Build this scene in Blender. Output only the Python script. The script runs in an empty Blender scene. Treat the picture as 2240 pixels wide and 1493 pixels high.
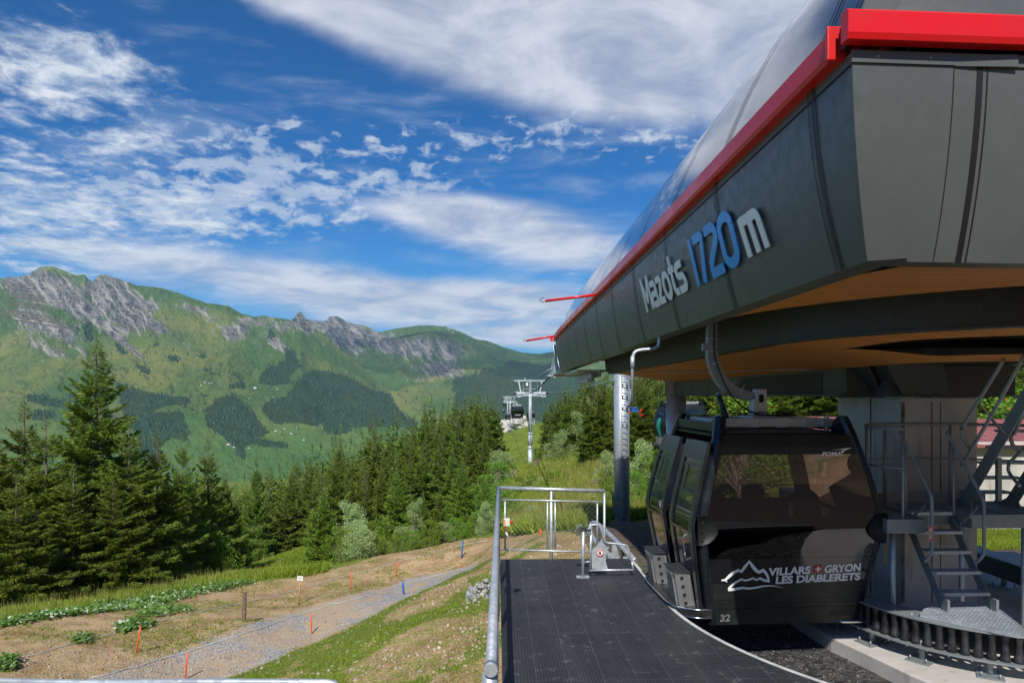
import bpy, math, random
import numpy as np
from mathutils import Matrix, Vector, noise as mnoise
random.seed(7); RNG = np.random.default_rng(7)
sc = bpy.context.scene
col = sc.collection
R = math.radians

# ---------------------------------------------------------------- camera
F = 1493.0; HOR = 864.0; EYE = 2.55; PHI = R(1.228)
cam_d = bpy.data.cameras.new('camera'); cam = bpy.data.objects.new('camera', cam_d); col.objects.link(cam)
cam.location = (0, 0, EYE); cam.rotation_euler = (R(90), 0, -PHI)
cam_d.lens = 24.0; cam_d.sensor_width = 36.0; cam_d.shift_y = (HOR - 746.5) / 2240.0
cam_d.clip_start = 0.05; cam_d.clip_end = 40000
sc.camera = cam

# ---------------------------------------------------------------- exposure
sc.view_settings.view_transform = 'Standard'; sc.view_settings.look = 'None'
sc.view_settings.gamma = 1.0; sc.view_settings.exposure = 0.30
sc.render.resolution_x = 1024; sc.render.resolution_y = 682
sc.render.engine = 'CYCLES'
sc.cycles.max_bounces = 8; sc.cycles.transparent_max_bounces = 16; sc.cycles.volume_bounces = 0

# ---------------------------------------------------------------- sun
SUN_EL = 46.0
sd = Vector((-0.14, -1.0, 0)).normalized()
to_sun = Vector((sd.x * math.cos(R(SUN_EL)), sd.y * math.cos(R(SUN_EL)), math.sin(R(SUN_EL))))
sun_d = bpy.data.lights.new('sun', 'SUN'); sun = bpy.data.objects.new('sun', sun_d); col.objects.link(sun)
sun_d.energy = 4.4; sun_d.angle = R(0.5); sun_d.color = (1.0, 0.955, 0.89)
sun.rotation_euler = to_sun.to_track_quat('Z', 'Y').to_euler()
sun.location = (-10, -30, 40)

# ---------------------------------------------------------------- world: sky with broken high cloud
world = bpy.data.worlds.new('World'); sc.world = world; world.use_nodes = True
wn = world.node_tree; wn.nodes.clear()
class NT:
    """small helper for building node trees"""
    def __init__(s, nt): s.nt = nt
    def n(s, t, **kw):
        nd = s.nt.nodes.new(t)
        for k, v in kw.items(): setattr(nd, k, v)
        return nd
    def l(s, a, b): s.nt.links.new(a, b)
    def inp(s, sock, v):
        if isinstance(v, bpy.types.NodeSocket): s.l(v, sock)
        elif v is not None: sock.default_value = v
    def m(s, op, a, b=None, c=None, clamp=False):
        nd = s.n('ShaderNodeMath', operation=op, use_clamp=clamp)
        s.inp(nd.inputs[0], a)
        if b is not None: s.inp(nd.inputs[1], b)
        if c is not None: s.inp(nd.inputs[2], c)
        return nd.outputs[0]
    def vm(s, op, a, b=None):
        nd = s.n('ShaderNodeVectorMath', operation=op); s.inp(nd.inputs[0], a)
        if b is not None: s.inp(nd.inputs[1], b)
        return nd.outputs[0]
    def sep(s, v):
        nd = s.n('ShaderNodeSeparateXYZ'); s.inp(nd.inputs[0], v); return nd.outputs
    def comb(s, x, y, z):
        nd = s.n('ShaderNodeCombineXYZ'); s.inp(nd.inputs[0], x); s.inp(nd.inputs[1], y); s.inp(nd.inputs[2], z); return nd.outputs[0]
    def noise(s, vec, scale, detail=4, rough=.55, dist=0.0, ntype=None, lac=2.0):
        nd = s.n('ShaderNodeTexNoise')
        if ntype: nd.noise_type = ntype
        if vec is not None: s.l(vec, nd.inputs['Vector'])
        nd.inputs['Scale'].default_value = scale; nd.inputs['Detail'].default_value = detail
        nd.inputs['Roughness'].default_value = rough; nd.inputs['Distortion'].default_value = dist
        nd.inputs['Lacunarity'].default_value = lac
        return nd.outputs['Fac']
    def ramp(s, fac, stops, interp='LINEAR'):
        nd = s.n('ShaderNodeValToRGB'); cr = nd.color_ramp; cr.interpolation = interp
        while len(cr.elements) < len(stops): cr.elements.new(0.5)
        for e, (p, c) in zip(cr.elements, stops):
            e.position = p; e.color = (c, c, c, 1) if isinstance(c, (int, float)) else (*c, 1)
        s.inp(nd.inputs[0], fac); return nd.outputs[0]
    def rng(s, v, a, b, c=0.0, d=1.0, smooth=True):
        nd = s.n('ShaderNodeMapRange'); nd.interpolation_type = 'SMOOTHSTEP' if smooth else 'LINEAR'
        s.inp(nd.inputs[0], v)
        for i, x in enumerate((a, b, c, d)): s.inp(nd.inputs[i + 1], x)
        return nd.outputs[0]
    def mix(s, f, a, b, mode='MIX'):
        nd = s.n('ShaderNodeMix', data_type='RGBA', blend_type=mode)
        s.inp(nd.inputs[0], f)
        for sk, v in ((nd.inputs[6], a), (nd.inputs[7], b)):
            if isinstance(v, (tuple, list)) and len(v) == 3: v = (*v, 1)
            s.inp(sk, v)
        return nd.outputs[2]

w = NT(wn)
sky = w.n('ShaderNodeTexSky', sky_type='NISHITA', sun_disc=False)
sky.sun_elevation = R(SUN_EL); sky.sun_rotation = math.atan2(to_sun.x, to_sun.y)
sky.altitude = 1720; sky.air_density = 1.0; sky.dust_density = 0.3; sky.ozone_density = 3.0
tc = w.n('ShaderNodeTexCoord').outputs['Generated']
dx, dy, dz = w.sep(tc)
az = w.m('ARCTAN2', dx, dy); el = w.m('ARCSINE', dz)
def blob(px, py, sx, sy, rot=0.0, wgt=1.0):
    """soft ellipse of cloud cover at a bearing and elevation (given as the photo's column and row)"""
    u0 = (px - 1120) / F; v0 = (HOR - py) / F
    a0 = math.atan(u0) + PHI; e0 = math.atan2(v0, math.sqrt(1 + u0 * u0))
    k = math.cos(math.atan(u0)); sx = sx / F * k * k; sy = sy / F * k
    a = w.m('SUBTRACT', az, a0); e = w.m('SUBTRACT', el, e0)
    c, s_ = math.cos(R(rot)), math.sin(R(rot))
    a2 = w.m('ADD', w.m('MULTIPLY', a, c / sx), w.m('MULTIPLY', e, s_ / sx))
    e2 = w.m('ADD', w.m('MULTIPLY', a, -s_ / sy), w.m('MULTIPLY', e, c / sy))
    q = w.m('ADD', w.m('MULTIPLY', a2, a2), w.m('MULTIPLY', e2, e2))
    return w.m('MULTIPLY', w.m('EXPONENT', w.m('MULTIPLY', q, -1.0)), wgt)
def addall(xs):
    r = xs[0]
    for x in xs[1:]: r = w.m('ADD', r, x)
    return r
hz = w.m('ADD', w.m('MAXIMUM', dz, 0.0), 0.10)
plane = w.comb(w.m('DIVIDE', dx, hz), w.m('DIVIDE', dy, hz), 0.0)      # a cloud deck seen in perspective
n_big = w.noise(plane, 0.85, 7, .60, 0.5)
n_mid = w.noise(w.vm('ADD', plane, (7.3, 2.1, 0)), 3.0, 8, .62, 0.4)
n_fine = w.noise(w.vm('ADD', plane, (1.3, 8.1, 0)), 11.0, 7, .66, 0.3)
strk_v = w.vm('MULTIPLY', w.comb(az, el, 0.0), (1.0, 4.5, 1.0))
rot = w.n('ShaderNodeVectorRotate', rotation_type='Z_AXIS'); w.l(strk_v, rot.inputs[0]); rot.inputs['Angle'].default_value = R(-18)
n_strk = w.noise(rot.outputs[0], 5.0, 8, .6, 0.4)
isov = w.comb(w.m('MULTIPLY', az, 1.0), w.m('MULTIPLY', el, 2.0), 0.0)
n_puff = w.noise(isov, 26.0, 7, .62, .3)
smooth_cov = addall([blob(1000, 20, 420, 100, -6, 1.15), blob(1560, 110, 420, 130, -10, 1.25), blob(700, -20, 300, 50, -6, .8), blob(1330, 190, 260, 45, -6, .5),
                     blob(960, 655, 380, 40, -1, 1.5), blob(1110, 500, 280, 62, -4, .95), blob(960, 460, 160, 30, 0, .6), blob(1270, 560, 150, 40, -6, .5),
                     blob(1640, -140, 700, 240, 0, .9), blob(1160, 735, 240, 34, 0, 1.0), blob(380, 570, 460, 50, 0, .68), blob(700, 700, 260, 16, 0, .4), blob(60, 330, 150, 160, 0, .22)])
fleece_cov = addall([blob(150, 120, 200, 85, -14, 1.15), blob(60, 200, 190, 70, -10, .75), blob(310, 190, 130, 60, -20, .55), blob(330, 318, 150, 30, 4, .95), blob(235, 330, 60, 20, 0, .5),
                     blob(30, 400, 220, 110, 0, .85), blob(120, 500, 280, 85, 0, .85), blob(400, 470, 200, 60, 0, .75), blob(560, 520, 200, 45, 0, .55), blob(130, 535, 110, 20, 0, .9), blob(330, 440, 120, 40, 0, .5), blob(110, 592, 90, 12, -3, 1.1),
                     blob(1050, 490, 230, 45, -6, .75), blob(1290, 590, 120, 30, 0, .5)])
puff_cov = addall([blob(640, 268, 30, 11, 0, 1.0), blob(455, 265, 50, 22, 10, .7), blob(560, 290, 60, 18, -10, .6), blob(812, 304, 24, 7, 0, .9), blob(740, 292, 16, 5, 0, .6), blob(680, 395, 280, 70, 0, .80), blob(520, 350, 140, 40, 0, .62), blob(900, 400, 110, 36, 0, .65), blob(300, 430, 200, 60, 0, .6), blob(560, 470, 220, 50, 0, .6),
                   blob(1180, 300, 400, 44, 3, .72), blob(450, 430, 200, 40, 0, .55), blob(1500, 320, 120, 34, 8, .6)])
c1 = w.rng(w.m('ADD', w.m('MULTIPLY', smooth_cov, 1.15), w.m('MULTIPLY', w.m('SUBTRACT', n_big, .5), 1.9)), 0.30, 1.05)
c1 = w.m('MULTIPLY', c1, w.rng(n_mid, .15, .62, .50, .97))
tex2 = w.m('ADD', w.m('MULTIPLY', n_mid, .45), w.m('MULTIPLY', n_fine, .55))
c2 = w.m('MULTIPLY', w.rng(w.m('ADD', fleece_cov, w.m('MULTIPLY', w.m('SUBTRACT', tex2, .5), 5.6)), 0.42, 1.85), w.rng(fleece_cov, .05, .55))
c2b = w.m('MULTIPLY', w.m('MULTIPLY', w.rng(w.m('ADD', puff_cov, w.m('MULTIPLY', w.m('SUBTRACT', n_puff, .52), 5.5)), .35, 1.3), w.rng(puff_cov, .06, .4)), .72)
c3 = w.m('MULTIPLY', w.rng(n_strk, .46, .80), .42)                      # thin streaks of cirrus
low = w.rng(el, 0.0, 0.30, .62, 0.0)                                    # whitish air towards the horizon
inv = lambda q: w.m('SUBTRACT', 1.0, q)
cov = w.m('SUBTRACT', 1.0, w.m('MULTIPLY', w.m('MULTIPLY', inv(c1), inv(c2)), w.m('MULTIPLY', inv(c3), inv(c2b))), None, True)
thick = w.m('ADD', w.m('MULTIPLY', n_big, .5), w.m('MULTIPLY', n_mid, .5))
cl_s = w.mix(w.rng(thick, .40, .62), (4.0, 4.4, 5.4), (6.2, 6.5, 7.2))
cl_f = w.mix(w.rng(tex2, .44, .66), (4.3, 5.1, 6.3), (6.8, 7.1, 7.6))
cl = w.mix(w.m('DIVIDE', c1, w.m('ADD', w.m('ADD', c1, w.m('ADD', c2, c2b)), .001)), cl_f, cl_s)
blue = w.mix(1.0, sky.outputs[0], (0.12, 0.54, 0.90), 'MULTIPLY')
blue = w.mix(low, blue, (1.3, 3.6, 5.9))
fin = w.mix(w.m('MULTIPLY', cov, .95), blue, cl)
bg = w.n('ShaderNodeBackground'); w.l(fin, bg.inputs[0]); bg.inputs[1].default_value = 0.10
wo = w.n('ShaderNodeOutputWorld'); w.l(bg.outputs[0], wo.inputs[0])
world.cycles.sampling_method = 'MANUAL'; world.cycles.sample_map_resolution = 512

# ---------------------------------------------------------------- coordinates read off the photograph
FW = np.array([math.sin(PHI), math.cos(PHI)]); RT = np.array([math.cos(PHI), -math.sin(PHI)])
def P(px, py, d):
    """the point at distance d straight ahead that the photo shows at column px, row py"""
    q = FW * d + RT * ((px - 1120) / F * d)
    return Vector((q[0], q[1], EYE + (HOR - py) / F * d))
def G(px, py, z):
    return P(px, py, (EYE - z) * F / (py - HOR))
def proj(x, y, z):
    """photo column and row of world points"""
    d = x * FW[0] + y * FW[1]; u = x * RT[0] + y * RT[1]
    d = np.maximum(d, 1e-3)
    return 1120 + u / d * F, HOR - (z - EYE) / d * F

# ---------------------------------------------------------------- mesh helpers
class MB:
    def __init__(s): s.v = []; s.f = []; s.sm = []; s.mi = []; s.cur = 0
    def add(s, vs, fs, smooth=False):
        o = len(s.v); s.v += [tuple(v) for v in vs]; s.f += [tuple(i + o for i in f) for f in fs]
        s.sm += [smooth] * len(fs); s.mi += [s.cur] * len(fs); return s
    def box(s, c, sz, rot=None):
        hx, hy, hz = sz[0] / 2, sz[1] / 2, sz[2] / 2
        vs = [Vector((x, y, z)) for z in (-hz, hz) for y in (-hy, hy) for x in (-hx, hx)]
        if rot is not None: vs = [rot @ v for v in vs]
        c = Vector(c); vs = [v + c for v in vs]
        return s.add(vs, [(0, 2, 3, 1), (4, 5, 7, 6), (0, 1, 5, 4), (2, 6, 7, 3), (0, 4, 6, 2), (1, 3, 7, 5)])
    def beam(s, a, b, wd, ht, up=(0, 0, 1)):
        a, b = Vector(a), Vector(b); d = (b - a); L = d.length; d.normalize()
        x = d.cross(Vector(up))
        if x.length < 1e-4: x = d.cross(Vector((1, 0, 0)))
        x.normalize(); z = x.cross(d)
        m = Matrix((x, d, z)).transposed()
        return s.box((a + b) / 2, (wd, L, ht), m)
    def tube(s, pts, r, n=10, caps=True, closed=False):
        pts = [Vector(p) for p in pts]; k = len(pts)
        rs = r if isinstance(r, (list, tuple)) else [r] * k
        vs = []; fs = []; prev = None
        for i, p in enumerate(pts):
            a = pts[i - 1] if (i > 0 or closed) else p; b = pts[(i + 1) % k] if (i < k - 1 or closed) else p
            t = (b - a).normalized()
            if prev is None:
                x = t.cross(Vector((0, 0, 1)))
                if x.length < 1e-3: x = t.cross(Vector((0, 1, 0)))
            else: x = prev - t * prev.dot(t)
            x.normalize(); prev = x; y = t.cross(x)
            for j in range(n):
                an = 2 * math.pi * j / n; vs.append(p + (x * math.cos(an) + y * math.sin(an)) * rs[i])
        for i in range(k if closed else k - 1):
            for j in range(n):
                i2 = (i + 1) % k
                fs.append((i * n + j, i * n + (j + 1) % n, i2 * n + (j + 1) % n, i2 * n + j))
        s.add(vs, fs, True)
        if caps and not closed:
            o = len(s.v) - k * n
            s.f += [tuple(o + j for j in range(n))[::-1], tuple(o + (k - 1) * n + j for j in range(n))]; s.sm += [False] * 2; s.mi += [s.cur] * 2
        return s
    def cyl(s, a, b, r, n=12): return s.tube([a, b], r, n)
    def sphere(s, c, r, n=8, sc_=(1, 1, 1)):
        vs = []; fs = []
        for i in range(n + 1):
            th = math.pi * i / n
            for j in range(2 * n):
                ph = math.pi * j / n
                vs.append((c[0] + r * sc_[0] * math.sin(th) * math.cos(ph), c[1] + r * sc_[1] * math.sin(th) * math.sin(ph), c[2] + r * sc_[2] * math.cos(th)))
        for i in range(n):
            for j in range(2 * n):
                fs.append((i * 2 * n + j, (i + 1) * 2 * n + j, (i + 1) * 2 * n + (j + 1) % (2 * n), i * 2 * n + (j + 1) % (2 * n)))
        return s.add(vs, fs, True)
    def prism(s, poly, off):
        """poly: 3-D loop, off: extrusion vector"""
        n = len(poly); off = Vector(off); a = [Vector(p) for p in poly]; b = [p + off for p in a]
        fs = [tuple(range(n))[::-1], tuple(range(n, 2 * n))] + [(i, (i + 1) % n, n + (i + 1) % n, n + i) for i in range(n)]
        return s.add(a + b, fs)
    def grid(s, rows, smooth=True, thick=None):
        """rows: equal-length lists of points"""
        nr, nc = len(rows), len(rows[0]); vs = [p for r_ in rows for p in r_]
        fs = [(i * nc + j, i * nc + j + 1, (i + 1) * nc + j + 1, (i + 1) * nc + j) for i in range(nr - 1) for j in range(nc - 1)]
        return s.add(vs, fs, smooth)
    def xf(s, m):
        s.v = [tuple(m @ Vector(v)) for v in s.v]; return s
    def build(s, name, mat, parent=None, label=None, **kw):
        me = bpy.data.meshes.new(name); me.from_pydata(s.v, [], s.f)
        mats = mat if isinstance(mat, (list, tuple)) else [mat]
        for m_ in mats: me.materials.append(m_)
        me.polygons.foreach_set('use_smooth', s.sm)
        if len(mats) > 1: me.polygons.foreach_set('material_index', s.mi)
        me.validate(); me.update()
        return link(name, me, parent, label, **kw)
def link(name, me, parent=None, label=None, bevel=None, solid=None, world_space=True):
    o = bpy.data.objects.new(name, me); col.objects.link(o)
    if parent is not None:
        o.parent = parent
        if world_space: o.matrix_parent_inverse = wm(parent).inverted()
    if label: o['label'] = label
    if solid:
        md = o.modifiers.new('solid', 'SOLIDIFY'); md.thickness = solid; md.offset = 0
    if bevel:
        md = o.modifiers.new('bevel', 'BEVEL'); md.width = bevel; md.segments = 2; md.limit_method = 'ANGLE'; md.angle_limit = R(35)
    return o
def wm(o):
    m = Matrix.LocRotScale(o.location, o.rotation_euler, o.scale)
    return wm(o.parent) @ o.matrix_parent_inverse @ m if o.parent else m
def thing(name, label, cat, loc=(0, 0, 0), rz=0.0, group=None):
    o = bpy.data.objects.new(name, None); col.objects.link(o); o.empty_display_size = .2
    o.location = loc; o.rotation_euler = (0, 0, rz); o['label'] = label; o['category'] = cat
    if group: o['group'] = group
    return o
def tag(o, label=None, cat=None, group=None, kind=None):
    for k, v in (('label', label), ('category', cat), ('group', group), ('kind', kind)):
        if v: o[k] = v
    return o
def copy_tree(o, parent=None):
    c = o.copy(); col.objects.link(c)
    if parent is not None: c.parent = parent; c.matrix_parent_inverse = o.matrix_parent_inverse.copy()
    for ch in [x for x in bpy.data.objects if x.parent == o]: copy_tree(ch, c)
    return c
def np_mesh(name, V, Fq, mat, smooth=False, attrs=None):
    """mesh from numpy arrays; all faces have the same corner count"""
    me = bpy.data.meshes.new(name); nv, nf, k = len(V), len(Fq), Fq.shape[1]
    me.vertices.add(nv); me.vertices.foreach_set('co', np.asarray(V, np.float32).ravel())
    me.loops.add(nf * k); me.loops.foreach_set('vertex_index', np.asarray(Fq, np.int32).ravel())
    me.polygons.add(nf); me.polygons.foreach_set('loop_start', np.arange(0, nf * k, k, dtype=np.int32))
    me.polygons.foreach_set('loop_total', np.full(nf, k, np.int32))
    if smooth: me.polygons.foreach_set('use_smooth', np.ones(nf, bool))
    for m_ in (mat if isinstance(mat, (list, tuple)) else [mat]): me.materials.append(m_)
    if attrs:
        for an, arr in attrs.items():
            at = me.color_attributes.new(an, 'FLOAT_COLOR', 'POINT')
            a4 = np.ones((nv, 4), np.float32); a4[:, :arr.shape[1]] = arr
            at.data.foreach_set('color', a4.ravel())
    me.update(calc_edges=True); return me
def nrm(a): return a / np.maximum(np.linalg.norm(a, axis=-1, keepdims=True), 1e-9)
def blades(Pn, D, L, W, rng=RNG, taper=.5, side=None):
    """many small leaf-shaped quads: base points, directions, lengths, widths"""
    D = nrm(D); n = len(Pn)
    if side is None: side = rng.normal(size=(n, 3))
    S = nrm(np.cross(D, side)) * (np.asarray(W)[:, None] * .5)
    L = np.asarray(L)[:, None]
    V = np.stack([Pn, Pn + D * L * taper + S, Pn + D * L, Pn + D * L * taper - S], 1).reshape(-1, 3)
    return V, np.arange(n * 4, dtype=np.int32).reshape(-1, 4)
def vnoise(x, y, seed=0):
    """2-D value noise, vectorised"""
    xi = np.floor(x).astype(np.int64); yi = np.floor(y).astype(np.int64); xf = x - xi; yf = y - yi
    def h(a, b):
        n = (a * 374761393 + b * 668265263 + seed * 1442695041) & 0xffffffff
        n = ((n ^ (n >> 13)) * 1274126177) & 0xffffffff
        return ((n ^ (n >> 16)) & 0xffff) / 65535.0
    u = xf * xf * (3 - 2 * xf); v = yf * yf * (3 - 2 * yf)
    return (h(xi, yi) * (1 - u) + h(xi + 1, yi) * u) * (1 - v) + (h(xi, yi + 1) * (1 - u) + h(xi + 1, yi + 1) * u) * v
def fbm(x, y, oct=5, seed=0, gain=.5):
    s = np.zeros_like(x, float); a = 1.0; t = 0
    for i in range(oct):
        s += a * vnoise(x * 2 ** i, y * 2 ** i, seed + i * 17); t += a; a *= gain
    return s / t * 2 - 1
def ridged(x, y, oct=5, seed=0, gain=.5):
    s = np.zeros_like(x, float); a = 1.0; t = 0
    for i in range(oct):
        s += a * (1 - np.abs(vnoise(x * 2 ** i, y * 2 ** i, seed + i * 17) * 2 - 1)); t += a; a *= gain
    return s / t
def inpoly(px, py, poly):
    r = np.zeros(px.shape, bool); n = len(poly); j = n - 1
    for i in range(n):
        (xi, yi), (xj, yj) = poly[i], poly[j]
        c = ((yi > py) != (yj > py)) & (px < (xj - xi) * (py - yi) / ((yj - yi) + 1e-9) + xi)
        r ^= c; j = i
    return r
# ---------------------------------------------------------------- materials (all procedural)
def mat(name, base, rough=.6, metal=0.0, spec=.5, fn=None, **kw):
    m = bpy.data.materials.new(name); m.use_nodes = True; nt = NT(m.node_tree)
    bs = m.node_tree.nodes['Principled BSDF']
    bs.inputs['Base Color'].default_value = (*base, 1); bs.inputs['Roughness'].default_value = rough
    bs.inputs['Metallic'].default_value = metal; bs.inputs['Specular IOR Level'].default_value = spec
    for k, v in kw.items(): bs.inputs[k.replace('_', ' ')].default_value = v
    if fn: fn(nt, bs)
    return m
def ocoord(nt): return nt.n('ShaderNodeTexCoord').outputs['Object']
def gcoord(nt): return nt.n('ShaderNodeNewGeometry').outputs['Position']
def bump(nt, bs, h, dist=.01, strength=.6):
    b = nt.n('ShaderNodeBump'); b.inputs['Distance'].default_value = dist; b.inputs['Strength'].default_value = strength
    nt.l(h, b.inputs['Height']); nt.l(b.outputs[0], bs.inputs['Normal'])
def f_dirty(c1, c2, scale=3.0, r1=.4, r2=.6, bmp=0.0, coord=gcoord, lo=.35, hi=.68, det=7):
    def fn(nt, bs):
        n = nt.noise(coord(nt), scale, det, .6)
        nt.l(nt.mix(nt.rng(n, lo, hi), c1, c2), bs.inputs['Base Color'])
        nt.l(nt.rng(n, lo, hi, r1, r2), bs.inputs['Roughness'])
        if bmp: bump(nt, bs, nt.noise(coord(nt), scale * 6, 4), bmp)
    return fn
M = {}
def f_clad(nt, bs):
    p = gcoord(nt); n = nt.noise(p, 1.3, 7, .6); n2 = nt.noise(p, 9, 6, .7); x, y, z = nt.sep(p)
    run = nt.noise(nt.comb(nt.m('MULTIPLY', x, 7.0), nt.m('MULTIPLY', y, 7.0), nt.m('MULTIPLY', z, .8)), 1.0, 5, .6)
    c = nt.mix(nt.rng(n, .35, .68), (.096, .106, .102), (.110, .121, .116)); c = nt.mix(nt.m('MULTIPLY', nt.rng(run, .55, .75), .14), c, (.14, .135, .12))
    nt.l(c, bs.inputs['Base Color']); nt.l(nt.rng(n2, .3, .7, .30, .46), bs.inputs['Roughness']); bump(nt, bs, nt.noise(p, .8, 1, .5), .02, .4)
M['clad'] = mat('cladding_paint', (.045, .050, .047), .33, .12, fn=f_clad)
M['seam'] = mat('joint_black', (.008, .008, .008), .5)
M['red'] = mat('red_paint', (.72, .012, .012), .28, 0, .5, fn=f_dirty((.70, .010, .012), (.62, .014, .014), 2.0, .24, .36))
def f_roof(nt, bs):
    n = nt.noise(gcoord(nt), 1.1, 5)
    nt.l(nt.mix(n, (.020, .023, .030), (.030, .034, .042)), bs.inputs['Base Color']); bs.inputs['Coat Weight'].default_value = .6
M['roof'] = mat('smoked_roof_panel', (.03, .035, .045), .12, .0, 1.0, fn=f_roof)
def f_wood(nt, bs):
    x, y, z = nt.sep(gcoord(nt))
    sl = nt.m('FRACT', nt.m('MULTIPLY', y, 1 / .11)); gap = nt.rng(sl, .0, .17)
    idn = nt.m('FLOOR', nt.m('MULTIPLY', y, 1 / .11))
    wn_ = nt.n('ShaderNodeTexWhiteNoise', noise_dimensions='1D'); nt.l(idn, wn_.inputs['W'])
    gr = nt.noise(nt.comb(nt.m('MULTIPLY', x, 1.2), nt.m('MULTIPLY', y, 30), z), 1.6, 6, .65, .4)
    c = nt.mix(gr, (.56, .19, .025), (.78, .36, .075))
    c = nt.mix(nt.m('MULTIPLY', wn_.outputs[0], .5), c, (.52, .20, .035))
    nt.l(nt.mix(gap, (.04, .02, .01), c), bs.inputs['Base Color'])
    bump(nt, bs, gap, .006)
M['wood'] = mat('larch_boards', (.5, .2, .05), .55, fn=f_wood)
M['steel_dark'] = mat('painted_girder', (.05, .055, .052), .5, .2, fn=f_dirty((.040, .045, .044), (.065, .068, .062), 2.2, .42, .6))
def f_girder(nt, bs):
    p = gcoord(nt); n = nt.noise(p, 2.0, 6)
    x, y, z = nt.sep(p)
    sc_ = nt.noise(nt.comb(nt.m('ADD', x, nt.m('MULTIPLY', z, -.5)), y, nt.m('MULTIPLY', z, .1)), 26, 3, .7)
    msk = nt.m('MULTIPLY', nt.rng(sc_, .66, .74), nt.rng(nt.noise(p, 1.7, 2), .48, .6))
    c = nt.mix(n, (.040, .045, .044), (.062, .066, .06))
    nt.l(nt.mix(nt.m('MULTIPLY', msk, .6), c, (.25, .24, .21)), bs.inputs['Base Color'])
M['girder'] = mat('scuffed_girder', (.05, .055, .052), .5, .2, fn=f_girder)
def f_galv(nt, bs):
    v = nt.n('ShaderNodeTexVoronoi'); nt.l(gcoord(nt), v.inputs[0]); v.inputs['Scale'].default_value = 28
    n = nt.noise(gcoord(nt), 5, 6); k = nt.m('ADD', nt.m('MULTIPLY', nt.sep(v.outputs['Color'])[0], .35), nt.m('MULTIPLY', n, .65))
    nt.l(nt.mix(k, (.36, .40, .43), (.62, .66, .68)), bs.inputs['Base Color']); nt.l(nt.rng(k, .2, .8, .34, .55), bs.inputs['Roughness'])
M['galv'] = mat('galvanised_steel', (.5, .55, .58), .45, .55, fn=f_galv)
def f_galvd(nt, bs):
    n = nt.noise(gcoord(nt), 6, 6)
    nt.l(nt.mix(n, (.20, .225, .23), (.36, .39, .39)), bs.inputs['Base Color'])
M['galv_dull'] = mat('weathered_galvanised', (.3, .33, .33), .55, .5, fn=f_galvd)
def f_conc(nt, bs):
    p = gcoord(nt); n = nt.noise(p, 1.1, 8, .62); n2 = nt.noise(p, 14, 6, .7)
    x, y, z = nt.sep(p)
    st = nt.noise(nt.comb(nt.m('MULTIPLY', x, 4.0), nt.m('MULTIPLY', y, 4.0), nt.m('MULTIPLY', z, .5)), 1.5, 5)
    c = nt.mix(nt.rng(n, .3, .7), (.40, .38, .34), (.56, .53, .49))
    c = nt.mix(nt.m('MULTIPLY', nt.rng(st, .55, .75), .55), c, (.20, .175, .125))
    c = nt.mix(nt.m('MULTIPLY', nt.rng(n2, .6, .72), .3), c, (.16, .15, .13))
    nt.l(c, bs.inputs['Base Color']); bump(nt, bs, nt.m('ADD', n2, n), .006)
M['concrete'] = mat('board_marked_concrete', (.35, .34, .31), .85, fn=f_conc)
def f_mat(nt, bs):
    p = gcoord(nt); x, y, z = nt.sep(p)
    rib = nt.m('FRACT', nt.m('MULTIPLY', x, 1 / .0303)); rb = nt.m('MULTIPLY', nt.rng(rib, .0, .25), nt.rng(rib, 1.0, .75))
    hol = nt.m('FRACT', nt.m('MULTIPLY', y, 1 / .05)); hb = nt.rng(hol, .0, .35)
    sx = nt.m('FRACT', nt.m('MULTIPLY', nt.m('SUBTRACT', x, .05), 1 / .303)); sy = nt.m('FRACT', nt.m('MULTIPLY', y, 1 / .61))
    seamx = nt.rng(sx, .0, .022, 1.0, 0.0); seamy = nt.rng(sy, .0, .02, 1.0, 0.0)
    n = nt.noise(p, 1.5, 7, .65); n3 = nt.noise(p, 60, 3, .6); n4 = nt.noise(p, 5.0, 6, .7)
    c = nt.mix(nt.rng(n, .3, .7), (.022, .024, .027), (.038, .040, .043))
    c = nt.mix(nt.m('MULTIPLY', nt.m('SUBTRACT', 1.0, nt.m('MULTIPLY', rb, hb)), .55), c, (.006, .007, .008))
    c = nt.mix(nt.m('MULTIPLY', seamx, nt.rng(n4, .3, .6, .10, .6)), c, (.16, .20, .22))
    c = nt.mix(nt.m('MULTIPLY', seamy, .25), c, (.13, .17, .18))
    dust = nt.m('MULTIPLY', nt.m('MULTIPLY', nt.rng(n4, .56, .66), nt.rng(n3, .44, .58)), nt.rng(n, .4, .6, .35, 1))
    lane = nt.noise(nt.comb(nt.m('MULTIPLY', x, 3.0), nt.m('MULTIPLY', y, .35), 2.0), 1.0, 6, .65)
    c = nt.mix(nt.m('MULTIPLY', nt.rng(lane, .46, .66), .16), c, (.095, .092, .085))
    c = nt.mix(nt.m('MULTIPLY', dust, .45), c, (.34, .36, .34))
    nt.l(c, bs.inputs['Base Color'])
    bump(nt, bs, nt.m('MULTIPLY', rb, hb), .004, .8)
M['mat'] = mat('ribbed_rubber_tiles', (.03, .03, .032), .62, fn=f_mat)
M['white_edge'] = mat('pale_edge_strip', (.62, .62, .60), .5, .1, fn=f_dirty((.66, .66, .63), (.42, .42, .40), 6, .4, .6))
M['rubber'] = mat('black_rubber', (.014, .014, .015), .45, fn=f_dirty((.012, .012, .013), (.03, .03, .032), 9, .35, .6))
M['gloss'] = mat('gloss_black_paint', (.008, .009, .011), .10, 0, .6, Coat_Weight=.6, Coat_Roughness=.05)
M['satin'] = mat('satin_black_plastic', (.016, .019, .018), .38, 0, .5, fn=f_dirty((.013, .016, .015), (.022, .025, .023), 5, .32, .48))
M['cap'] = mat('matt_black_cap', (.014, .016, .016), .58, 0, .4)
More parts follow.
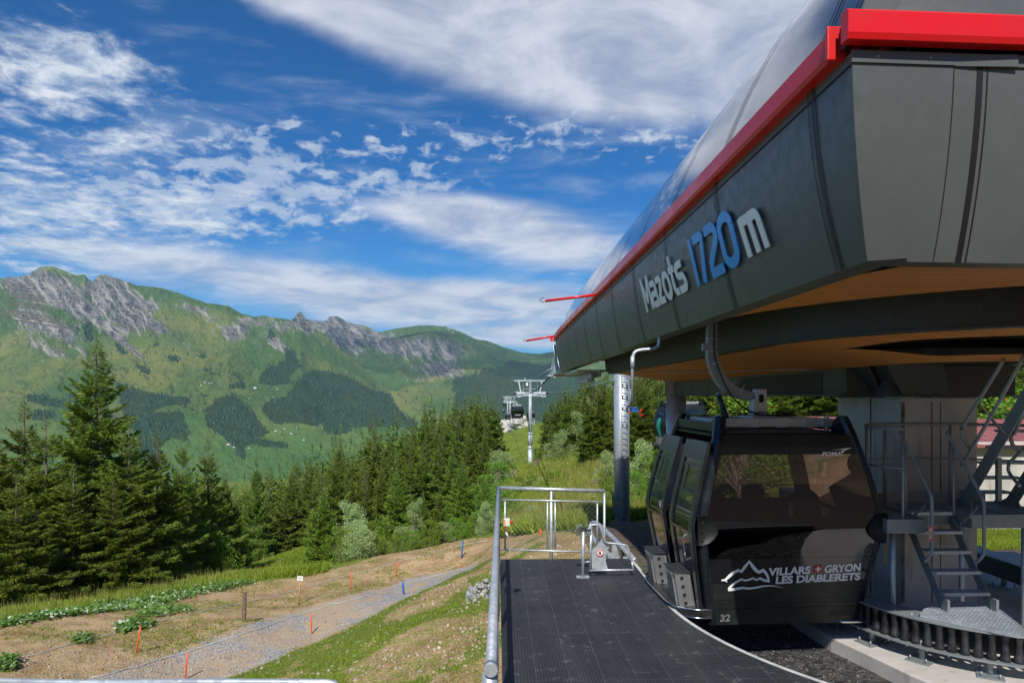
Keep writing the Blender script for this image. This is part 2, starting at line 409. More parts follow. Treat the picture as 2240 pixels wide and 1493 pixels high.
M['frame_blk'] = mat('anodised_black_frame', (.022, .026, .030), .22, .5, fn=f_dirty((.018, .022, .027), (.030, .034, .04), 4, .18, .32))
M['alu'] = mat('brushed_aluminium', (.62, .62, .62), .32, .85)
M['alu_dk'] = mat('dark_plate', (.05, .055, .06), .4, .5)
M['chrome'] = mat('bright_trim', (.7, .7, .7), .15, 1.0)
def glass(name, tint, refl=.05):
    m = bpy.data.materials.new(name); m.use_nodes = True; nt = NT(m.node_tree); m.node_tree.nodes.clear()
    tr = nt.n('ShaderNodeBsdfTransparent'); tr.inputs[0].default_value = (*tint, 1)
    gl = nt.n('ShaderNodeBsdfGlossy'); gl.inputs['Roughness'].default_value = .03; gl.inputs[0].default_value = (.85, .85, .9, 1)
    fr = nt.n('ShaderNodeFresnel'); fr.inputs[0].default_value = 1.55
    f = nt.m('ADD', fr.outputs[0], refl, None, True)
    mx = nt.n('ShaderNodeMixShader'); nt.l(f, mx.inputs[0]); nt.l(tr.outputs[0], mx.inputs[1]); nt.l(gl.outputs[0], mx.inputs[2])
    o = nt.n('ShaderNodeOutputMaterial'); nt.l(mx.outputs[0], o.inputs[0]); return m
M['glass'] = glass('tinted_window', (.58, .52, .54), .05)
M['glass_dk'] = glass('dark_tinted_panel', (.10, .09, .11), .05)
M['glass_roof'] = glass('blue_glass', (.10, .13, .22), .08)
M['white'] = mat('white_lettering', (.90, .92, .90), .45)
M['sign_white'] = mat('brushed_white_plate', (.80, .84, .80), .4, .0, fn=f_dirty((.80, .85, .80), (.86, .90, .86), 5, .35, .5))
M['sign_blue'] = mat('blue_plate', (.012, .16, .46), .32, .1, fn=f_dirty((.012, .30, .80), (.02, .36, .86), 4, .28, .4))
M['white_paint'] = mat('white_paint', (.75, .75, .72), .5)
M['swiss_red'] = mat('red_emblem', (.62, .01, .02), .4)
M['red_sign'] = mat('red_ring_sign', (.70, .02, .015), .45)
M['black'] = mat('flat_black', (.006, .006, .007), .6)
M['void'] = mat('void_shade', (.010, .010, .010), .8)  # near-black, puts the shade of open voids into the colour
M['teal'] = mat('teal_decal', (.01, .30, .22), .4)
M['blue_pl'] = mat('blue_plastic', (.01, .12, .42), .4)
M['orange'] = mat('orange_stake_paint', (.80, .10, .02), .5)
M['yellow'] = mat('yellow_plate', (.80, .42, .02), .5)
M['cream'] = mat('cream_box', (.66, .64, .48), .5)
M['oldwood'] = mat('weathered_wood', (.16, .11, .07), .85, fn=f_dirty((.10, .075, .05), (.24, .17, .10), 12, .8, .95, .01))
M['newwood'] = mat('raw_wood', (.42, .22, .09), .8, fn=f_dirty((.36, .18, .07), (.50, .29, .12), 12, .75, .9, .01))
M['roof_red'] = mat('red_sheet_roof', (.30, .09, .08), .55, fn=f_dirty((.27, .08, .07), (.36, .13, .12), 2, .5, .65))
M['seat'] = mat('seat_fabric', (.02, .02, .022), .8)
M['rope'] = mat('steel_rope', (.10, .11, .12), .5, .6)
M['string'] = mat('pale_cord', (.55, .58, .62), .7)
M['lift_paint'] = mat('pale_lift_steel', (.62, .68, .70), .45, .3, fn=f_dirty((.56, .62, .65), (.70, .74, .75), 1.0, .4, .55))

def foliage(name, c_dark, c_light, transl=.25, hue_var=.06, scale=1.2, tip=None):
    m = bpy.data.materials.new(name); m.use_nodes = True; nt = NT(m.node_tree); m.node_tree.nodes.clear()
    oi = nt.n('ShaderNodeObjectInfo'); p = gcoord(nt)
    n = nt.noise(p, scale, 4, .6)
    rd = nt.m('ADD', nt.m('MULTIPLY', oi.outputs['Random'], .45), nt.m('MULTIPLY', n, .8))
    c = nt.mix(nt.rng(rd, .25, .85, 0, 1, False), c_dark, c_light)
    geo = nt.n('ShaderNodeNewGeometry')
    isl = geo.outputs['Random Per Island']
    c = nt.mix(nt.m('MULTIPLY', nt.m('POWER', isl, 2.0), .55), c, tuple(min(1, x * 2.1) for x in c_light))
    if tip: c = nt.mix(nt.m('GREATER_THAN', isl, 1 - tip[1]), c, tip[0])
    hs = nt.n('ShaderNodeHueSaturation'); nt.l(c, hs.inputs['Color'])
    nt.l(nt.rng(oi.outputs['Random'], 0, 1, .5 - hue_var * .5, .5 + hue_var * .35, False), hs.inputs['Hue'])
    d = nt.n('ShaderNodeBsdfDiffuse'); nt.l(hs.outputs[0], d.inputs[0]); t = nt.n('ShaderNodeBsdfTranslucent'); nt.l(hs.outputs[0], t.inputs[0])
    g = nt.n('ShaderNodeBsdfGlossy'); g.inputs['Roughness'].default_value = .45; g.inputs[0].default_value = (.5, .5, .5, 1)
    mx = nt.n('ShaderNodeMixShader'); mx.inputs[0].default_value = transl; nt.l(d.outputs[0], mx.inputs[1]); nt.l(t.outputs[0], mx.inputs[2])
    m2 = nt.n('ShaderNodeMixShader'); m2.inputs[0].default_value = .035; nt.l(mx.outputs[0], m2.inputs[1]); nt.l(g.outputs[0], m2.inputs[2])
    o = nt.n('ShaderNodeOutputMaterial'); nt.l(m2.outputs[0], o.inputs[0]); return m
M['spruce'] = foliage('spruce_needles', (.044, .088, .013), (.160, .225, .030), .24, .05, .8, ((.26, .09, .02), .006))
M['spruce_dk'] = foliage('dark_spruce_needles', (.040, .080, .012), (.125, .180, .026), .15, .04, .3)
M['fir_bright'] = foliage('bright_fir_needles', (.055, .120, .014), (.17, .27, .035), .22, .04, .8)
M['leaf'] = foliage('broad_leaves', (.07, .16, .014), (.19, .33, .04), .38, .05, 1.5, ((.55, .16, .03), .02))
M['leaf_pale'] = foliage('pale_backed_leaves', (.12, .22, .06), (.38, .48, .20), .35, .04, 1.2)
M['grass'] = foliage('grass_blades', (.07, .14, .010), (.24, .32, .03), .35, .03, .35)
M['grass_dry'] = foliage('seed_grass', (.15, .16, .03), (.34, .32, .09), .35, .03, .8)
M['herb'] = foliage('tall_herbs', (.07, .15, .010), (.26, .35, .03), .35, .03, .25)
M['butterbur'] = foliage('butterbur_leaves', (.06, .15, .02), (.15, .30, .07), .3, .03, 1.5, ((.50, .60, .42), .12))
M['fireweed'] = foliage('fireweed_flowers', (.22, .08, .15), (.42, .20, .32), .3, .02, 1)
M['bark'] = mat('spruce_bark', (.13, .095, .07), .9, fn=f_dirty((.10, .075, .055), (.25, .21, .17), 9, .85, .95, .02))
M['rock_grey'] = mat('broken_slate', (.28, .29, .31), .8, fn=f_dirty((.22, .22, .23), (.47, .45, .41), 5, .7, .9, .01))
M['rock_pale'] = mat('pale_limestone', (.60, .57, .50), .85, fn=f_dirty((.34, .32, .28), (.56, .53, .47), .7, .8, .95, .03))
# ---------------------------------------------------------------- the lie of the land: a surface through known points
CP = []
def cp(px, py, d): q = P(px, py, d); CP.append((q.x, q.y, q.z))
def cw(x, y, z): CP.append((x, y, z))
# station pad
for x, y, z in ((3, 2, -.55), (3, 6, -.55), (2.6, 9, -.6), (2.6, 13, -.55), (3.0, 16.3, -.58), (6, 17, -.65), (5, 20.5, -1.5), (6, 26, -2.5), (6.3, 34, -4.0), (9, 34, -3.6), (8, 12, -.6), (11, 12, -.7), (12, 5, -.5),
                (14, 17, -1.2), (15, 21.5, -1.6), (20, 21.5, -1.6), (12, 25, -2.2), (20, 12, -1.2), (1.9, 12, -.7), (0.3, 10.9, -.8), (1.3, 16, -1.0)): cw(x, y, z)
# near slope falling away to the left
for x, y, z in ((-.2, 5, -.75), (-.2, 8.4, -.9), (-.2, 12, -1.2), (-3, 5, -1.3), (-3, 10.5, -1.95), (-5.4, 13, -2.8), (-2.6, 16.6, -2.45), (-.3, 20, -2.2), (1.9, 24, -2.0), (-7.5, 10, -3.2), (-9, 6, -3.5),
                (-9, 0, -3.2), (-3, 0, -1.2), (1, 0, -.7), (6, 0, -.4), (14, 0, 0)): cw(x, y, z)
# bank behind the crest, gravel path and earth terrace
for x, y, z in ((-8, 15.5, -5.4), (-4.6, 19.8, -5.2), (-2.2, 23.5, -5.0), (-12, 9, -6.0)): cw(x, y, z)
cp(408, 1487, 20); cp(297, 1427, 21); cp(681, 1388, 25); cp(534, 1357, 25); cp(655, 1324, 31); cp(768, 1290, 31); cp(868, 1261, 36); cp(1010, 1222, 39); cp(883, 1299, 33); cp(1005, 1245, 38)
cp(150, 1480, 18); cp(100, 1400, 21); cp(20, 1490, 16)
cp(0, 1340, 25); cp(200, 1325, 29); cp(350, 1300, 32); cp(520, 1276, 35); cp(700, 1247, 38); cp(850, 1207, 42); cp(1000, 1183, 43); cp(1100, 1170, 41); cp(1180, 1160, 34); cp(1260, 1152, 27)
cw(2.5, 28, -2.6)
# grass below the terrace, meadow
cp(0, 1330, 31); cp(200, 1290, 38); cp(400, 1262, 43); cp(560, 1255, 46); cp(620, 1215, 60); cp(660, 1202, 75); cp(760, 1250, 50); cp(900, 1200, 56); cp(1050, 1165, 60)
cw(-45, 30, -11); cw(-60, 60, -22); cw(-40, 80, -24); cw(-20, 95, -20); cw(-25, 65, -15)
cw(-60, -5, -14); cw(-30, -5, -8)
# lift corridor
cp(1160, 1085, 60); cp(1130, 1150, 48); cp(1160, 1022, 125); cp(1200, 1000, 100); cp(1110, 1050, 110); cp(1250, 1080, 48); cp(1220, 1115, 38); cp(1300, 1040, 55); cp(1320, 990, 68); cp(1250, 995, 85); cp(1200, 1060, 60); cp(1400, 1126, 37); cp(1380, 1095, 44)
cw(3.5, 225, -14); cw(2, 356, -17.5); cw(-10, 240, -19); cw(16, 230, -12); cw(0, 530, -25)
# forest flank left of the corridor, and the right-hand slope
cw(-14, 120, -20); cw(-30, 150, -28); cw(-50, 150, -38); cw(-90, 150, -55); cw(-15, 220, -28); cw(-60, 260, -60); cw(-140, 260, -100); cw(-20, 380, -40); cw(-110, 110, -45); cw(-110, 50, -30)
cw(24, 60, -1.5); cw(30, 100, -4); cw(22, 130, -8.0); cw(40, 160, -3); cw(60, 80, 6); cw(40, 35, 2); cw(60, 20, 6); cw(100, 60, 16); cw(40, 260, -10); cw(120, 200, 10); cw(60, 380, -16)
# behind the camera the hill climbs
cw(0, -12, 2.2); cw(-15, -20, 1); cw(20, -15, 4); cw(0, -40, 19); cw(-30, -50, 9); cw(30, -45, 22); cw(0, -100, 52); cw(60, -60, 18); cw(-80, -60, -5); cw(100, -100, 40); cw(-100, -120, 5)
CP = np.array(CP)
S0 = 60.0
def warp(x, y):
    """compress far distances so near detail and far slopes share one smooth surface"""
    r = np.hypot(x, y); k = np.where(r > 1e-6, S0 * np.log1p(r / S0) / np.maximum(r, 1e-6), 1.0)
    return x * k, y * k
_wx, _wy = warp(CP[:, 0], CP[:, 1]); _n = len(CP)
def _phi(r2): return .5 * r2 * np.log(np.maximum(r2, 1e-12))
_K = _phi((_wx[:, None] - _wx) ** 2 + (_wy[:, None] - _wy) ** 2) + np.eye(_n) * 3.0
_Pm = np.stack([np.ones(_n), _wx, _wy], 1)
_A = np.block([[_K, _Pm], [_Pm.T, np.zeros((3, 3))]])
_c = np.linalg.solve(_A, np.concatenate([CP[:, 2], np.zeros(3)]))
def height(x, y, detail=True):
    x = np.atleast_1d(np.asarray(x, float)); y = np.atleast_1d(np.asarray(y, float)); sh = x.shape
    x = x.ravel(); y = y.ravel(); wx, wy = warp(x, y); z = np.empty_like(x)
    for i in range(0, len(x), 20000):
        a, b = wx[i:i + 20000], wy[i:i + 20000]
        z[i:i + 20000] = _phi((a[:, None] - _wx) ** 2 + (b[:, None] - _wy) ** 2) @ _c[:_n] + _c[_n] + _c[_n + 1] * a + _c[_n + 2] * b
    r = np.hypot(x, y)
    far = np.clip((r - 330) / 500, 0, 1); far = far * far * (3 - 2 * far)
    vz = -60 - .11 * np.clip(r - 400, 0, 2300); vz = np.where(x > 0, vz * (1 - .8 * np.clip(x / r, 0, 1)), vz)
    z = z * (1 - far) + vz * far
    if detail:
        k = np.clip((r - 9) / 8, 0, 1)
        inpad = ((x > .2) & (y < 21)).astype(float)
        z = z + .16 * k * (1 - inpad) * fbm(x * .45, y * .45, 3, 3) + .05 * (1 - .6 * inpad) * fbm(x * 2.1, y * 2.1, 3, 5) + 1.2 * np.clip((r - 60) / 60, 0, 1) * fbm(x * .05, y * .05, 3, 9)
    return z.reshape(sh)
def hz1(x, y): return float(height([x], [y])[0])
def hit(px, py, dmin=3, dmax=2000):
    """where the sight line through a photo point first meets the ground"""
    d = np.geomspace(dmin, dmax, 700); u = (px - 1120) / F
    x = FW[0] * d + RT[0] * u * d; y = FW[1] * d + RT[1] * u * d; z = EYE + (HOR - py) / F * d
    b = np.nonzero(height(x, y) > z)[0]
    i = b[0] if len(b) else len(d) - 1
    return Vector((x[i], y[i], height([x[i]], [y[i]])[0]))

# ---- ground sheet on a polar net: fine near the station, reaching the valley
azs = np.concatenate([np.linspace(-180, -56, 90, endpoint=False), np.linspace(-56, 56, 720, endpoint=False), np.linspace(56, 180, 90, endpoint=False)]) * math.pi / 180
rs = np.concatenate([[.02, .6, 1.2], 1.8 * (2600 / 1.8) ** np.linspace(0, 1, 430)])
AZ, RR = np.meshgrid(azs, rs); gx = np.sin(AZ + PHI) * RR; gy = np.cos(AZ + PHI) * RR
gz = height(gx, gy)
gpx, gpy = proj(gx, gy, gz)
front = np.cos(AZ) > .2
# what covers the ground where: gravel, bare earth, meadow, dark pit
W_ = lambda px, py, poly: (inpoly(px, py, poly) & front).astype(float)
nn = fbm(gx * .35, gy * .35, 4, 21)
dpy = 7 * nn; dpx = 14 * fbm(gx * .5, gy * .5, 3, 22)
def crest_side(x, y):   # >0 on the near side of the crest line
    pts = [(-12, 3), (-9, 8), (-5.4, 13), (-2.5, 16.8), (-.2, 20), (2.0, 24.5), (4, 30)]
    yc = np.interp(x, [p[0] for p in pts], [p[1] for p in pts]); return yc - y
cs = crest_side(gx, gy)
path_poly = [(120, 1500), (200, 1478), (420, 1415), (560, 1360), (700, 1318), (850, 1278), (960, 1248), (1090, 1225), (1130, 1218), (1090, 1240), (960, 1290), (830, 1335), (690, 1400), (560, 1460), (470, 1510)]
terr_poly = [(-400, 1520), (-400, 1400), (0, 1352), (120, 1345), (240, 1325), (330, 1318), (420, 1300), (500, 1283), (560, 1272), (640, 1262), (720, 1246), (800, 1222), (860, 1204), (960, 1188), (1060, 1174), (1180, 1160), (1300, 1147), (1420, 1138), (1420, 1300), (900, 1500)]
m_path = W_(gpx + dpx, gpy + dpy * .7, path_poly) * (cs < .6)
m_terr = W_(gpx + dpx * .5, gpy + dpy * .3, terr_poly) * (gy < 60)
m_near = ((cs > -1.2) & (gx < 1.2) & (gy < 30)).astype(float)                  # the near slope: thin new grass on subsoil
m_pad = ((gx > 1.95) & (gy < 34) & (gy > -12) & (gx < 16)).astype(float)
m_dirt = np.clip(m_terr + m_near + m_pad, 0, 1)
behind = (gy < 2) & (np.hypot(gx, gy) < 45); m_dirt = np.where(behind, 1, m_dirt)
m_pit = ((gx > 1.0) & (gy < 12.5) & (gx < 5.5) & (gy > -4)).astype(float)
# green band down the crest
band = np.exp(-((cs - .9 + .5 * nn) / 1.9) ** 2) * m_near * (gy > 6) + .55 * np.exp(-((cs - 6.0 + 1.2 * nn) / .6) ** 2) * m_near + .35 * np.exp(-((cs - 3.2 + nn) / .35) ** 2) * m_near
ggreen = np.clip(band + .16 * m_near + .50 * (fbm(gx * .8, gy * .8, 4, 31) > .18) * m_near + .45 * (fbm(gx * .5 + 9, gy * .5, 4, 33) > .17) * m_terr * (1 - m_path), 0, 1)
forestf = ((fbm(gx * .02, gy * .02, 2, 4) > -2) & (np.hypot(gx, gy) > 70) & ~(front & (gpx > 1085) & (gpx < 1350) & (np.hypot(gx, gy) < 480)) & (np.hypot(gx, gy) < 600)).astype(float) * (1 - m_dirt)
A1 = np.stack([m_path, m_dirt, ggreen], -1).reshape(-1, 3); A2 = np.stack([m_pit, forestf, m_pad], -1).reshape(-1, 3)
nr, na = gx.shape
V = np.stack([gx, gy, gz], -1).reshape(-1, 3)
I, J = np.meshgrid(np.arange(nr - 1), np.arange(na), indexing='ij'); J2 = (J + 1) % na
Fq = np.stack([I * na + J, I * na + J2, (I + 1) * na + J2, (I + 1) * na + J], -1).reshape(-1, 4)[:, ::-1]
def f_ground(nt, bs):
    a = nt.n('ShaderNodeVertexColor', layer_name='cover').outputs[0]; b = nt.n('ShaderNodeVertexColor', layer_name='cover2').outputs[0]
    path, dirt, green = nt.sep(a); pit, forest, pad = nt.sep(b)
    p = gcoord(nt); n1 = nt.noise(p, .9, 8, .62); n2 = nt.noise(p, 7, 7, .68); n3 = nt.noise(p, 38, 4, .7); n0 = nt.noise(p, .22, 5, .6)
    vo = nt.n('ShaderNodeTexVoronoi'); nt.l(p, vo.inputs[0]); vo.inputs['Scale'].default_value = 17; vo.inputs['Randomness'].default_value = 1
    cell = nt.sep(vo.outputs['Color'])[0]
    gw = lambda v: nt.rng(nt.m('ADD', v, nt.m('MULTIPLY', nt.m('SUBTRACT', n2, .5), .55)), .35, .65)
    earth = nt.mix(nt.rng(n1, .32, .68), (.33, .21, .105), (.52, .37, .20))
    earth = nt.mix(nt.m('MULTIPLY', nt.rng(n2, .52, .68), .7), earth, (.155, .095, .045))
    earth = nt.mix(nt.m('MULTIPLY', nt.rng(n3, .62, .70), .8), earth, (.50, .46, .38))
    grav = nt.mix(cell, (.21, .20, .195), (.47, .45, .42)); grav = nt.mix(nt.m('MULTIPLY', nt.rng(nt.m('ADD', nt.m('MULTIPLY', n1, .6), nt.m('MULTIPLY', n0, .4)), .44, .56), .85), grav, (.46, .34, .21))
    grn = nt.mix(n3, (.07, .12, .012), (.15, .21, .022))
    mead = nt.mix(nt.rng(n0, .35, .65), (.10, .17, .012), (.21, .25, .03)); mead = nt.mix(nt.m('MULTIPLY', n2, .5), mead, (.11, .13, .03))
    fl = nt.mix(n2, (.022, .035, .008), (.05, .06, .016))
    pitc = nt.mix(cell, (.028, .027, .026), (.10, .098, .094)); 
    shaded_padc = nt.mix(nt.rng(n2, .4, .65), (.095, .072, .052), (.16, .125, .095))  # earth darkened over the pad: the station's shadow put into the colour
    c = nt.mix(gw(forest), mead, fl)
    c = nt.mix(gw(dirt), c, earth)
    c = nt.mix(gw(path), c, grav)
    c = nt.mix(nt.m('MULTIPLY', gw(pad), 1.0), c, shaded_padc)
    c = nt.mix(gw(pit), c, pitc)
    c = nt.mix(nt.m('MULTIPLY', gw(green), .85), c, grn)
    nt.l(c, bs.inputs['Base Color'])
    h = nt.m('ADD', nt.m('MULTIPLY', n2, .8), nt.m('ADD', nt.m('MULTIPLY', n3, .35), nt.m('MULTIPLY', vo.outputs['Distance'], .5)))
    bump(nt, bs, h, .06, .8)
M['ground'] = mat('earth_gravel_and_meadow', (.3, .2, .1), .95, 0, .15, fn=f_ground)
g_me = np_mesh('ground', V, Fq, M['ground'], True, {'cover': A1, 'cover2': A2})
tag(link('ground', g_me), kind='structure')

# ---------------------------------------------------------------- mountains across the valley
def ridge_fn(pts): xs = [p[0] for p in pts]; ys = [p[1] for p in pts]; return lambda x: np.interp(x, xs, ys)
R1 = ridge_fn([(-1500, 700), (-900, 620), (-500, 560), (-200, 600), (-60, 640), (0, 611), (14, 606), (40, 605), (62, 601), (84, 585), (100, 582), (118, 584), (140, 591), (165, 602), (185, 600), (196, 612), (203, 616), (215, 602), (232, 600),
               (260, 610), (300, 624), (350, 629), (400, 644), (450, 662), (500, 669), (530, 686), (560, 692), (580, 691), (612, 696), (636, 700), (643, 696), (650, 684), (657, 682), (664, 690), (672, 700), (690, 716), (715, 738), (760, 775), (800, 812), (840, 850), (870, 874), (905, 897), (960, 930), (1100, 1000), (2500, 1100)])
R2 = ridge_fn([(300, 760), (500, 720), (600, 700), (660, 697), (680, 698), (700, 703), (712, 701), (722, 692), (738, 691), (748, 696), (760, 705), (780, 709), (800, 713), (815, 720), (828, 727), (850, 722), (880, 716), (912, 712), (948, 711), (975, 714), (1010, 726),
               (1040, 741), (1065, 745), (1100, 758), (1140, 770), (1180, 774), (1212, 768), (1300, 757), (1500, 730), (1900, 700), (2300, 690), (3200, 700), (4500, 760)])
def mountain(name, ridge, base, px0, px1, r0, r1, ncol, nrow, power, seed, rough_amp, polys, rocks, matn, jag=0.0):
    # columns follow bearings from the station; rows run from foot to crest and a little way down the far side
    pxs = np.linspace(px0, px1, ncol); u = (pxs - 1120) / F; a = np.arctan(u)
    t = np.concatenate([np.linspace(0, 1, nrow), 1 + np.linspace(.02, .35, 18)])
    T, Aa = np.meshgrid(t, a, indexing='ij'); PX = np.broadcast_to(pxs, T.shape)
    r = r0 + (r1 - r0) * T; d = r
    yr = ridge(PX); yb = base(PX)
    jg = jag * fbm(PX * .11, PX * 0 + 3.3, 4, seed + 50)
    zr = EYE + (HOR - yr + jg) / F * r1; zb = EYE + (HOR - yb) / F * r0
    Tc = np.clip(T, 0, 1); z = zb + (zr - zb) * Tc ** power
    X = FW[0] * d + RT[0] * (PX - 1120) / F * d; Y = FW[1] * d + RT[1] * (PX - 1120) / F * d
    k = np.sin(math.pi * np.clip(Tc, 0, 1)) ** .8 * (1 - Tc ** 6)
    gul = ridged(X / 420 + Y / 900 + fbm(X / 500, Y / 500, 3, seed), Y / 1500, 5, seed + 1) - .55
    z = z + rough_amp * k * (gul * (.4 + Tc) + .8 * fbm(X / 700, Y / 700, 5, seed + 2)) + rough_amp * .10 * k * ridged(X / 60, Y / 90, 4, seed + 3) * Tc
    z = np.where(T > 1, zr - (T - 1) * (r1 - r0) * .9, z)
    px, py = proj(X, Y, z)
    rock = np.zeros_like(z); forest = np.zeros_like(z); dry = np.zeros_like(z)
    wob = 20 * fbm(X / 120, Y / 190, 6, seed + 7, .72)
    for (cx, cy, sx, sy, ang, wgt) in rocks:
        c, s = math.cos(R(ang)), math.sin(R(ang)); ddx = px - cx; ddy = py - cy
        e = np.exp(-(((ddx * c + ddy * s) / sx) ** 2 + ((-ddx * s + ddy * c) / sy) ** 2)); rock += wgt * e
    rn = .55 * ridged(X / 55 + .8 * fbm(X / 60, Y / 60, 3, seed + 8), Y / 500 - z / 400, 5, seed + 9, .65) + .45 * ridged(X / 30, z / 26, 4, seed + 19, .6)
    rock = np.clip(rock * (.55 + .75 * np.clip((rn - .44) * 4.5, 0, 1)), 0, 1)
    for pl in polys: forest = np.maximum(forest, (inpoly(px + wob, py + wob * .6, pl) & (T < 1)).astype(float))
    dry = np.clip(.5 + 1.4 * fbm(X / 380, Y / 380, 4, seed + 11) - .35 * Tc, 0, 1)
    A = np.stack([rock, forest, dry], -1).reshape(-1, 3)
    nrw, nc = z.shape; V = np.stack([X, Y, z], -1).reshape(-1, 3)
    I, J = np.meshgrid(np.arange(nrw - 1), np.arange(nc - 1), indexing='ij')
    Fq = np.stack([I * nc + J, I * nc + J + 1, (I + 1) * nc + J + 1, (I + 1) * nc + J], -1).reshape(-1, 4)
    UVW = np.stack([px / 100 + 5, (py + 200) / 100, T], -1).reshape(-1, 3)
    o = link(name, np_mesh(name, V, Fq, matn, True, {'cover': A, 'chart': UVW})); tag(o, kind='structure')
    return X, Y, z, px, py, forest, T, zr
def f_mount(nt, bs):
    rock, forest, dry = nt.sep(nt.n('ShaderNodeVertexColor', layer_name='cover').outputs[0])
    p = gcoord(nt); n1 = nt.noise(p, .004, 8, .6); n2 = nt.noise(p, .022, 8, .68); n3 = nt.noise(p, .12, 6, .7)
    g = nt.mix(nt.m('ADD', nt.m('MULTIPLY', dry, .65), nt.m('MULTIPLY', n2, .35)), (.060, .165, .038), (.31, .31, .075))
    g = nt.mix(nt.m('MULTIPLY', nt.rng(n2, .5, .62), .5), g, (.04, .085, .02))
    g = nt.mix(nt.m('MULTIPLY', nt.rng(n3, .63, .70), .55), g, (.32, .31, .25))
    x, y, z = nt.sep(p)
    cu, cv, ct = nt.sep(nt.n('ShaderNodeVertexColor', layer_name='chart').outputs[0])
    warpn = nt.m('MULTIPLY', nt.m('SUBTRACT', nt.noise(nt.comb(cu, cv, 0.0), 2.2, 4, .6), .5), .5)
    fall = nt.noise(nt.comb(nt.m('MULTIPLY', nt.m('ADD', nt.m('SUBTRACT', cu, nt.m('MULTIPLY', cv, .75)), warpn), 9.0), nt.m('MULTIPLY', cv, 1.6), 0.0), 1.0, 8, .68)
    vert = nt.noise(nt.comb(nt.m('MULTIPLY', nt.m('ADD', cu, warpn), 14.0), nt.m('MULTIPLY', cv, 3.2), 4.0), 1.0, 8, .70)
    ledge = nt.noise(nt.comb(nt.m('MULTIPLY', cu, 5.0), nt.m('MULTIPLY', nt.m('ADD', cv, nt.m('MULTIPLY', cu, -.22)), 26.0), 8.0), 1.0, 6, .68)
    sk = nt.m('ADD', nt.m('MULTIPLY', fall, .5), nt.m('MULTIPLY', vert, .5))
    tone = nt.m('ADD', nt.m('MULTIPLY', sk, .45), nt.m('ADD', nt.m('MULTIPLY', ledge, .25), nt.m('MULTIPLY', n3, .30)))
    rk = nt.mix(nt.rng(tone, .45, .545), (.070, .068, .068), (.36, .335, .30))
    rk = nt.mix(nt.m('MULTIPLY', nt.rng(fall, .54, .59), .85), rk, (.56, .50, .40))
    rv = nt.m('ADD', nt.m('MULTIPLY', rock, .80), nt.m('ADD', nt.m('MULTIPLY', nt.m('SUBTRACT', sk, .5), 2.6), nt.m('MULTIPLY', nt.m('SUBTRACT', n3, .5), .8)))
    rv = nt.m('MULTIPLY', rv, nt.rng(rock, .02, .25, .0, 1.0))
    g = nt.mix(nt.rng(cv, 10.9, 11.7, 0, .7), g, (.13, .27, .055)); g = nt.mix(nt.m('MULTIPLY', nt.rng(sk, .48, .40), .55), g, (.022, .060, .020))
    c = nt.mix(nt.rng(rv, .36, .60), g, rk)
    strk = nt.m('MULTIPLY', nt.m('MULTIPLY', nt.rng(sk, .545, .585), nt.rng(nt.noise(p, .0016, 3), .40, .56)), nt.rng(cv, 10.1, 9.3))
    c = nt.mix(nt.m('MULTIPLY', strk, .75), c, (.36, .34, .26))
    path_ = nt.rng(nt.m('ABSOLUTE', nt.m('SUBTRACT', n1, .5)), .0, .0035, .5, .0)
    c = nt.mix(nt.m('MULTIPLY', path_, .5), c, (.36, .34, .24))
    c = nt.mix(nt.rng(nt.m('ADD', forest, nt.m('MULTIPLY', nt.m('SUBTRACT', n2, .5), 1.6)), .45, .9, 0, .8), c, (.020, .050, .020))
    nt.l(c, bs.inputs['Base Color']); bump(nt, bs, nt.m('ADD', nt.m('ADD', n2, sk), nt.m('MULTIPLY', n3, .5)), 42, .9)
M['mount'] = mat('alpine_slope', (.1, .15, .05), .95, 0, .1, fn=f_mount)
FP1 = [[(255, 842), (310, 852), (360, 866), (415, 864), (412, 880), (350, 892), (335, 905), (405, 900), (412, 935), (370, 960), (345, 1010), (310, 1000), (295, 950), (262, 890)],
       [(445, 905), (470, 868), (520, 868), (545, 900), (570, 930), (592, 945), (555, 955), (520, 985), (480, 950), (450, 930)],
       [(570, 880), (600, 876), (632, 868), (648, 845), (662, 820), (700, 808), (760, 825), (820, 856), (862, 866), (900, 893), (915, 940), (850, 930), (800, 935), (740, 932), (690, 930), (640, 922), (600, 925), (572, 905)],
       [(620, 762), (640, 770), (658, 790), (650, 808), (636, 830), (652, 842), (640, 838), (600, 842), (560, 836), (580, 818), (612, 800), (625, 780)],
       [(188, 703), (200, 706), (204, 745), (194, 748), (176, 725)], [(248, 750), (262, 752), (280, 775), (268, 776)], [(296, 797), (315, 800), (324, 815), (308, 814)],
       [(368, 782), (392, 780), (388, 790), (368, 788)], [(425, 774), (445, 776), (442, 784)], [(446, 805), (468, 810), (462, 816), (446, 814)],
       [(60, 862), (100, 870), (145, 876), (138, 890), (90, 884), (60, 876)], [(66, 905), (90, 896), (118, 906), (120, 915), (70, 918)], [(492, 835), (528, 833), (522, 848), (494, 846)],
       [(432, 858), (470, 860), (440, 868)], [(515, 950), (545, 958), (590, 962), (560, 972), (520, 970)], [(568, 962), (628, 968), (626, 978), (565, 976)], [(512, 968), (535, 975), (542, 1010), (520, 995)],
       [(708, 925), (770, 940), (765, 952), (710, 946)], [(595, 700), (600, 730), (608, 740), (598, 748), (588, 728)], [(840, 880), (880, 890), (900, 905), (860, 905)], [(340, 930), (420, 950), (400, 965), (350, 950)]]
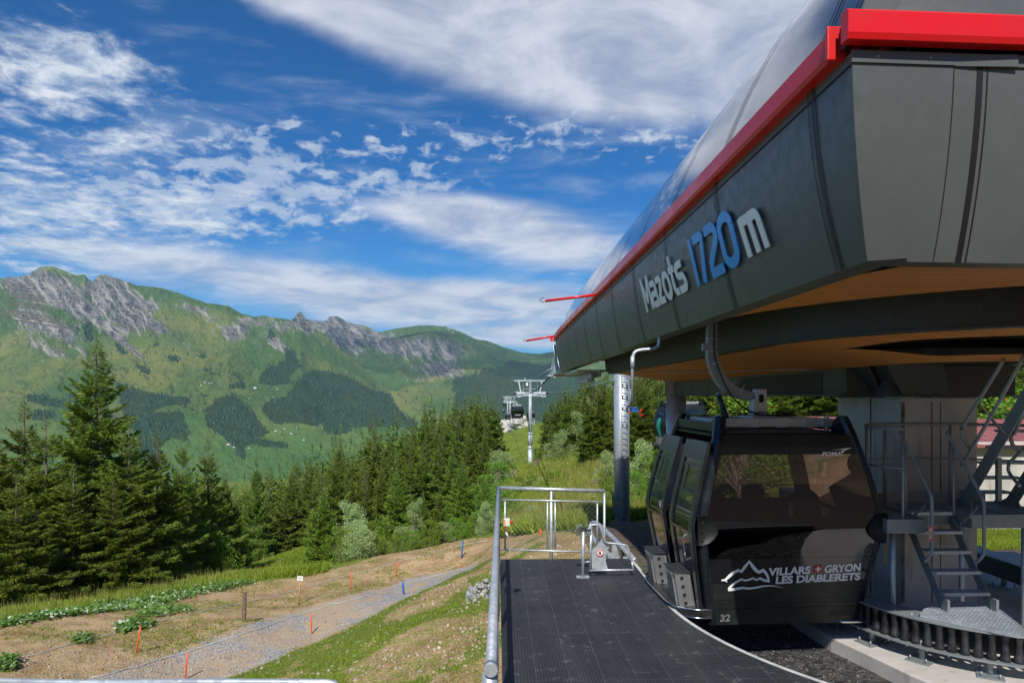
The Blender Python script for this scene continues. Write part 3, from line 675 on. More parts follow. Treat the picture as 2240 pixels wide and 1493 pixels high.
RK1 = [(110, 625, 62, 34, 12, 1.2), (150, 660, 80, 20, 38, 1.1), (235, 640, 42, 38, 20, 1.3), (285, 685, 42, 40, 35, 1.45), (345, 715, 34, 16, 20, .9), (215, 700, 95, 7, 40, 1.3), (265, 745, 60, 5, 38, 1.1), (60, 690, 60, 45, 60, .55),
       (135, 720, 60, 22, 15, .8), (30, 620, 30, 20, 0, .7), (420, 672, 45, 10, 10, .6), (330, 670, 20, 10, 0, .8), (505, 730, 30, 14, 10, .9), (535, 715, 22, 22, 60, .5), (590, 745, 30, 14, 20, .6), (660, 696, 20, 14, 20, 1.5), (560, 700, 40, 10, 0, .5), (630, 710, 30, 12, 10, .6), (680, 720, 24, 14, 30, .9), (470, 700, 60, 12, 18, .5), (600, 720, 50, 10, 15, .55), (200, 780, 90, 8, 35, .5), (120, 770, 70, 16, 20, .5), (620, 760, 40, 10, 40, .6)]
b1 = lambda px: np.interp(px, [-1500, 0, 300, 520, 640, 900, 1200, 3000], [1130, 1130, 1115, 1110, 1110, 1110, 1110, 1110])
M1 = mountain('mountain', R1, b1, -1500, 1250, 2300, 5200, 1250, 420, 1.45, 101, 175, FP1, RK1, M['mount'], 2.0)
FP2 = [[(1000, 830), (1090, 800), (1130, 790), (1215, 800), (1300, 826), (1340, 900), (1000, 950), (990, 860)], [(680, 775), (700, 770), (715, 800), (722, 815), (700, 800)], [(740, 775), (760, 795), (745, 790)]]
RK2 = [(700, 708, 50, 14, 10, 1.3), (745, 712, 30, 22, 30, 1.5), (790, 735, 55, 18, 18, 1.5), (735, 740, 10, 30, 10, 1.2), (690, 745, 45, 6, 12, .5), (875, 755, 40, 10, -12, .8), (905, 768, 40, 14, -12, .85), (950, 810, 60, 14, 10, .8), (940, 740, 60, 18, 20, .45), (920, 830, 30, 8, 0, .6), (980, 790, 60, 30, 20, .45), (850, 745, 30, 20, 30, .7), (1000, 760, 40, 20, 30, .4), (935, 770, 60, 12, 10, .6), (760, 760, 50, 12, 25, .6)]
b2 = lambda px: np.interp(px, [300, 900, 1100, 1200, 1400, 4500], [990, 980, 960, 950, 950, 950])
M2 = mountain('far_mountain', R2, b2, 300, 4200, 3800, 7800, 1000, 300, 1.25, 211, 210, FP2, RK2, M['mount'], 1.2)

# ---- the woods on those slopes, one mass of small conifers
def slope_woods(Mt, n, seed, hrange):
    X, Y, Z, px, py, fo, T, zr = Mt; rg = np.random.default_rng(seed)
    nr_, nc_ = X.shape
    i = rg.integers(0, nr_ - 20, n * 6); j = rg.integers(0, nc_ - 2, n * 6); vis = (px[i, j] > -60) & (px[i, j] < 1500)
    edge = fbm(X[i, j] / 200, Y[i, j] / 200, 3, seed) ; keep = vis & (((fo[i, j] > .5) & (rg.random(n * 6) < .30 + 2.6 * (fbm(X[i, j] / 75, Y[i, j] / 75, 3, seed + 4) + .12))) | (rg.random(n * 6) < .022 * (edge > .22)))
    i, j = i[keep][:n], j[keep][:n]; m = len(i)
    fi, fj = rg.random(m), rg.random(m)
    g = lambda A: A[i, j] * (1 - fi) * (1 - fj) + A[i + 1, j] * fi * (1 - fj) + A[i, j + 1] * (1 - fi) * fj + A[i + 1, j + 1] * fi * fj
    bx, by, bz = g(X), g(Y), g(Z); h = rg.uniform(*hrange, m); w_ = h * rg.uniform(.18, .34, m)
    an = rg.random(m) * 6.28; V = []
    for k in range(5): V.append(np.stack([bx + w_ * np.cos(an + k * 1.2566) * rg.uniform(.7, 1.2, m), by + w_ * np.sin(an + k * 1.2566) * rg.uniform(.7, 1.2, m), bz - 1 + rg.random(m) * 2], -1))
    V.append(np.stack([bx + rg.normal(0, .4, m), by, bz + h], -1)); V = np.stack(V, 1).reshape(-1, 3)
    b = np.arange(m)[:, None] * 6; Ft = np.concatenate([b + np.array([[k, (k + 1) % 5, 5]]) for k in range(5)], 0)
    return V, Ft
M['farwood'] = foliage('far_conifers', (.007, .020, .012), (.026, .058, .024), .1, .03, .006)
V1, F1 = slope_woods(M1, 32000, 5, (10, 27)); V2, F2 = slope_woods(M2, 9000, 6, (16, 30))
o = link('mountain_forest', np_mesh('mountain_forest', np.concatenate([V1, V2]), np.concatenate([F1, F2 + len(V1)]), M['farwood']))
tag(o, 'dark conifer woods spread over the lower mountain slopes across the valley', 'forest', kind='stuff')

# rows of avalanche barriers high on the left massif
for i in range(13):
    py_ = 618 + i * 6.2; x0 = 4 + 7 * (i % 3) - 25 * (i > 8); x1 = 62 + i * 6.5 + 9 * (i % 2); pts = []
    for px_ in np.arange(x0, x1, 5.0):
        e = np.hypot(M1[3] - px_, M1[4] - (py_ + (px_ - x0) * .16)) + 1e3 * (M1[6] > .985); k = np.unravel_index(np.argmin(e), e.shape)
        if e[k] < 4: pts.append(Vector((M1[0][k], M1[1][k], M1[2][k])))
    if len(pts) > 3:
        mb = MB(); mb.grid([[p + Vector((0, -3, 1)) for p in pts], [p + Vector((0, -4.5, 8.5)) for p in pts]], False); mb.grid([[p + Vector((0, -4.2, 8.5)) for p in pts], [p + Vector((0, -2.7, 1)) for p in pts]], False)
        tag(mb.build('avalanche_barrier', M['oldwood']), 'dark avalanche barrier row on the steep slope at the far left', 'avalanche barrier', 'rows of avalanche barriers on the far left slope')

# a cumulus bank high above the valley, out of the view, that shades the far mountain
cm_ = bpy.data.materials.new('thin_cloud'); cm_.use_nodes = True; cm_.node_tree.nodes.clear(); nt = NT(cm_.node_tree)
d_ = nt.n('ShaderNodeBsdfDiffuse'); d_.inputs[0].default_value = (.85, .86, .88, 1); t_ = nt.n('ShaderNodeBsdfTransparent'); mx_ = nt.n('ShaderNodeMixShader'); nt.l(nt.rng(nt.noise(gcoord(nt), .0016, 5, .6), .35, .62, .05, .40), mx_.inputs[0]); nt.l(t_.outputs[0], mx_.inputs[1]); nt.l(d_.outputs[0], mx_.inputs[2])
nt.l(mx_.outputs[0], nt.n('ShaderNodeOutputMaterial').inputs[0]); M['cloud'] = cm_
for (cx_, cy_, cz_, ax_, ay_, az__, sd_) in ((-780, 3350, 4200, 1500, 900, 240, 3),):
    mb = MB(); mb.sphere((0, 0, 0), 1, 26); vv = []
    for v in mb.v:
        n_ = mnoise.fractal(Vector((v[0] * 1.6, v[1] * 1.6, v[2] * 1.6 + sd_)), 1.0, 2.0, 5); r_ = 1 + .38 * n_; vv.append((cx_ + v[0] * ax_ * r_, cy_ + v[1] * ay_ * r_, cz_ + max(v[2], -.35) * az__ * (r_ + .5 * n_)))
    mb.v = vv; tag(mb.build('cloud', M['cloud']), kind='structure')
# ---------------------------------------------------------------- lift station
XC = 6.0; XL = 2.19; Y0 = 4.17; Y1 = 26.8; ZT = 4.67; ZB = 3.42      # axis, left wall, near end, far end, cladding top and bottom
XR = 2 * XC - XL
NS = 12
def inset(t): return .04 * t + .17 * t * t                             # how far the wall leans in, t from top to bottom
st = thing('lift_station', 'large dark grey gondola lift station with red gutters and a timber soffit', 'lift station', (XC, 12, -.35))
def B(name, mb, mt, label=None, parent=st, **kw): return mb.build(name, mt, parent, label, **kw)

def wall_pt(x, y, t, nx, ny, off=0.0):
    i = inset(t); return Vector((x - nx * i + nx * off, y - ny * i + ny * off, ZT + (ZB - ZT) * t))
# nose plan at the far end: walls curve in
def plan_left(y):
    if y <= 23.0: return XL
    k = (y - 23.0) / (Y1 - 23.0); return XL + .10 * k * k
seam_y = [4.68 + 2.10 * i for i in range(11)]
rows = []
ys = sorted(set([Y0] + seam_y + [23.0 + .2 * i for i in range(20)] + [Y1]))
mb = MB()
for sgn in (1, -1):
    g = []
    for k in range(NS + 1):
        t = k / NS; g.append([Vector(((XC + sgn * (plan_left(y) - XC)) + sgn * inset(t), y + (inset(t) if y == Y0 else (-inset(t) * 1.5 if y == Y1 else 0)), ZT + (ZB - ZT) * t)) for y in ys])
    if sgn < 0: g = [r_[::-1] for r_ in g]
    mb.grid(g[::-1], True)
    fl = [[g[-1][i], g[-1][i] + Vector((.27 * sgn, 0, .02))] for i in range(len(ys))]   # flange under the wall
    mb.grid([[r_[0] for r_ in fl], [r_[1] for r_ in fl]] if sgn > 0 else [[r_[1] for r_ in fl], [r_[0] for r_ in fl]], False)
side = B('side_cladding', mb, M['clad'])
mb = MB()                                                              # recessed joints between the side panels
for sgn in (1, -1):
    for y in seam_y:
        for dy_, w_ in ((0, .032), (.070, .016)):
            mb.grid([[Vector((XC + sgn * (plan_left(y + dy_) + inset(k / NS) - .012 - XC), y + dy_ + s * w_ / 2, ZT + (ZB - ZT) * k / NS)) for s in ((-1, 1) if sgn > 0 else (1, -1))] for k in range(NS + 1)])
    mb.beam((XC + sgn * (XL - .004 - XC), Y0, ZT - .075), (XC + sgn * (XL - .004 - XC), 23, ZT - .075), .006, .010)
B('panel_joint', mb, M['seam'])
# near end wall: gently bowed, leaning in at the bottom
def bow(x): q = (x - XC) / (XC - XL); return .22 * (1 - q * q) * -1 + .0
def front_y(x, t): return Y0 + inset(t) + .10 * min(1, (x - XL) / 1.0) * 0 + .05 * (1 - ((x - XC) / (XC - XL)) ** 2) * 0 + .045 * (x - XL) * (1 if x < XC else 0) + (.045 * (XR - x) if x >= XC else 0)
mb = MB(); xs_ = np.linspace(0, 1, 33)
g = []
for k in range(NS + 1):
    t = k / NS; a = XL + inset(t); b = XR - inset(t)
    g.append([Vector((a + (b - a) * s, front_y(a + (b - a) * s, t), ZT + (ZB - ZT) * t)) for s in xs_])
mb.grid(g, True)
mb.grid([g[-1], [p + Vector((0, .27, .02)) for p in g[-1]]], False)
front = B('front_cladding', mb, M['clad'])
for i in range(4):
    mb = MB(); x0 = 3.02 + i * 2.0
    for dx_, w_ in ((0, .040), (-.17, .006), (.05, .010)):
        mb.grid([[Vector((x0 + dx_ + s * w_ / 2, front_y(x0 + dx_, k / NS) - .004, ZT + (ZB - ZT) * k / NS)) for s in (-1, 1)] for k in range(NS + 1)])
    B('front_joint', mb, M['seam'])
mb = MB()
mb.beam((XL - .006, front_y(XL, 0) - .006, ZT - .03), (XC, front_y(XC, 0) - .006, ZT - .03), .008, .075)
mb.box((3.05, front_y(3.05, 0) - .014, ZT - .035), (.40, .008, .075))
ts_ = B('top_strip', mb, M['clad'])
for i in range(14):
    mb = MB(); x_ = 2.35 + i * .34; mb.cyl((x_, front_y(x_, 0) - .008, ZT - .03), (x_, front_y(x_, 0) - .016, ZT - .03), .006, 6); mb.build('screw', M['galv'], ts_)

# red gutters
def gutter(mb, pts, out, h, w):
    """pts along the eave, out: outward unit vectors"""
    prof = [(0, 0), (w * .85, .0), (w, .035), (w, h - .02), (w - .02, h), (0, h)]
    mb.grid([[p + Vector((o.x * a, o.y * a, b)) for p, o in zip(pts, out)] for a, b in prof], False)
    for idx, rev in ((0, False), (-1, True)):
        lp = [pts[idx] + Vector((out[idx].x * a, out[idx].y * a, b)) for a, b in prof]
        mb.add(lp, [tuple(range(len(lp)))[::-1] if rev else tuple(range(len(lp)))])
mb = MB(); gy_ = [Y0 + .12, 12, 20, 23.0] + [23.0 + .4 * i for i in range(1, 10)] + [Y1 + .02]
for sgn in (1, -1):
    pts = [Vector((XC + sgn * (plan_left(y) - XC), y, ZT + .0)) for y in gy_]; out = [Vector((-sgn, 0, 0))] * len(pts)
    if sgn < 0: pts.reverse()
    gutter(mb, pts, out, .19, .09)
gs = B('side_gutter', mb, M['red'])
for q_, s_ in (((XL - .055, Y0 + .10, ZT + .095), (.115, .035, .215)), ((XL - .055, Y1 + .04, ZT + .095), (.10, .03, .2))):
    mb = MB(); mb.box(q_, s_); mb.build('gutter_end_cap', M['red'], gs, bevel=.008)
mb = MB(); fx = np.linspace(XL - .075, XR + .075, 25)
gutter(mb, [Vector((x, front_y(min(max(x, XL), XR), 0) - .01, ZT + .035)) for x in fx], [Vector((0, -1, 0))] * 25, .185, .09)
gf = B('front_gutter', mb, M['red'])
mb = MB(); mb.box((XL - .035, Y0 + .03, ZT + .10), (.02, .07, .15)); mb.build('gutter_bracket', M['black'], gf)
# smoked roof: ribs every 2.1 m
prof = [(.03, .17), (.16, .50), (.36, .95), (.60, 1.36), (.90, 1.80), (1.25, 2.16), (1.75, 2.50), (2.5, 2.78), (3.81, 2.92)]
def smooth_prof(p, n=28):
    s = np.concatenate([[0], np.cumsum(np.hypot(np.diff([a for a, _ in p]), np.diff([b for _, b in p])))]); q = np.linspace(0, s[-1], n)
    cx = np.polyfit(s, [a for a, _ in p], 5); cz = np.polyfit(s, [b for _, b in p], 5)
    return [(float(np.polyval(cx, a)), float(np.polyval(cz, a))) for a in q]
RP = smooth_prof(prof); RP[0] = prof[0]
def roof_pt(sgn, y, a, z, lift=0.0):
    e = max(0, 1.0 - (Y1 - y) / 3.0); yy = y - e * e * a * .35
    ef = max(0, 1.0 - (y - Y0) / .01)
    return Vector((XC + sgn * (plan_left(y) + a - XC) - sgn * lift * .6, yy + (a if y == Y0 else 0) * .35, ZT + z + lift * .8))
mb = MB()
ry = sorted(set([Y0] + seam_y + [23 + .38 * i for i in range(10)] + [Y1]))
for sgn in (1, -1):
    g = [[roof_pt(sgn, y, a, z) for y in ry] for a, z in RP]
    if sgn > 0: g = g[::-1]
    mb.grid(g, True)
# near end of the roof: a sloping glazed front between the two flanks
roof = B('roof_panel', mb, M['roof'])
mb = MB(); g = []
for a, z in RP:
    l = roof_pt(1, Y0, a, z); r_ = roof_pt(-1, Y0, a, z)
    g.append([l.lerp(r_, s) for s in np.linspace(0, 1, 9)])
mb.grid(g, True); B('front_glazing', mb, M['glass_roof'])
mb = MB(); g2 = []
for a, z in RP[:4]:
    l = roof_pt(1, Y0, a, z); r_ = roof_pt(-1, Y0, a, z); g2.append([l + Vector((0, -.012, .0)), r_ + Vector((0, -.012, 0))])
mb.grid(g2[:3], False)
for sgn in (1, -1):
    pp = [roof_pt(sgn, Y0, a, z) + Vector((sgn * .10, -.02, 0)) for a, z in RP]
    for i in range(len(pp) - 1): mb.beam(pp[i], pp[i + 1], .20, .02, (0, 1, 0))
B('glazing_frame', mb, M['clad'])
mb = MB(); g = [[roof_pt(1, Y0 + .06, RP[i][0] + .05, RP[i][1] - .05) for i in (0, 14, 27)], [roof_pt(-1, Y0 + .06, RP[i][0] + .05, RP[i][1] - .05) + Vector((0, 0, 0)) for i in (0, 14, 27)]]
for sgn in (1, -1):
    for y in [Y0 + .03] + seam_y:
        mb = MB()
        for dy_ in (0, .07):
            pp = [roof_pt(sgn, y + dy_, a, z, .012) for a, z in RP]
            mb.grid([[p + Vector((0, -.014, 0)), p + Vector((0, .014, 0))][::-sgn] for p in pp], True)
        mb.build('roof_rib', M['seam'], roof)
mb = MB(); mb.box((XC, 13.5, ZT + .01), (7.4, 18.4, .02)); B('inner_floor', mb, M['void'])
# timber soffit: ring of boards outside the path the cabins take
CY = 8.4; RO = 3.38; RB = 2.72
mb = MB(); n = 40
arc = [Vector((XC - RO * math.cos(math.pi * i / n), CY - RO * math.sin(math.pi * i / n), ZB + .022)) for i in range(n + 1)]
def rim(p):
    d = Vector((p.x - XC, p.y - CY, 0)); xl_, xr_, yn = XL + .46, XR - .46, Y0 + .50
    s = 9
    if abs(d.x) > 1e-6: s = min(s, ((xr_ if d.x > 0 else xl_) - XC) / d.x)
    if d.y < -1e-6: s = min(s, (yn - CY) / d.y)
    return Vector((XC + d.x * s, CY + d.y * s, ZB + .022))
outer = [rim(p) for p in arc]
outer2 = []
mb.grid([outer, arc], False)
for sgn in (1, -1):   # corner fill
    c = Vector((XC + sgn * (XL + .46 - XC), Y0 + .50, ZB + .022))
    k = min(range(n), key=lambda i: (outer[i] - c).length); mb.add([c, outer[k], outer[k + 1]], [(0, 1, 2)]); 
mb.grid([[p + Vector((0, 0, .05)) for p in arc], arc], False)
B('timber_soffit', mb, M['wood'])
# guide girder: straight down both sides and round the near end
def stad(rad, y_far, n=36):
    l = [Vector((XC - rad, y_far, 0)), Vector((XC - rad, CY, 0))]
    l += [Vector((XC - rad * math.cos(math.pi * i / n), CY - rad * math.sin(math.pi * i / n), 0)) for i in range(1, n)]
    return l + [Vector((XC + rad, CY, 0)), Vector((XC + rad, y_far, 0))]
mb = MB(); so = stad(RB, 19.9); si = stad(RB - .12, 19.9)
def lift_(l, z, taper=True): return [p + Vector((0, 0, z)) for p in l]
mb.grid([lift_(so, 3.17), lift_(so, 3.82)], False); mb.grid([lift_(si, 3.82), lift_(si, 3.17)], False)
mb.grid([lift_(stad(RB + .03, 19.9), 3.165), lift_(stad(RB - .17, 19.9), 3.165)][::-1], False); mb.grid([lift_(stad(RB + .03, 19.9), 3.165), lift_(stad(RB + .03, 19.9), 3.185)], False)
mb.prism([(XC - RB, 19.9, 3.17), (XC - RB, 20.6, 3.30), (XC - RB, 20.9, 3.82), (XC - RB, 19.9, 3.82)], (.12, 0, 0))
B('guide_girder', mb, M['girder'])
mb = MB(); mb.box((XC, 15.6, 3.9), (2 * RO + .4, 21.2, .06)); B('rail_bay_shade', mb, M['void'])  # added dark sheet, its colour stands in for shade in the open bay
# soffit inside the girder: boards sloping down to the central spine
KX = 4.86; KZ = 2.93; KB = 2.53
mb = MB()
inn = stad(RB - .17, 19.7); kx2 = 2 * XC - KX
keel = []
for p in inn:
    if p.y > CY: keel.append(Vector((KX if p.x < XC else kx2, max(p.y - (.6 if p.y > 15 else 0), CY), KZ)))
    else:
        a = math.atan2(p.y - CY, p.x - XC); keel.append(Vector((XC + 1.14 * math.cos(a), CY + .9 * math.sin(a), KZ)))
top_ = lift_(inn, 3.168)
# leave a dark trapping hole on the near left as in the photograph
nT = len(top_)
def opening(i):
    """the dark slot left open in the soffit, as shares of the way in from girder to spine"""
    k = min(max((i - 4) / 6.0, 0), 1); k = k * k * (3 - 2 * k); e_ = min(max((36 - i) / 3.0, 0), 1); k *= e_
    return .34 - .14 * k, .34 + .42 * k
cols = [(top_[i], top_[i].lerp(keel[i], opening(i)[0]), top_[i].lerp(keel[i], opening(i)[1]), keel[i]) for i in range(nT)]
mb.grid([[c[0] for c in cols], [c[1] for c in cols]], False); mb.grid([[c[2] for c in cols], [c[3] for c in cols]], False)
B('lower_soffit', mb, M['wood'])
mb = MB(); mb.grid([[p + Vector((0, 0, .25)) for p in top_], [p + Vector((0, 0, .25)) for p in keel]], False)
B('soffit_recess_shade', mb, M['void'])  # near-black sheet behind the slot, shade put into its colour
mb = MB(); a_ = Vector((XC - RB + .25, 17.6, 3.120)); b_ = Vector((KX - .1, 10.2, 2.94)); mb.beam(a_, b_, .03, .012); B('soffit_joint', mb, M['galv_dull'])
# spine girder, transverse box, columns and pier
mb = MB(); mb.box((XC, 14.55, (KZ + KB) / 2), (2 * (XC - KX), 10.3, KZ - KB)); mb.beam((KX - .04, 9.4, KB + .02), (KX - .04, 19.7, KB + .02), .10, .03)
mb.prism([(KX + .3, 9.4, KZ + .05), (KX + .3, 19.9, KZ + .05), (KX + .3, 20.6, KZ + .3), (KX + .3, 9.4, KZ + .3)], (1.7, 0, 0))
B('spine_girder', mb, M['steel_dark'])
mb = MB(); mb.prism([(KX - .006, 10.1, KB + .02), (KX - .006, 14.1, KB + .02), (KX - .006, 13.4, KZ - .04), (KX - .006, 10.1, KZ - .04)], (.004, 0, 0)); B('girder_recess_shade', mb, M['black'])  # flat black patch on the face, a recess's shade done in colour
mb = MB()      # steel head on top of the pier
mb.prism([(4.95, 9.9, KZ + .02), (4.95, 8.9, KZ + .02), (5.4, 8.5, KZ + .02), (6.9, 8.5, KZ + .02), (7.4, 9.0, KZ + .02), (7.4, 9.9, KZ + .02)], (0, 0, .2))
mb.box((6.05, 9.9, 2.74), (1.7, 1.9, .40)); mb.prism([(5.0, 8.7, 2.98), (5.75, 8.7, 2.98), (6.0, 8.9, 2.56), (5.35, 8.9, 2.56)], (0, .9, 0))
mb.prism([(4.9, 9.0, 2.95), (4.9, 10.4, 2.95), (5.3, 10.6, 2.52), (5.3, 9.3, 2.52)], (.05, 0, 0)); mb.box((6.1, 9.02, 2.54), (1.0, .05, .04))
B('pier_head', mb, M['steel_dark'])
for x_, y_ in ((5.36, 9.35), (5.40, 9.7), (5.36, 10.1), (5.62, 9.0), (5.84, 9.0)):
    mb = MB(); mb.box((x_ - .02, y_, 2.60), (.07, .10, .14)); mb.cyl((x_ - .08, y_, 2.58), (x_ + .05, y_, 2.58), .028, 8); B('mounting_lug', mb, M['galv_dull'], bevel=.006)
pier = MB(); pier.box((6.0, 10.0, 1.05), (1.06, 1.7, 2.94)); pr = B('pier', pier, M['concrete'], 'board marked concrete pier below the middle of the station', bevel=.012)
for x_, w_ in ((5.50, .05), (5.90, .012), (6.02, .008)):
    mb = MB(); mb.box((x_, 9.146, 1.1), (w_, .006, 2.72)); mb.build('formwork_joint', M['bark'], pr)
mb = MB(); mb.cyl((5.42, 9.8, 2.5), (5.42, 9.8, -.3), .013, 6); B('downpipe', mb, M['galv_dull'])
mb = MB(); mb.box((5.14, 8.95, 1.2), (.06, .012, 1.75)); B('pale_upright', mb, mat('sheet_upright', (.24, .25, .25), .5, .3))
def column(x, y, r, ztop, zbot, name='column', lbl=None):
    mb = MB(); mb.cyl((x, y, zbot), (x, y, ztop), r, 40); return B(name, mb, M['galv'], lbl)
D1 = 34.0; c1_ = P(1360, 1143, D1); z0 = hz1(c1_.x, c1_.y) - .2; k1 = D1 / 19.5
colA = thing('lift_tower', 'round galvanised tower with a ladder rising behind the station, left of the near cabin', 'lift tower', (c1_.x, c1_.y, z0))
mb = MB(); mb.cyl((c1_.x, c1_.y, z0), (c1_.x, c1_.y, 4.6), .222 * k1, 48); mb.build('pole', M['galv'], colA)
mb = MB(); lx = c1_.x + .07; ly = c1_.y - .222 * k1 - .14
for s in (-.16, .16): mb.beam((lx + s, ly, z0 + .1), (lx + s, ly, 4.5), .022, .04)
zz = z0 + .35
while zz < 4.4: mb.cyl((lx - .16, ly, zz), (lx + .16, ly, zz), .018, 6); zz += .28
for zz in (P(0, 925, D1).z, P(0, 890, D1).z, P(0, 865, D1).z, P(0, 998, D1).z, P(0, 1022, D1).z, P(0, 840, D1).z):
    for s in (-.12, .12): mb.box((lx + s, ly + .08, zz), (.09, .14, .06))
mb.build('ladder', M['galv_dull'], colA)
zc = P(0, 1098, D1).z; xc_ = P(1350, 0, D1).x; yc_ = c1_.y - .222 * k1 * .9
mb = MB(); mb.prism([(xc_ - .08, yc_ - .03, zc), (xc_, yc_ - .06, zc - .07), (xc_ + .08, yc_ - .07, zc), (xc_, yc_ - .06, zc + .07)], (0, -.006, 0)); wp_ = mb.build('warning_plate', M['yellow'], colA)
mb = MB(); mb.prism([(xc_ - .02, yc_ - .07, zc - .035), (xc_ + .02, yc_ - .08, zc - .035), (xc_, yc_ - .075, zc + .04)], (0, -.004, 0)); mb.build('warning_mark', M['black'], wp_)
for s in (-.42, .36):
    mb = MB(); mb.cyl((c1_.x + s, c1_.y - .2, P(0, 829, D1).z), (c1_.x + s * 1.15, c1_.y - .36, P(0, 830, D1).z), .055, 8); mb.build('rope_lug', M['galv_dull'], colA)
c2_ = P(1479, 900, 19.0); colB = column(c2_.x, c2_.y, .275, 2.98, hz1(c2_.x, c2_.y) - .1, lbl='bare round galvanised column half hidden by the near cabin')
mb = MB(); mb.tube([(c2_.x + .02, c2_.y - .29, 2.15), (c2_.x - .02, c2_.y - .30, 1.9), (c2_.x + .2, c2_.y - .3, 1.55)], .012, 6); mb.box((c2_.x + .15, c2_.y - .28, 2.28), (.12, .06, .03)); mb.build('loose_wire', M['galv_dull'], colB)
# nose details, rope guide under the nose
mb = MB()
mb.prism([(XL + .12, Y1 - .1, 3.55), (XL + .02, Y1 + .25, 4.55), (XL + .9, Y1 + .3, 4.6), (XL + .9, Y1 - .1, 3.55)][::-1], (0, .02, 0))
mb.add([(XL + .12, Y1 - .12, 3.42), (XL + .02, Y1 + .05, 4.05), (XL - .10, Y1 + .9, 3.30), (XL + .9, Y1 + .9, 3.30), (XL + .9, Y1 - .1, 3.42)], [(0, 1, 2), (0, 2, 3, 4)])
B('nose_plate', mb, M['lift_paint'])
mb = MB(); mb.box((XL + .55, Y1 + .6, 3.33), (1.5, .5, .05)); B('nose_shelf', mb, M['galv'])
mb = MB(); mb.box((XL + .7, 22.6, 3.30), (.9, 3.6, .06))
for i in range(12): mb.cyl((XL + .65, 21.0 + i * .3, 3.15), (XL + .75, 21.0 + i * .3, 3.15), .10, 12)
mb.box((XL + .7, 22.6, 3.02), (.22, 3.2, .10)); mb.box((XL + .95, 22.2, 3.22), (.05, 3.0, .22))
B('sheave_train', mb, M['galv'])
# red wind poles on the gutter
for (pa, pb, r_) in ((P(1300, 645, 14.8), P(1193, 658, 15.2), .030), (P(1211, 735, 26), P(1151, 745, 26.4), .040)):
    mb = MB(); mb.cyl(pa, pb, r_, 10); ln = [pb + Vector((-.02 - .11 * math.sin(a) * .9, 0, .02 + .05 * (1 - math.cos(a)) - .05)) for a in np.linspace(0, math.pi, 9)]
    pl = B('outrigger_pole', mb, M['red']); mb = MB(); mb.tube(ln, .008, 6); mb.build('loop', M['black'], pl)
# S-shaped sensor pipe hanging from the wall foot
pp = [P(1442, 722, 10.3), P(1442, 748, 10.3), P(1437, 759, 10.3), P(1424, 763, 10.3), P(1403, 765, 10.3), P(1389, 770, 10.3), P(1383.5, 782, 10.3), P(1383.5, 880, 10.3)]
def smooth_path(p, k=6):
    out = []
    for i in range(len(p) - 1):
        p0, p1, p2, p3 = p[max(i - 1, 0)], p[i], p[i + 1], p[min(i + 2, len(p) - 1)]
        for j in range(k):
            t = j / k; out.append(.5 * ((2 * p1) + (p2 - p0) * t + (2 * p0 - 5 * p1 + 4 * p2 - p3) * t * t + (3 * p1 - p0 - 3 * p2 + p3) * t ** 3))
    return out + [p[-1]]
mb = MB(); mb.tube(smooth_path(pp[:7]) + [pp[7]], .027, 12); mb.cyl(P(1383.5, 779, 10.3), P(1383.5, 806, 10.3), .034, 12)
sp = B('sensor_pipe', mb, M['galv'], 'thin galvanised pipe bent in an S below the wall')
mb = MB(); mb.tube(smooth_path([P(1383, 880, 10.3), P(1377, 886, 10.3), P(1372, 893, 10.3), P(1373, 900, 10.3), P(1380, 902, 10.3)]), .011, 8); mb.build('cable', M['rubber'], sp)
mb = MB(); mb.box(P(1388, 897, 10.3), (.10, .07, .042)); mb.cyl(P(1388, 893, 10.3), P(1388, 890, 10.3), .05, 10); mb.build('sensor_box', M['blue_pl'], sp)
mb = MB()
q = [P(1406, 896, 10.3), P(1401, 897, 10.3), P(1399.5, 902, 10.3), P(1402, 908, 10.3), P(1408, 908, 10.3)]; mb.tube(q, .010, 8); mb.build('wind_fork', M['red'], sp); mb = MB(); mb.cyl(P(1375, 902, 10.25), P(1381, 902, 10.25), .009, 6); mb.build('cable_gland', M['orange'], sp); mb = MB(); mb.cyl(P(1381, 900, 10.3), P(1401, 900, 10.3), .005, 6); mb.build('fork_arm', M['galv_dull'], sp)
mb = MB(); mb.cyl(P(1377, 852, 10.3), P(1383, 852, 10.3), .012, 6); mb.cyl(P(1377, 862, 10.3), P(1383, 862, 10.3), .012, 6); mb.cyl(P(1378.5, 850, 10.3), P(1378.5, 893, 10.3), .008, 6); mb.build('clamp', M['galv_dull'], sp)

# ---------------------------------------------------------------- lettering on the side wall, cut from plate
def stroke_poly(path, w, cap_ext=0.0, rnd=6):
    """flat ribbon along a path in the letter plane: returns left and right edges"""
    n = len(path); L = []; Rr = []
    for i in range(n):
        p = Vector(path[i]).to_2d(); a = Vector(path[max(i - 1, 0)]).to_2d(); b = Vector(path[min(i + 1, n - 1)]).to_2d()
        if i == 0: t1 = t2 = (b - p).normalized()
        elif i == n - 1: t1 = t2 = (p - a).normalized()
        else: t1 = (p - a).normalized(); t2 = (b - p).normalized()
        n1 = Vector((-t1.y, t1.x)); n2 = Vector((-t2.y, t2.x)); m_ = (n1 + n2); 
        if m_.length < 1e-4: m_ = n1
        m_.normalize(); s = 1 / max(.45, m_.dot(n1)); L.append(p + m_ * w / 2 * s); Rr.append(p - m_ * w / 2 * s)
    return L, Rr
def arcp(cx, cy, rx, ry, a0, a1, n=8): return [(cx + rx * math.cos(R(a0 + (a1 - a0) * i / n)), cy + ry * math.sin(R(a0 + (a1 - a0) * i / n))) for i in range(n + 1)]
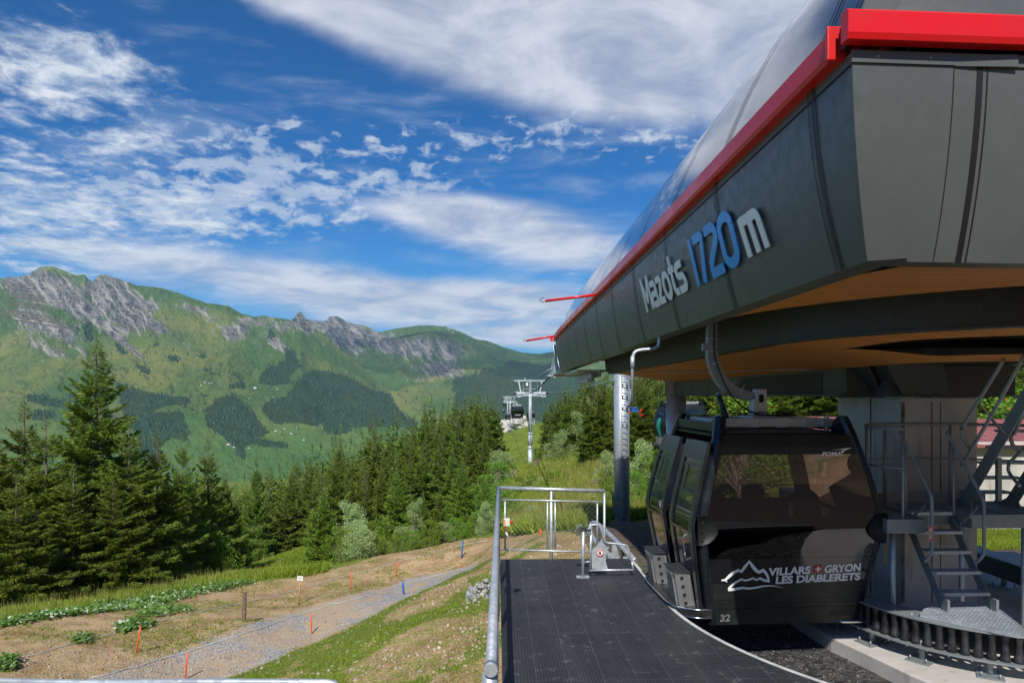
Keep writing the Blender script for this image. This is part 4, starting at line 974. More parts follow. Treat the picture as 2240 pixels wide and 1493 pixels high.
# glyphs in a box one unit high (x-height .72); stems .15 wide
GL = {
 'M': (.86, [[(.08, 0), (.08, .92), (.12, .95)], [(.08, .97), (.42, .25)], [(.42, .25), (.78, .97)], [(.78, .97), (.78, 0)]]),
 'a': (.66, [[(.10, .65)] + arcp(.40, .50, .18, .15, 90, 0, 6) + [(.58, 0)], [(.58, .08)] + [(.26, .08)] + arcp(.22, .22, .13, .14, 270, 90, 8) + [(.58, .36)]]),
 'z': (.62, [[(.06, .65), (.52, .65)], [(.54, .66), (.10, .07)], [(.08, .08), (.58, .08)]]),
 'o': (.70, [arcp(.35, .365, .26, .29, 90, 450, 24)]),
 't': (.50, [[(.20, 1.0), (.20, .24)] + arcp(.34, .22, .14, .14, 180, 270, 6) + [(.48, .08)], [(.02, .65), (.46, .65)]]),
 's': (.64, [[(.56, .65), (.26, .65)] + arcp(.24, .52, .15, .13, 90, 270, 8) + [(.40, .38)] + arcp(.42, .23, .15, .15, 90, -90, 8) + [(.06, .08)]]),
 '1': (.30, [[(.14, 1.0), (.14, 0)]]),
 '7': (.62, [[(.04, .92), (.50, .92)], [(.53, .96), (.22, 0)]]),
 '2': (.66, [[(.06, .92), (.36, .92)] + arcp(.38, .74, .20, .18, 90, -30, 8) + [(.12, .28)] + [(.09, .08)], [(.02, .08), (.62, .08)]]),
 '0': (.72, [arcp(.36, .72, .25, .20, 0, 180, 10) + arcp(.36, .28, .25, .20, 180, 360, 10) + [(.61, .72)]]),
 'm': (1.02, [[(.09, 0), (.09, .72)], [(.09, .64), (.36, .64)] + arcp(.40, .50, .15, .14, 90, 0, 6) + [(.55, 0)], [(.50, .64), (.80, .64)] + arcp(.82, .50, .14, .14, 90, 0, 6) + [(.96, 0)]])}
def wall_map(u, h, off):
    """u metres along the wall from the far end towards the near end, h height"""
    t = min(max((ZT - h) / (ZT - ZB), 0), 1); return Vector((XL + inset(t) - off, u, h))
def letters(txt, y_start, y_end, zb, zt, sw, slant, mt, name, label, xh=None):
    wt = sum(GL[c][0] for c in txt); sx = (y_start - y_end) / wt; sz = zt - zb; cur = 0.0
    for ch in txt:
        wd, strokes = GL[ch]; mb = MB()
        for k, stp in enumerate(strokes):
            Lp, Rp = stroke_poly([((x + cur) * sx, z * sz) for x, z in stp], sw)
            n = len(Lp); o1 = .034 + .0012 * k; o2 = .024 + .0015 * k; vs = []
            for q, off in ((Lp, o1), (Rp, o1), (Lp, o2), (Rp, o2)):
                for p in q: vs.append(wall_map(y_start - p.x - slant * p.y, zb + p.y, off))
            fs = []
            for i in range(n - 1):
                fs += [(i, i + 1, n + i + 1, n + i), (i, 2 * n + i, 2 * n + i + 1, i + 1), (n + i, n + i + 1, 3 * n + i + 1, 3 * n + i), (2 * n + i, 3 * n + i, 3 * n + i + 1, 2 * n + i + 1)]
            fs += [(0, n, 3 * n, 2 * n), (n - 1, 3 * n - 1, 4 * n - 1, 2 * n - 1)]
            mb.add(vs, fs)
        mb.build('letter' if not ch.isdigit() else 'digit', mt, st, label)
        cur += wd
letters('Mazots', 10.30, 8.03, 3.80, 4.33, .092, -.32, M['sign_white'], 'letter', 'off-white plate letter of the station name')
letters('1720', 7.74, 6.26, 3.78, 4.32, .105, -.20, M['sign_blue'], 'digit', 'blue plate numeral of the altitude')
letters('m', 6.12, 5.66, 3.79, 4.30, .095, -.30, M['sign_white'], 'letter', 'off-white plate letter m after the altitude')

# ---------------------------------------------------------------- concrete slab and boarding platform
def arcpts(rad, a0, a1, n): return [Vector((XC + rad * math.cos(R(a0 + (a1 - a0) * i / n)), CY + rad * math.sin(R(a0 + (a1 - a0) * i / n)), 0)) for i in range(n + 1)]
mb = MB(); op = [Vector(p + (0,)) for p in ((3.95, 12.5), (3.93, 8.8), (4.0, 8.1), (4.14, 7.6), (4.29, 7.0), (4.55, 6.3), (4.95, 5.6), (5.6, 5.0), (9.6, 4.4), (9.6, 12.5))]
mb.prism([p + Vector((0, 0, -1.6)) for p in op], (0, 0, 1.25)); tag(mb.build('slab', M['concrete'], bevel=.015), kind='structure')
pf = thing('boarding_platform', 'black ribbed rubber boarding platform with a curved pale edge strip beside the cabin path', 'platform', (1, 8, 0))
edge = [Vector((2.06, 10.63, 0)), Vector((2.06, 9.5, 0))] + arcpts(3.94, 180, 265, 40)
mb = MB(); pl_ = [Vector((.05, 10.63, 0))] + [Vector((.05, -1, 0)), Vector((5.6, -1, 0))] + edge[::-1]
mb.prism([p + Vector((0, 0, -.045)) for p in pl_], (0, 0, .045)); mb.build('rubber_deck', M['mat'], pf)
mb = MB(); ins = [Vector((2.06, 10.63, 0)), Vector((2.06, 9.5, 0))] + arcpts(3.94, 180, 265, 40); ou = [Vector((2.105, 10.63, 0)), Vector((2.105, 9.5, 0))] + arcpts(3.895, 180, 265, 40)
mb.grid([lift_(ins, .004), lift_(ou, .004), lift_(ou, -.05)], False); mb.grid([lift_(ins, -.02), lift_(ins, .004)], False); mb.build('edge_strip', M['white_edge'], pf)
mb = MB(); mb.grid([lift_([Vector((p.x - .012, p.y, 0)) for p in ou], -.05), lift_([Vector((p.x - .012, p.y, 0)) for p in ou], -.9)], False); mb.box((.06, 4.8, -.14), (.03, 11.6, .16)); mb.box((1.05, 10.64, -.12), (1.98, .02, .15)); mb.build('skirt', M['steel_dark'], pf)
# ------------- handrail with mesh infill
hr = thing('handrail', 'galvanised handrail with wire mesh along two edges of the black platform', 'railing', (0, 8, 0))
mb = MB(); mb.tube([(-.035, 3.66, 1.1), (.02, 10.70, 1.1)], .030, 16); mb.tube([(.02, 10.70, 1.1), (1.66, 10.55, 1.07)], .030, 16); mb.sphere((.02, 10.70, 1.1), .031, 8); mb.build('top_rail', M['galv'], hr)
def post(x, y, z0_=-.35, z1_=1.08, r_=.024): m_ = MB(); m_.cyl((x, y, z0_), (x, y, z1_), r_, 12); m_.build('post', M['galv'], hr)
for y in (3.67, 5.4, 7.2, 9.0, 10.69): post(-.035 + .055 * (y - 3.66) / 7.04, y)
post(.84, 10.63); post(1.66, 10.56, -.35, 1.05, .020)
mb = MB(); 
for z in (.90, .16): mb.tube([(-.02, 3.8, z), (.03, 10.60, z)], .014, 8)
mb.tube([(.06, 10.68, .92), (1.63, 10.54, .90)], .014, 8); mb.tube([(.06, 10.68, .14), (1.63, 10.54, .12)], .014, 8)
mb.build('mid_rail', M['galv'], hr)
mb = MB()
for a_, b_ in ((.12, .78), (.90, 1.55)):
    for x in (a_, b_): mb.cyl((x, 10.70 - .09 * x, .15), (x, 10.70 - .09 * x, .90), .014, 8)
for y in (3.9, 5.3, 5.5, 7.1, 7.3, 8.9, 9.1, 10.5): mb.cyl((-.02, y, .16), (-.02 + .05 * (y - 3.8) / 6.8, y, .90), .012, 8)
mb.build('panel_upright', M['galv'], hr)
mb = MB()
def mesh_net(p0, ux, L, z0_, z1_, s=.075, r_=.0011):
    k = np.arange(-(z1_ - z0_), L, s)
    for sgn in (1, -1):
        for a in k:
            u0, u1 = a, a + (z1_ - z0_); v0, v1 = z0_, z1_
            if u0 < 0: v0 += -u0; u0 = 0
            if u1 > L: v1 -= u1 - L; u1 = L
            if u1 - u0 < .02: continue
            if sgn < 0: v0, v1 = z1_ - (v0 - z0_), z1_ - (v1 - z0_)
            A_ = Vector(p0) + ux * u0; B_ = Vector(p0) + ux * u1
            mb.tube([(A_.x, A_.y, v0), (B_.x, B_.y, v1)], r_, 3, caps=False)
mesh_net((.12, 10.69, 0), Vector((1, -.09, 0)), .66, .16, .89); mesh_net((.90, 10.62, 0), Vector((1, -.09, 0)), .65, .15, .89)
mesh_net((-.02, 3.9, 0), Vector((.007, 1, 0)), 6.6, .18, .88, .10)
mb.build('wire_mesh', M['galv'], hr)
mb = MB(); mb.cyl((-.035, 3.60, 1.1), (-.035, 3.66, 1.1), .036, 16); mb.cyl((-.04, 3.66, 1.06), (-.04, 3.66, .35), .042, 16); mb.build('end_cap', M['galv'], hr)
bx = thing('stop_box', 'cream emergency stop box with a red button clipped to the handrail', 'switch box', tuple(P(1107, 1142, 7.84)))
c = P(1108.5, 1141, 7.9); mb = MB(); mb.box(c, (.072, .07, .088)); mb.build('box', M['cream'], bx, bevel=.006)
mb = MB(); mb.cyl(c + Vector((.036, 0, 0)), c + Vector((.05, 0, 0)), .010, 10); mb.cyl(c + Vector((.05, 0, 0)), c + Vector((.068, 0, 0)), .018, 12); mb.build('button', M['red'], bx)
mb = MB(); mb.tube(smooth_path([c + Vector((-.03, -.03, .04)), c + Vector((-.02, -.05, -.03)), c + Vector((-.01, -.04, -.11))]), .005, 6); mb.build('pull_cord', M['red'], bx)
mb = MB(); mb.tube([c + Vector((-.01, -.04, -.11)), c + Vector((.02, -.04, -.17))], .010, 8); mb.build('cord_end', M['white_paint'], bx)
mb = MB(); mb.tube(smooth_path([c + Vector((-.05, .2, -.06)), c + Vector((-.10, .2, -.10)), c + Vector((-.12, .2, -.18)), c + Vector((-.12, .2, -.3))]), .016, 8); mb.build('cable_loop', M['rubber'], bx)
# ------------- swing gate
gt = thing('swing_gate', 'low galvanised swing gate with a no-entry hand plate on its post at the platform end', 'gate', (1.2, 9.57, 0))
gc = lambda px, py, d=9.62: P(px, py, d)
mb = MB(); mb.cyl(gc(1275, 1262, 9.57), gc(1276, 1158, 9.57), .024, 16); mb.build('post', M['galv'], gt)
b0 = gc(1274.5, 1262, 9.57); mb = MB(); mb.box((b0.x, b0.y, .008), (.18, .11, .012)); [mb.cyl((b0.x + s, b0.y - .03, .01), (b0.x + s, b0.y - .03, .03), .01, 8) for s in (-.07, .07)]; mb.build('base_plate', M['galv'], gt)
hb_ = gc(1277, 1159, 9.57); mb = MB(); mb.box(hb_ + Vector((.02, 0, 0)), (.16, .05, .03)); mb.box(hb_ + Vector((.0, 0, .03)), (.06, .05, .04)); mb.build('latch_box', M['alu_dk'], gt, bevel=.005)
mb = MB(); cov = [hb_ + Vector((-.11 + .24 * (1 - math.cos(a)) / 2, .02, .005 + .075 * math.sin(a) ** .8)) for a in np.linspace(0, math.pi * .62, 10)]
mb.grid([[p + Vector((0, -.07, 0)) for p in cov], [p + Vector((0, .06, 0)) for p in cov]]); mb.build('clear_cover', glass('clear_plastic', (.80, .84, .72), .05), gt)
fr = [gc(1291, 1245), gc(1293, 1160), gc(1293.5, 1150), gc(1297, 1147), gc(1307, 1147.5), gc(1313, 1152), gc(1317, 1163), gc(1321, 1178), gc(1328, 1186), gc(1340, 1187.5), gc(1366, 1191), gc(1373, 1196), gc(1377, 1208), gc(1382, 1228), gc(1386, 1245)]
mb = MB(); mb.tube(smooth_path(fr[1:-1], 4), .014, 10); mb.tube([fr[0], fr[1]], .016, 10); mb.tube([fr[-2], fr[-1]], .014, 10); mb.tube([gc(1289, 1246.5), gc(1387, 1245.5)], .016, 10)
mb.cyl(gc(1279, 1229), gc(1291, 1227), .012, 8); mb.cyl(gc(1279, 1157), gc(1292, 1155), .012, 8); mb.build('gate_frame', M['galv'], gt)
pn = [(1295, 1243), (1294, 1203), (1299, 1198), (1305, 1193), (1312, 1185), (1317, 1175), (1321, 1184), (1327, 1190), (1334, 1193), (1329, 1202), (1326, 1214), (1325, 1226), (1328, 1238), (1330, 1243)]
mb = MB(); mb.prism([gc(a, b, 9.66) for a, b in pn], (0, .008, 0)); mb.build('gate_plate', M['galv'], gt)
scn = gc(1312.5, 1208, 9.645)
mb = MB(); mb.prism([scn + Vector((.049 * math.cos(a), 0, .049 * math.sin(a))) for a in np.linspace(0, 2 * math.pi, 32, endpoint=False)], (0, .004, 0)); sg = mb.build('hand_sign', M['white_paint'], gt)
mb = MB()
mb.grid([[scn + Vector((r_ * math.cos(a), -.003, r_ * math.sin(a))) for a in np.linspace(0, 2 * math.pi, 33)] for r_ in (.040, .049)]); mb.beam(scn + Vector((-.03, -.0045, .03)), scn + Vector((.03, -.0045, -.03)), .002, .008, (0, 1, 0)); mb.build('red_ring', M['red_sign'], sg)
mb = MB(); mb.box(scn + Vector((.0, -.006, -.008)), (.026, .002, .026))
for i, l_ in enumerate((.018, .024, .023, .017)): mb.box(scn + Vector((-.010 + i * .0068, -.006, .004 + l_ / 2)), (.005, .002, l_))
mb.beam(scn + Vector((-.010, -.006, -.016)), scn + Vector((-.024, -.006, .002)), .002, .006, (0, 1, 0)); mb.build('hand', M['black'], sg)
# ------------- entry funnel of bent tube beyond the platform
fu = thing('guide_funnel', 'thick galvanised guide tubes splaying outward from the far corner of the platform', 'guide rail', (2, 11.5, 0))
up = [P(1390, 1226, 10.6), P(1368, 1203, 10.9), P(1345, 1180, 11.4), P(1322, 1158, 12.0), P(1306, 1145, 12.6), P(1297, 1143, 12.9), P(1292, 1150, 12.9), P(1292, 1163, 12.8), P(1300, 1180, 12.3), P(1318, 1199, 11.7), P(1336, 1216, 11.0)]
mb = MB(); mb.tube(smooth_path(up, 6), .042, 14); mb.build('tube', M['galv'], fu)
mb = MB(); mb.prism([P(1339, 1190, 11.0), P(1347, 1190, 11.0), P(1358, 1226, 11.0), P(1337, 1226, 11.0)], (0, .03, 0)); mb.build('bracket', M['galv'], fu); mb = MB(); mb.box(P(1376, 1226, 10.7), (.22, .1, .02)); mb.box(P(1368, 1222, 10.72), (.08, .06, .07)); mb.build('foot_plate', M['galv'], fu)
# ------------- rail in the foreground, bottom left
nr_ = thing('foreground_handrail', 'pale galvanised handrail crossing the bottom left corner close to the viewer', 'railing', tuple(P(400, 1480, 2.6) - Vector((0, 0, 1.2))))
fp = [P(-500, 1470, 2.9), P(0, 1488, 2.75), P(240, 1492, 2.7), P(400, 1490, 2.65), P(715, 1491, 2.6), P(732, 1494, 2.6), P(742, 1503, 2.6), P(745, 1520, 2.6)]
mb = MB(); mb.tube(smooth_path(fp[:5], 4) + fp[5:] + [fp[-1] + Vector((0, 0, -.4))], .0125, 14); mb.build('rail', M['galv'], nr_)
# small yard railing post
mb = MB(); mb.cyl(P(-300, 1478, 2.84), P(-300, 1478, 2.84) - Vector((0, 0, 1.5)), .0125, 10); mb.build('post', M['galv'], nr_)
# ---------------------------------------------------------------- gondola cabins
ZS = [-.15, .0, .25, .5, .8, 1.05, 1.3, 1.6, 1.95, 2.12]
HWs = [.935, .955, 1.00, 1.045, 1.095, 1.13, 1.08, 1.005, .905, .86]
HLs = [.80, .82, .86, .91, .965, 1.0, .99, .96, .90, .85]
def hw(z): return float(np.interp(z, ZS, HWs))
def hl(z): return float(np.interp(z, ZS, HLs))
PW = .095
def side_pt(sd_, s, z, off=0.0):
    """sd_: 0 front(-y) 1 right(+x) 2 back 3 left(-x); s in -1..1 between the corner posts"""
    a, b = hw(z) - PW, hl(z) - PW
    if sd_ == 0: return Vector((s * a, -hl(z) + .012 - off, z))
    if sd_ == 2: return Vector((-s * a, hl(z) - .012 + off, z))
    if sd_ == 1: return Vector((hw(z) - .012 + off, s * b, z))
    return Vector((-hw(z) + .012 - off, -s * b, z))
def zr_(a, b, n): return list(np.linspace(a, b, n))
def panel(sd_, z0_, z1_, s0=-1, s1=1, off=0.0, n=10):
    mb = MB(); mb.grid([[side_pt(sd_, s, z, off) for s in np.linspace(s0, s1, 7)] for z in zr_(z0_, z1_, n)]); return mb
def make_cabin(name, label, number=False, opened=True, group=None, decal=False, detail=True):
    c = thing(name, label, 'gondola cabin', group=group)
    L = lambda mb, nm, mt, par=c, lb=None, **k: mb.build(nm, mt, par, lb, world_space=False, **k)
    for sx in (-1, 1):
        for sy in (-1, 1):
            mb = MB(); rows = []
            for z in zr_(-.15, 2.30, 22):
                zz = min(z, 2.12); ex = max(0, z - 2.12)
                a, b = hw(zz) - ex * .25, hl(zz) - ex * .45; r_ = .07; p = [(a, b - PW)]
                p += [(a - r_ + r_ * math.cos(t), b - r_ + r_ * math.sin(t)) for t in np.linspace(0, math.pi / 2, 6)] + [(a - PW, b)]
                rows.append([Vector((sx * x, sy * y, z)) for x, y in (p if sx * sy > 0 else p[::-1])])
            mb.grid(rows); inner = [[Vector((v.x - sx * .035, v.y - sy * .035, v.z)) for v in r_][::-1] for r_ in rows]; mb.grid(inner)
            mb.grid([[r_[0] for r_ in rows], [r_[-1] for r_ in inner]]); mb.grid([[r_[0] for r_ in inner], [r_[-1] for r_ in rows]])
            top = rows[-1]; mb.add(top + [Vector((v.x - sx * .035, v.y - sy * .035, v.z)) for v in top][::-1], [tuple(range(2 * len(top)))])
            pst = L(mb, 'corner_post', M['frame_blk'])
            if detail:
                mb = MB()   # waist cap: a rounded wedge over the post at the widest point
                for fs_ in (0, 1):
                    pts = []
                    for (u, v) in ((0, .17), (.06, .175), (.13, .15), (.20, .09), (.245, .0), (.235, -.04), (.19, -.10), (.12, -.15), (.05, -.17), (0, -.17)):
                        z = 1.0 + v
                        if fs_ == 0: pts.append(Vector((sx * (hw(z) - u + .015), sy * (hl(z) + .022), z)))
                        elif u < .16: pts.append(Vector((sx * (hw(z) + .022), sy * (hl(z) - u + .015), z)))
                    cen = sum(pts, Vector()) / len(pts); cen += Vector((0, sy * .03, 0)) if fs_ == 0 else Vector((sx * .02, 0, 0))
                    back = [p - (Vector((0, sy * .03, 0)) if fs_ == 0 else Vector((sx * .03, 0, 0))) for p in pts]; n = len(pts)
                    mb.add(pts + [cen] + back, [(i, (i + 1) % n, n) for i in range(n)] + [(i, (i + 1) % n, n + 1 + (i + 1) % n, n + 1 + i) for i in range(n)], True)
                cp_ = L(mb, 'corner_cap', M['cap'])
                for dz_ in (-.10, 0, .10):
                    mb = MB(); z = 1.0 + dz_; mb.cyl((sx * (hw(z) - .04), sy * (hl(z) + .03), z), (sx * (hw(z) - .04), sy * (hl(z) + .043), z), .012, 10); L(mb, 'screw', M['rubber'], cp_)
    for sd_ in (0, 2, 1):
        fr = L(panel(sd_, 1.86, 2.08), 'header', M['satin']); gl_ = L(panel(sd_, .98, 1.86, n=14), 'window', M['glass'])
        L(panel(sd_, .66, .98), 'lower_glass', M['glass_dk'])
        pnl = L(panel(sd_, .36, .66, off=.002), 'gloss_panel', M['gloss']); L(panel(sd_, .36 if sd_ else .36, .365, off=.0), 'sill', M['satin'], pnl)
        lp = L(panel(sd_, -.15, .36), 'lower_panel', M['satin'])
        if sd_ == 0 and detail:
            for z, h_ in ((.16, .003), (.11, .003), (.045, .008), (.66, .004)):
                L(panel(0, z, z + h_, off=.006, n=2), 'groove', M['frame_blk'] if z < .6 else M['gloss'], lp)
    # left side: door leaves, slid apart and standing proud when open
    for k, (s0, s1) in enumerate(((-.98, -.02), (.02, .98))):
        off = .07 if opened else .0; sh = (-.0 if k else .0)
        gapx = .14 if opened else 0
        lf0, lf1 = (s0 - gapx, s1 - gapx) if k == 0 else (s0 + gapx, s1 + gapx)
        q = lambda s, z, o=0.0: side_pt(3, s, z, off + o)
        # the leaf is a ring frame with a narrow upper sash
        mb = MB(); zz = zr_(-.06, 2.0, 16); w_ = .12
        for a_, b_ in ((lf0, lf0 + w_), (lf1 - w_, lf1)):
            mb.grid([[q(a_, z, .02), q(b_, z, .02)] for z in zz]); mb.grid([[q(b_, z, -.02), q(a_, z, -.02)] for z in zz])
            mb.grid([[q(a_, z, -.02), q(a_, z, .02)] for z in zz]); mb.grid([[q(b_, z, .02), q(b_, z, -.02)] for z in zz])
        for a_, b_ in ((1.78, 2.0), (-.06, .04), (.93, .97)):
            mb.grid([[q(s, z, .018) for s in np.linspace(lf0, lf1, 5)] for z in (a_, b_)]); mb.grid([[q(s, z, -.018) for s in np.linspace(lf1, lf0, 5)] for z in (a_, b_)])
        dr = L(mb, 'door', M['frame_blk'])
        mb = MB(); mb.grid([[q(s, z) for s in np.linspace(lf0 + w_, lf1 - w_, 4)] for z in zr_(.97, 1.78, 8)]); mb.grid([[q(s, z) for s in np.linspace(lf0 + w_, lf1 - w_, 4)] for z in zr_(.04, .93, 8)]); L(mb, 'door_glass', M['glass'], dr)
        mb = MB()
        for zz_ in (1.40, 1.70): mb.grid([[q(s, z, .01) for s in (lf0 + w_, lf1 - w_)] for z in (zz_, zz_ + .025)])
        mb.grid([[q(s, z, .011) for s in (lf0 + .3, lf0 + .34)] for z in zr_(1.4, 1.72, 4)]); L(mb, 'vent_sash', M['frame_blk'], dr)
        if decal and k == 0:
            mb = MB(); mb.grid([[q(s_, z, .025) for s_ in (lf0 + .3 + .5 * abs(z - .9) ** 1.5, lf0 + .75)] for z in zr_(.2, 1.4, 10)]); L(mb, 'decal', M['teal'], dr)
        if detail or True:
            # ski rack
            cs_ = (lf0 + lf1) / 2; b0_ = q(cs_, .25, .02); rk = MB()
            y0_ = b0_.y - .19; y1_ = b0_.y + .19; x0_ = b0_.x - .015
            n = 7
            for i in range(n):
                yy = y0_ + .02 + i * (y1_ - y0_ - .04) / (n - 1)
                rk.prism([(x0_ - .20, yy - .012, .44), (x0_ - .20, yy + .012, .44), (x0_ - .13, yy + .012, .02), (x0_ - .13, yy - .012, .02)], (.19, 0, 0)) if i in (0, n - 1) else rk.beam((x0_ - .20, yy, .44), (x0_ - .13, yy, .02), .012, .05, (1, 0, 0))
            rk.beam((x0_ - .02, (y0_ + y1_) / 2, .40), (x0_ + .0, (y0_ + y1_) / 2, .06), y1_ - y0_, .01, (1, 0, 0)); rk.box((x0_ - .07, (y0_ + y1_) / 2, .02), (.14, y1_ - y0_, .012))
            rck = L(rk, 'ski_rack', M['alu'], dr)
            tp = MB()
            for yy in (y0_ - .01, y1_ + .01): tp.box((x0_ - .105, yy, .455), (.23, .025, .014))
            for xx in (-.21, -.14, -.07, 0): tp.box((x0_ + xx, (y0_ + y1_) / 2, .455), (.022, y1_ - y0_ + .04, .014))
            for i in range(1, 6): tp.box((x0_ - .105, y0_ + i * (y1_ - y0_) / 6, .455), (.22, .018, .013))
            L(tp, 'rack_top', M['alu_dk'], dr, bevel=.003)
            if detail:
                hh = MB()
                for i in range(4): z = .38 - i * .10; xx = x0_ - .165 + i * .016 + .05; hh.cyl((xx, y0_ - .002, z), (xx, y0_ - .006, z), .020, 12)
                L(hh, 'rack_hole', M['black'], dr)
    rf = MB(); rf.grid([[Vector((x * .86, y * .76, 2.10 + .05 * (1 - x * x) * (1 - y * y))) for x in np.linspace(-1, 1, 9)] for y in np.linspace(-1, 1, 9)]); rf.box((0, 0, 2.075), (1.66, 1.46, .03)); L(rf, 'roof', M['satin'])
    # folded roof rails at each side, with cut-outs
    for sx in (-1, 1):
        mb = MB(); mb.beam((sx * .80, -.74, 2.17), (sx * .80, .74, 2.17), .05, .11); mb.prism([(sx * .80, -.72, 2.10), (sx * .80, -.40, 2.10), (sx * .78, -.50, 2.25), (sx * .77, -.66, 2.31)], (-sx * .03, 0, 0)); L(mb, 'roof_rail', M['frame_blk'], bevel=.006)
    fl = MB(); fl.box((0, 0, -.03), (1.80, 1.56, .06)); L(fl, 'floor', M['rubber'])
    # step skirt, a bent strip around the door side
    mb = MB(); pts = [Vector((-.90, -.84, 0)), Vector((-1.02, -.84, 0)), Vector((-1.14, -.80, 0)), Vector((-1.26, -.70, 0)), Vector((-1.33, -.50, 0)), Vector((-1.34, 0, 0)), Vector((-1.33, .50, 0)), Vector((-1.26, .70, 0)), Vector((-1.14, .80, 0)), Vector((-1.02, .84, 0)), Vector((-.90, .84, 0))]
    pts = smooth_path(pts, 4); n = len(pts); mb.add([p + Vector((0, 0, .045)) for p in pts], [tuple(range(n))]); mb.grid([[p + Vector((0, 0, -.05)) for p in pts], [p + Vector((0, 0, .045)) for p in pts]]); sk = L(mb, 'step', M['rubber'])
    mb = MB(); mb.tube([p + Vector((0, 0, .045)) for p in pts], .010, 6); mb.tube([p + Vector((0, 0, -.05)) for p in pts], .008, 6); L(mb, 'step_trim', M['chrome'], sk)
    mb = MB(); mb.tube(smooth_path([Vector((.60, -.90, -.10)), Vector((.86, -.92, -.10)), Vector((.95, -.84, -.10)), Vector((.97, -.60, -.10))], 5), .018, 8); L(mb, 'guide_hoop', M['chrome'])
    for sy in (-1, 1):
        mb = MB(); mb.box((.15, sy * .58, .42), (1.25, .36, .07)); mb.grid([[Vector((x, sy * (.70 + .10 * t), .48 + .62 * t)) for x in np.linspace(-.5, .8, 5)] for t in np.linspace(0, 1, 6)]); L(mb, 'bench', M['seat'], solid=.0)
        if detail:
            mb = MB(); mb.sphere((.28, sy * .78, 1.17), .16, 8, (1.1, .35, .9)); mb.sphere((-.25, sy * .78, 1.12), .11, 8, (1.0, .35, .9)); L(mb, 'headrest', M['seat'])
    # roof beam, hanger, damper
    mb = MB(); mb.box((.03, -.33, 2.21), (1.46, .10, .11)); mb.box((.03, .33, 2.21), (1.46, .10, .11))
    for x in (-.2, .16, .5): mb.box((x, -.33, 2.21), (.14, .115, .125))
    for x in (-.66, .72): mb.box((x, 0, 2.21), (.16, .9, .10)); mb.cyl((x, -.40, 2.10), (x, -.40, 2.31), .03, 10)
    L(mb, 'roof_beam', M['galv'], bevel=.006)
    if detail:
        mb = MB()
        for y_, z_ in ((-.42, 2.30), (-.38, 2.325)): mb.tube([(-.62, y_, z_), (0, y_, z_ + .012), (.72, y_, z_)], .007, 6)
        mb.cyl((.45, -.45, 2.36), (.78, -.45, 2.34), .012, 8); mb.box((.60, -.42, 2.33), (.08, .04, .06)); L(mb, 'cable_run', M['rubber'])
    hg = [Vector((-.60, 0, 3.62)), Vector((-.60, 0, 3.40)), Vector((-.60, 0, 3.10)), Vector((-.575, 0, 2.95)), Vector((-.50, 0, 2.78)), Vector((-.37, 0, 2.64)), Vector((-.20, 0, 2.56)), Vector((-.06, 0, 2.53))]
    hp = smooth_path(hg, 4); mb = MB(); rows = []
    for i, p in enumerate(hp):
        t = (hp[min(i + 1, len(hp) - 1)] - hp[max(i - 1, 0)]).normalized(); nn_ = Vector((t.z, 0, -t.x)); w_ = .052 + .02 * math.sin(math.pi * i / len(hp))
        rows.append([p + nn_ * w_ + Vector((0, -.05, 0)), p - nn_ * w_ + Vector((0, -.05, 0)), p - nn_ * w_ + Vector((0, .05, 0)), p + nn_ * w_ + Vector((0, .05, 0)), p + nn_ * w_ + Vector((0, -.05, 0))])
    mb.grid(rows, False); mb.box((-.60, 0, 3.66), (.14, .40, .16)); mb.box((-.60, 0, 3.82), (.10, .22, .18)); hgo = L(mb, 'hanger', M['galv_dull'], bevel=.004)
    mb = MB(); mb.box((.02, -.04, 2.45), (.15, .10, .36)); mb.box((-.07, -.04, 2.38), (.05, .14, .26)); mb.box((0, 0, 2.26), (.3, .5, .05)); L(mb, 'hanger_head', M['galv'], bevel=.008)
    if detail:
        mb = MB(); mb.cyl((.02, -.093, 2.53), (.02, -.097, 2.53), .035, 14); mb.cyl((.02, -.093, 2.49), (.02, -.097, 2.49), .035, 14); L(mb, 'slot', M['black'], hgo); mb = MB(); mb.cyl((.02, -.09, 2.32), (.02, -.105, 2.32), .03, 12); L(mb, 'pivot', M['galv_dull'], hgo)
        for (x, z, a) in ((-.52, 2.98, 20), (-.33, 2.70, 50), (-.22, 2.62, 65), (-.60, 3.28, 0), (-.60, 3.12, 0)):
            mb = MB(); dx_, dz_ = .085 * math.cos(R(a)), .085 * math.sin(R(a)); mb.cyl((x - dx_, -.06, z - dz_), (x + dx_, -.06, z + dz_), .007, 6); L(mb, 'clamp_bar', M['galv'], hgo)
        mb = MB(); mb.box((-.70, -.02, 3.17), (.06, .06, .09)); mb.sphere((-.52, -.03, 2.56), .035, 6); mb.beam((-.52, -.03, 2.56), (-.38, -.03, 2.62), .03, .05); L(mb, 'bracket', M['galv_dull'], hgo)
        mb = MB(); mb.cyl((-.52, -.03, 2.55), (-.47, -.30, 2.16), .026, 10); mb.cyl((-.52, -.03, 2.55), (-.495, -.16, 2.36), .034, 10); L(mb, 'damper', M['rubber'])
        mb = MB(); mb.tube(smooth_path([Vector((-.585, -.06, 3.5)), Vector((-.585, -.06, 3.1)), Vector((-.54, -.08, 2.9)), Vector((-.42, -.09, 2.62)), Vector((-.25, -.10, 2.42)), Vector((.0, -.12, 2.30)), Vector((.3, -.2, 2.29))], 6), .011, 6); L(mb, 'cable', M['rubber'], hgo)
    return c

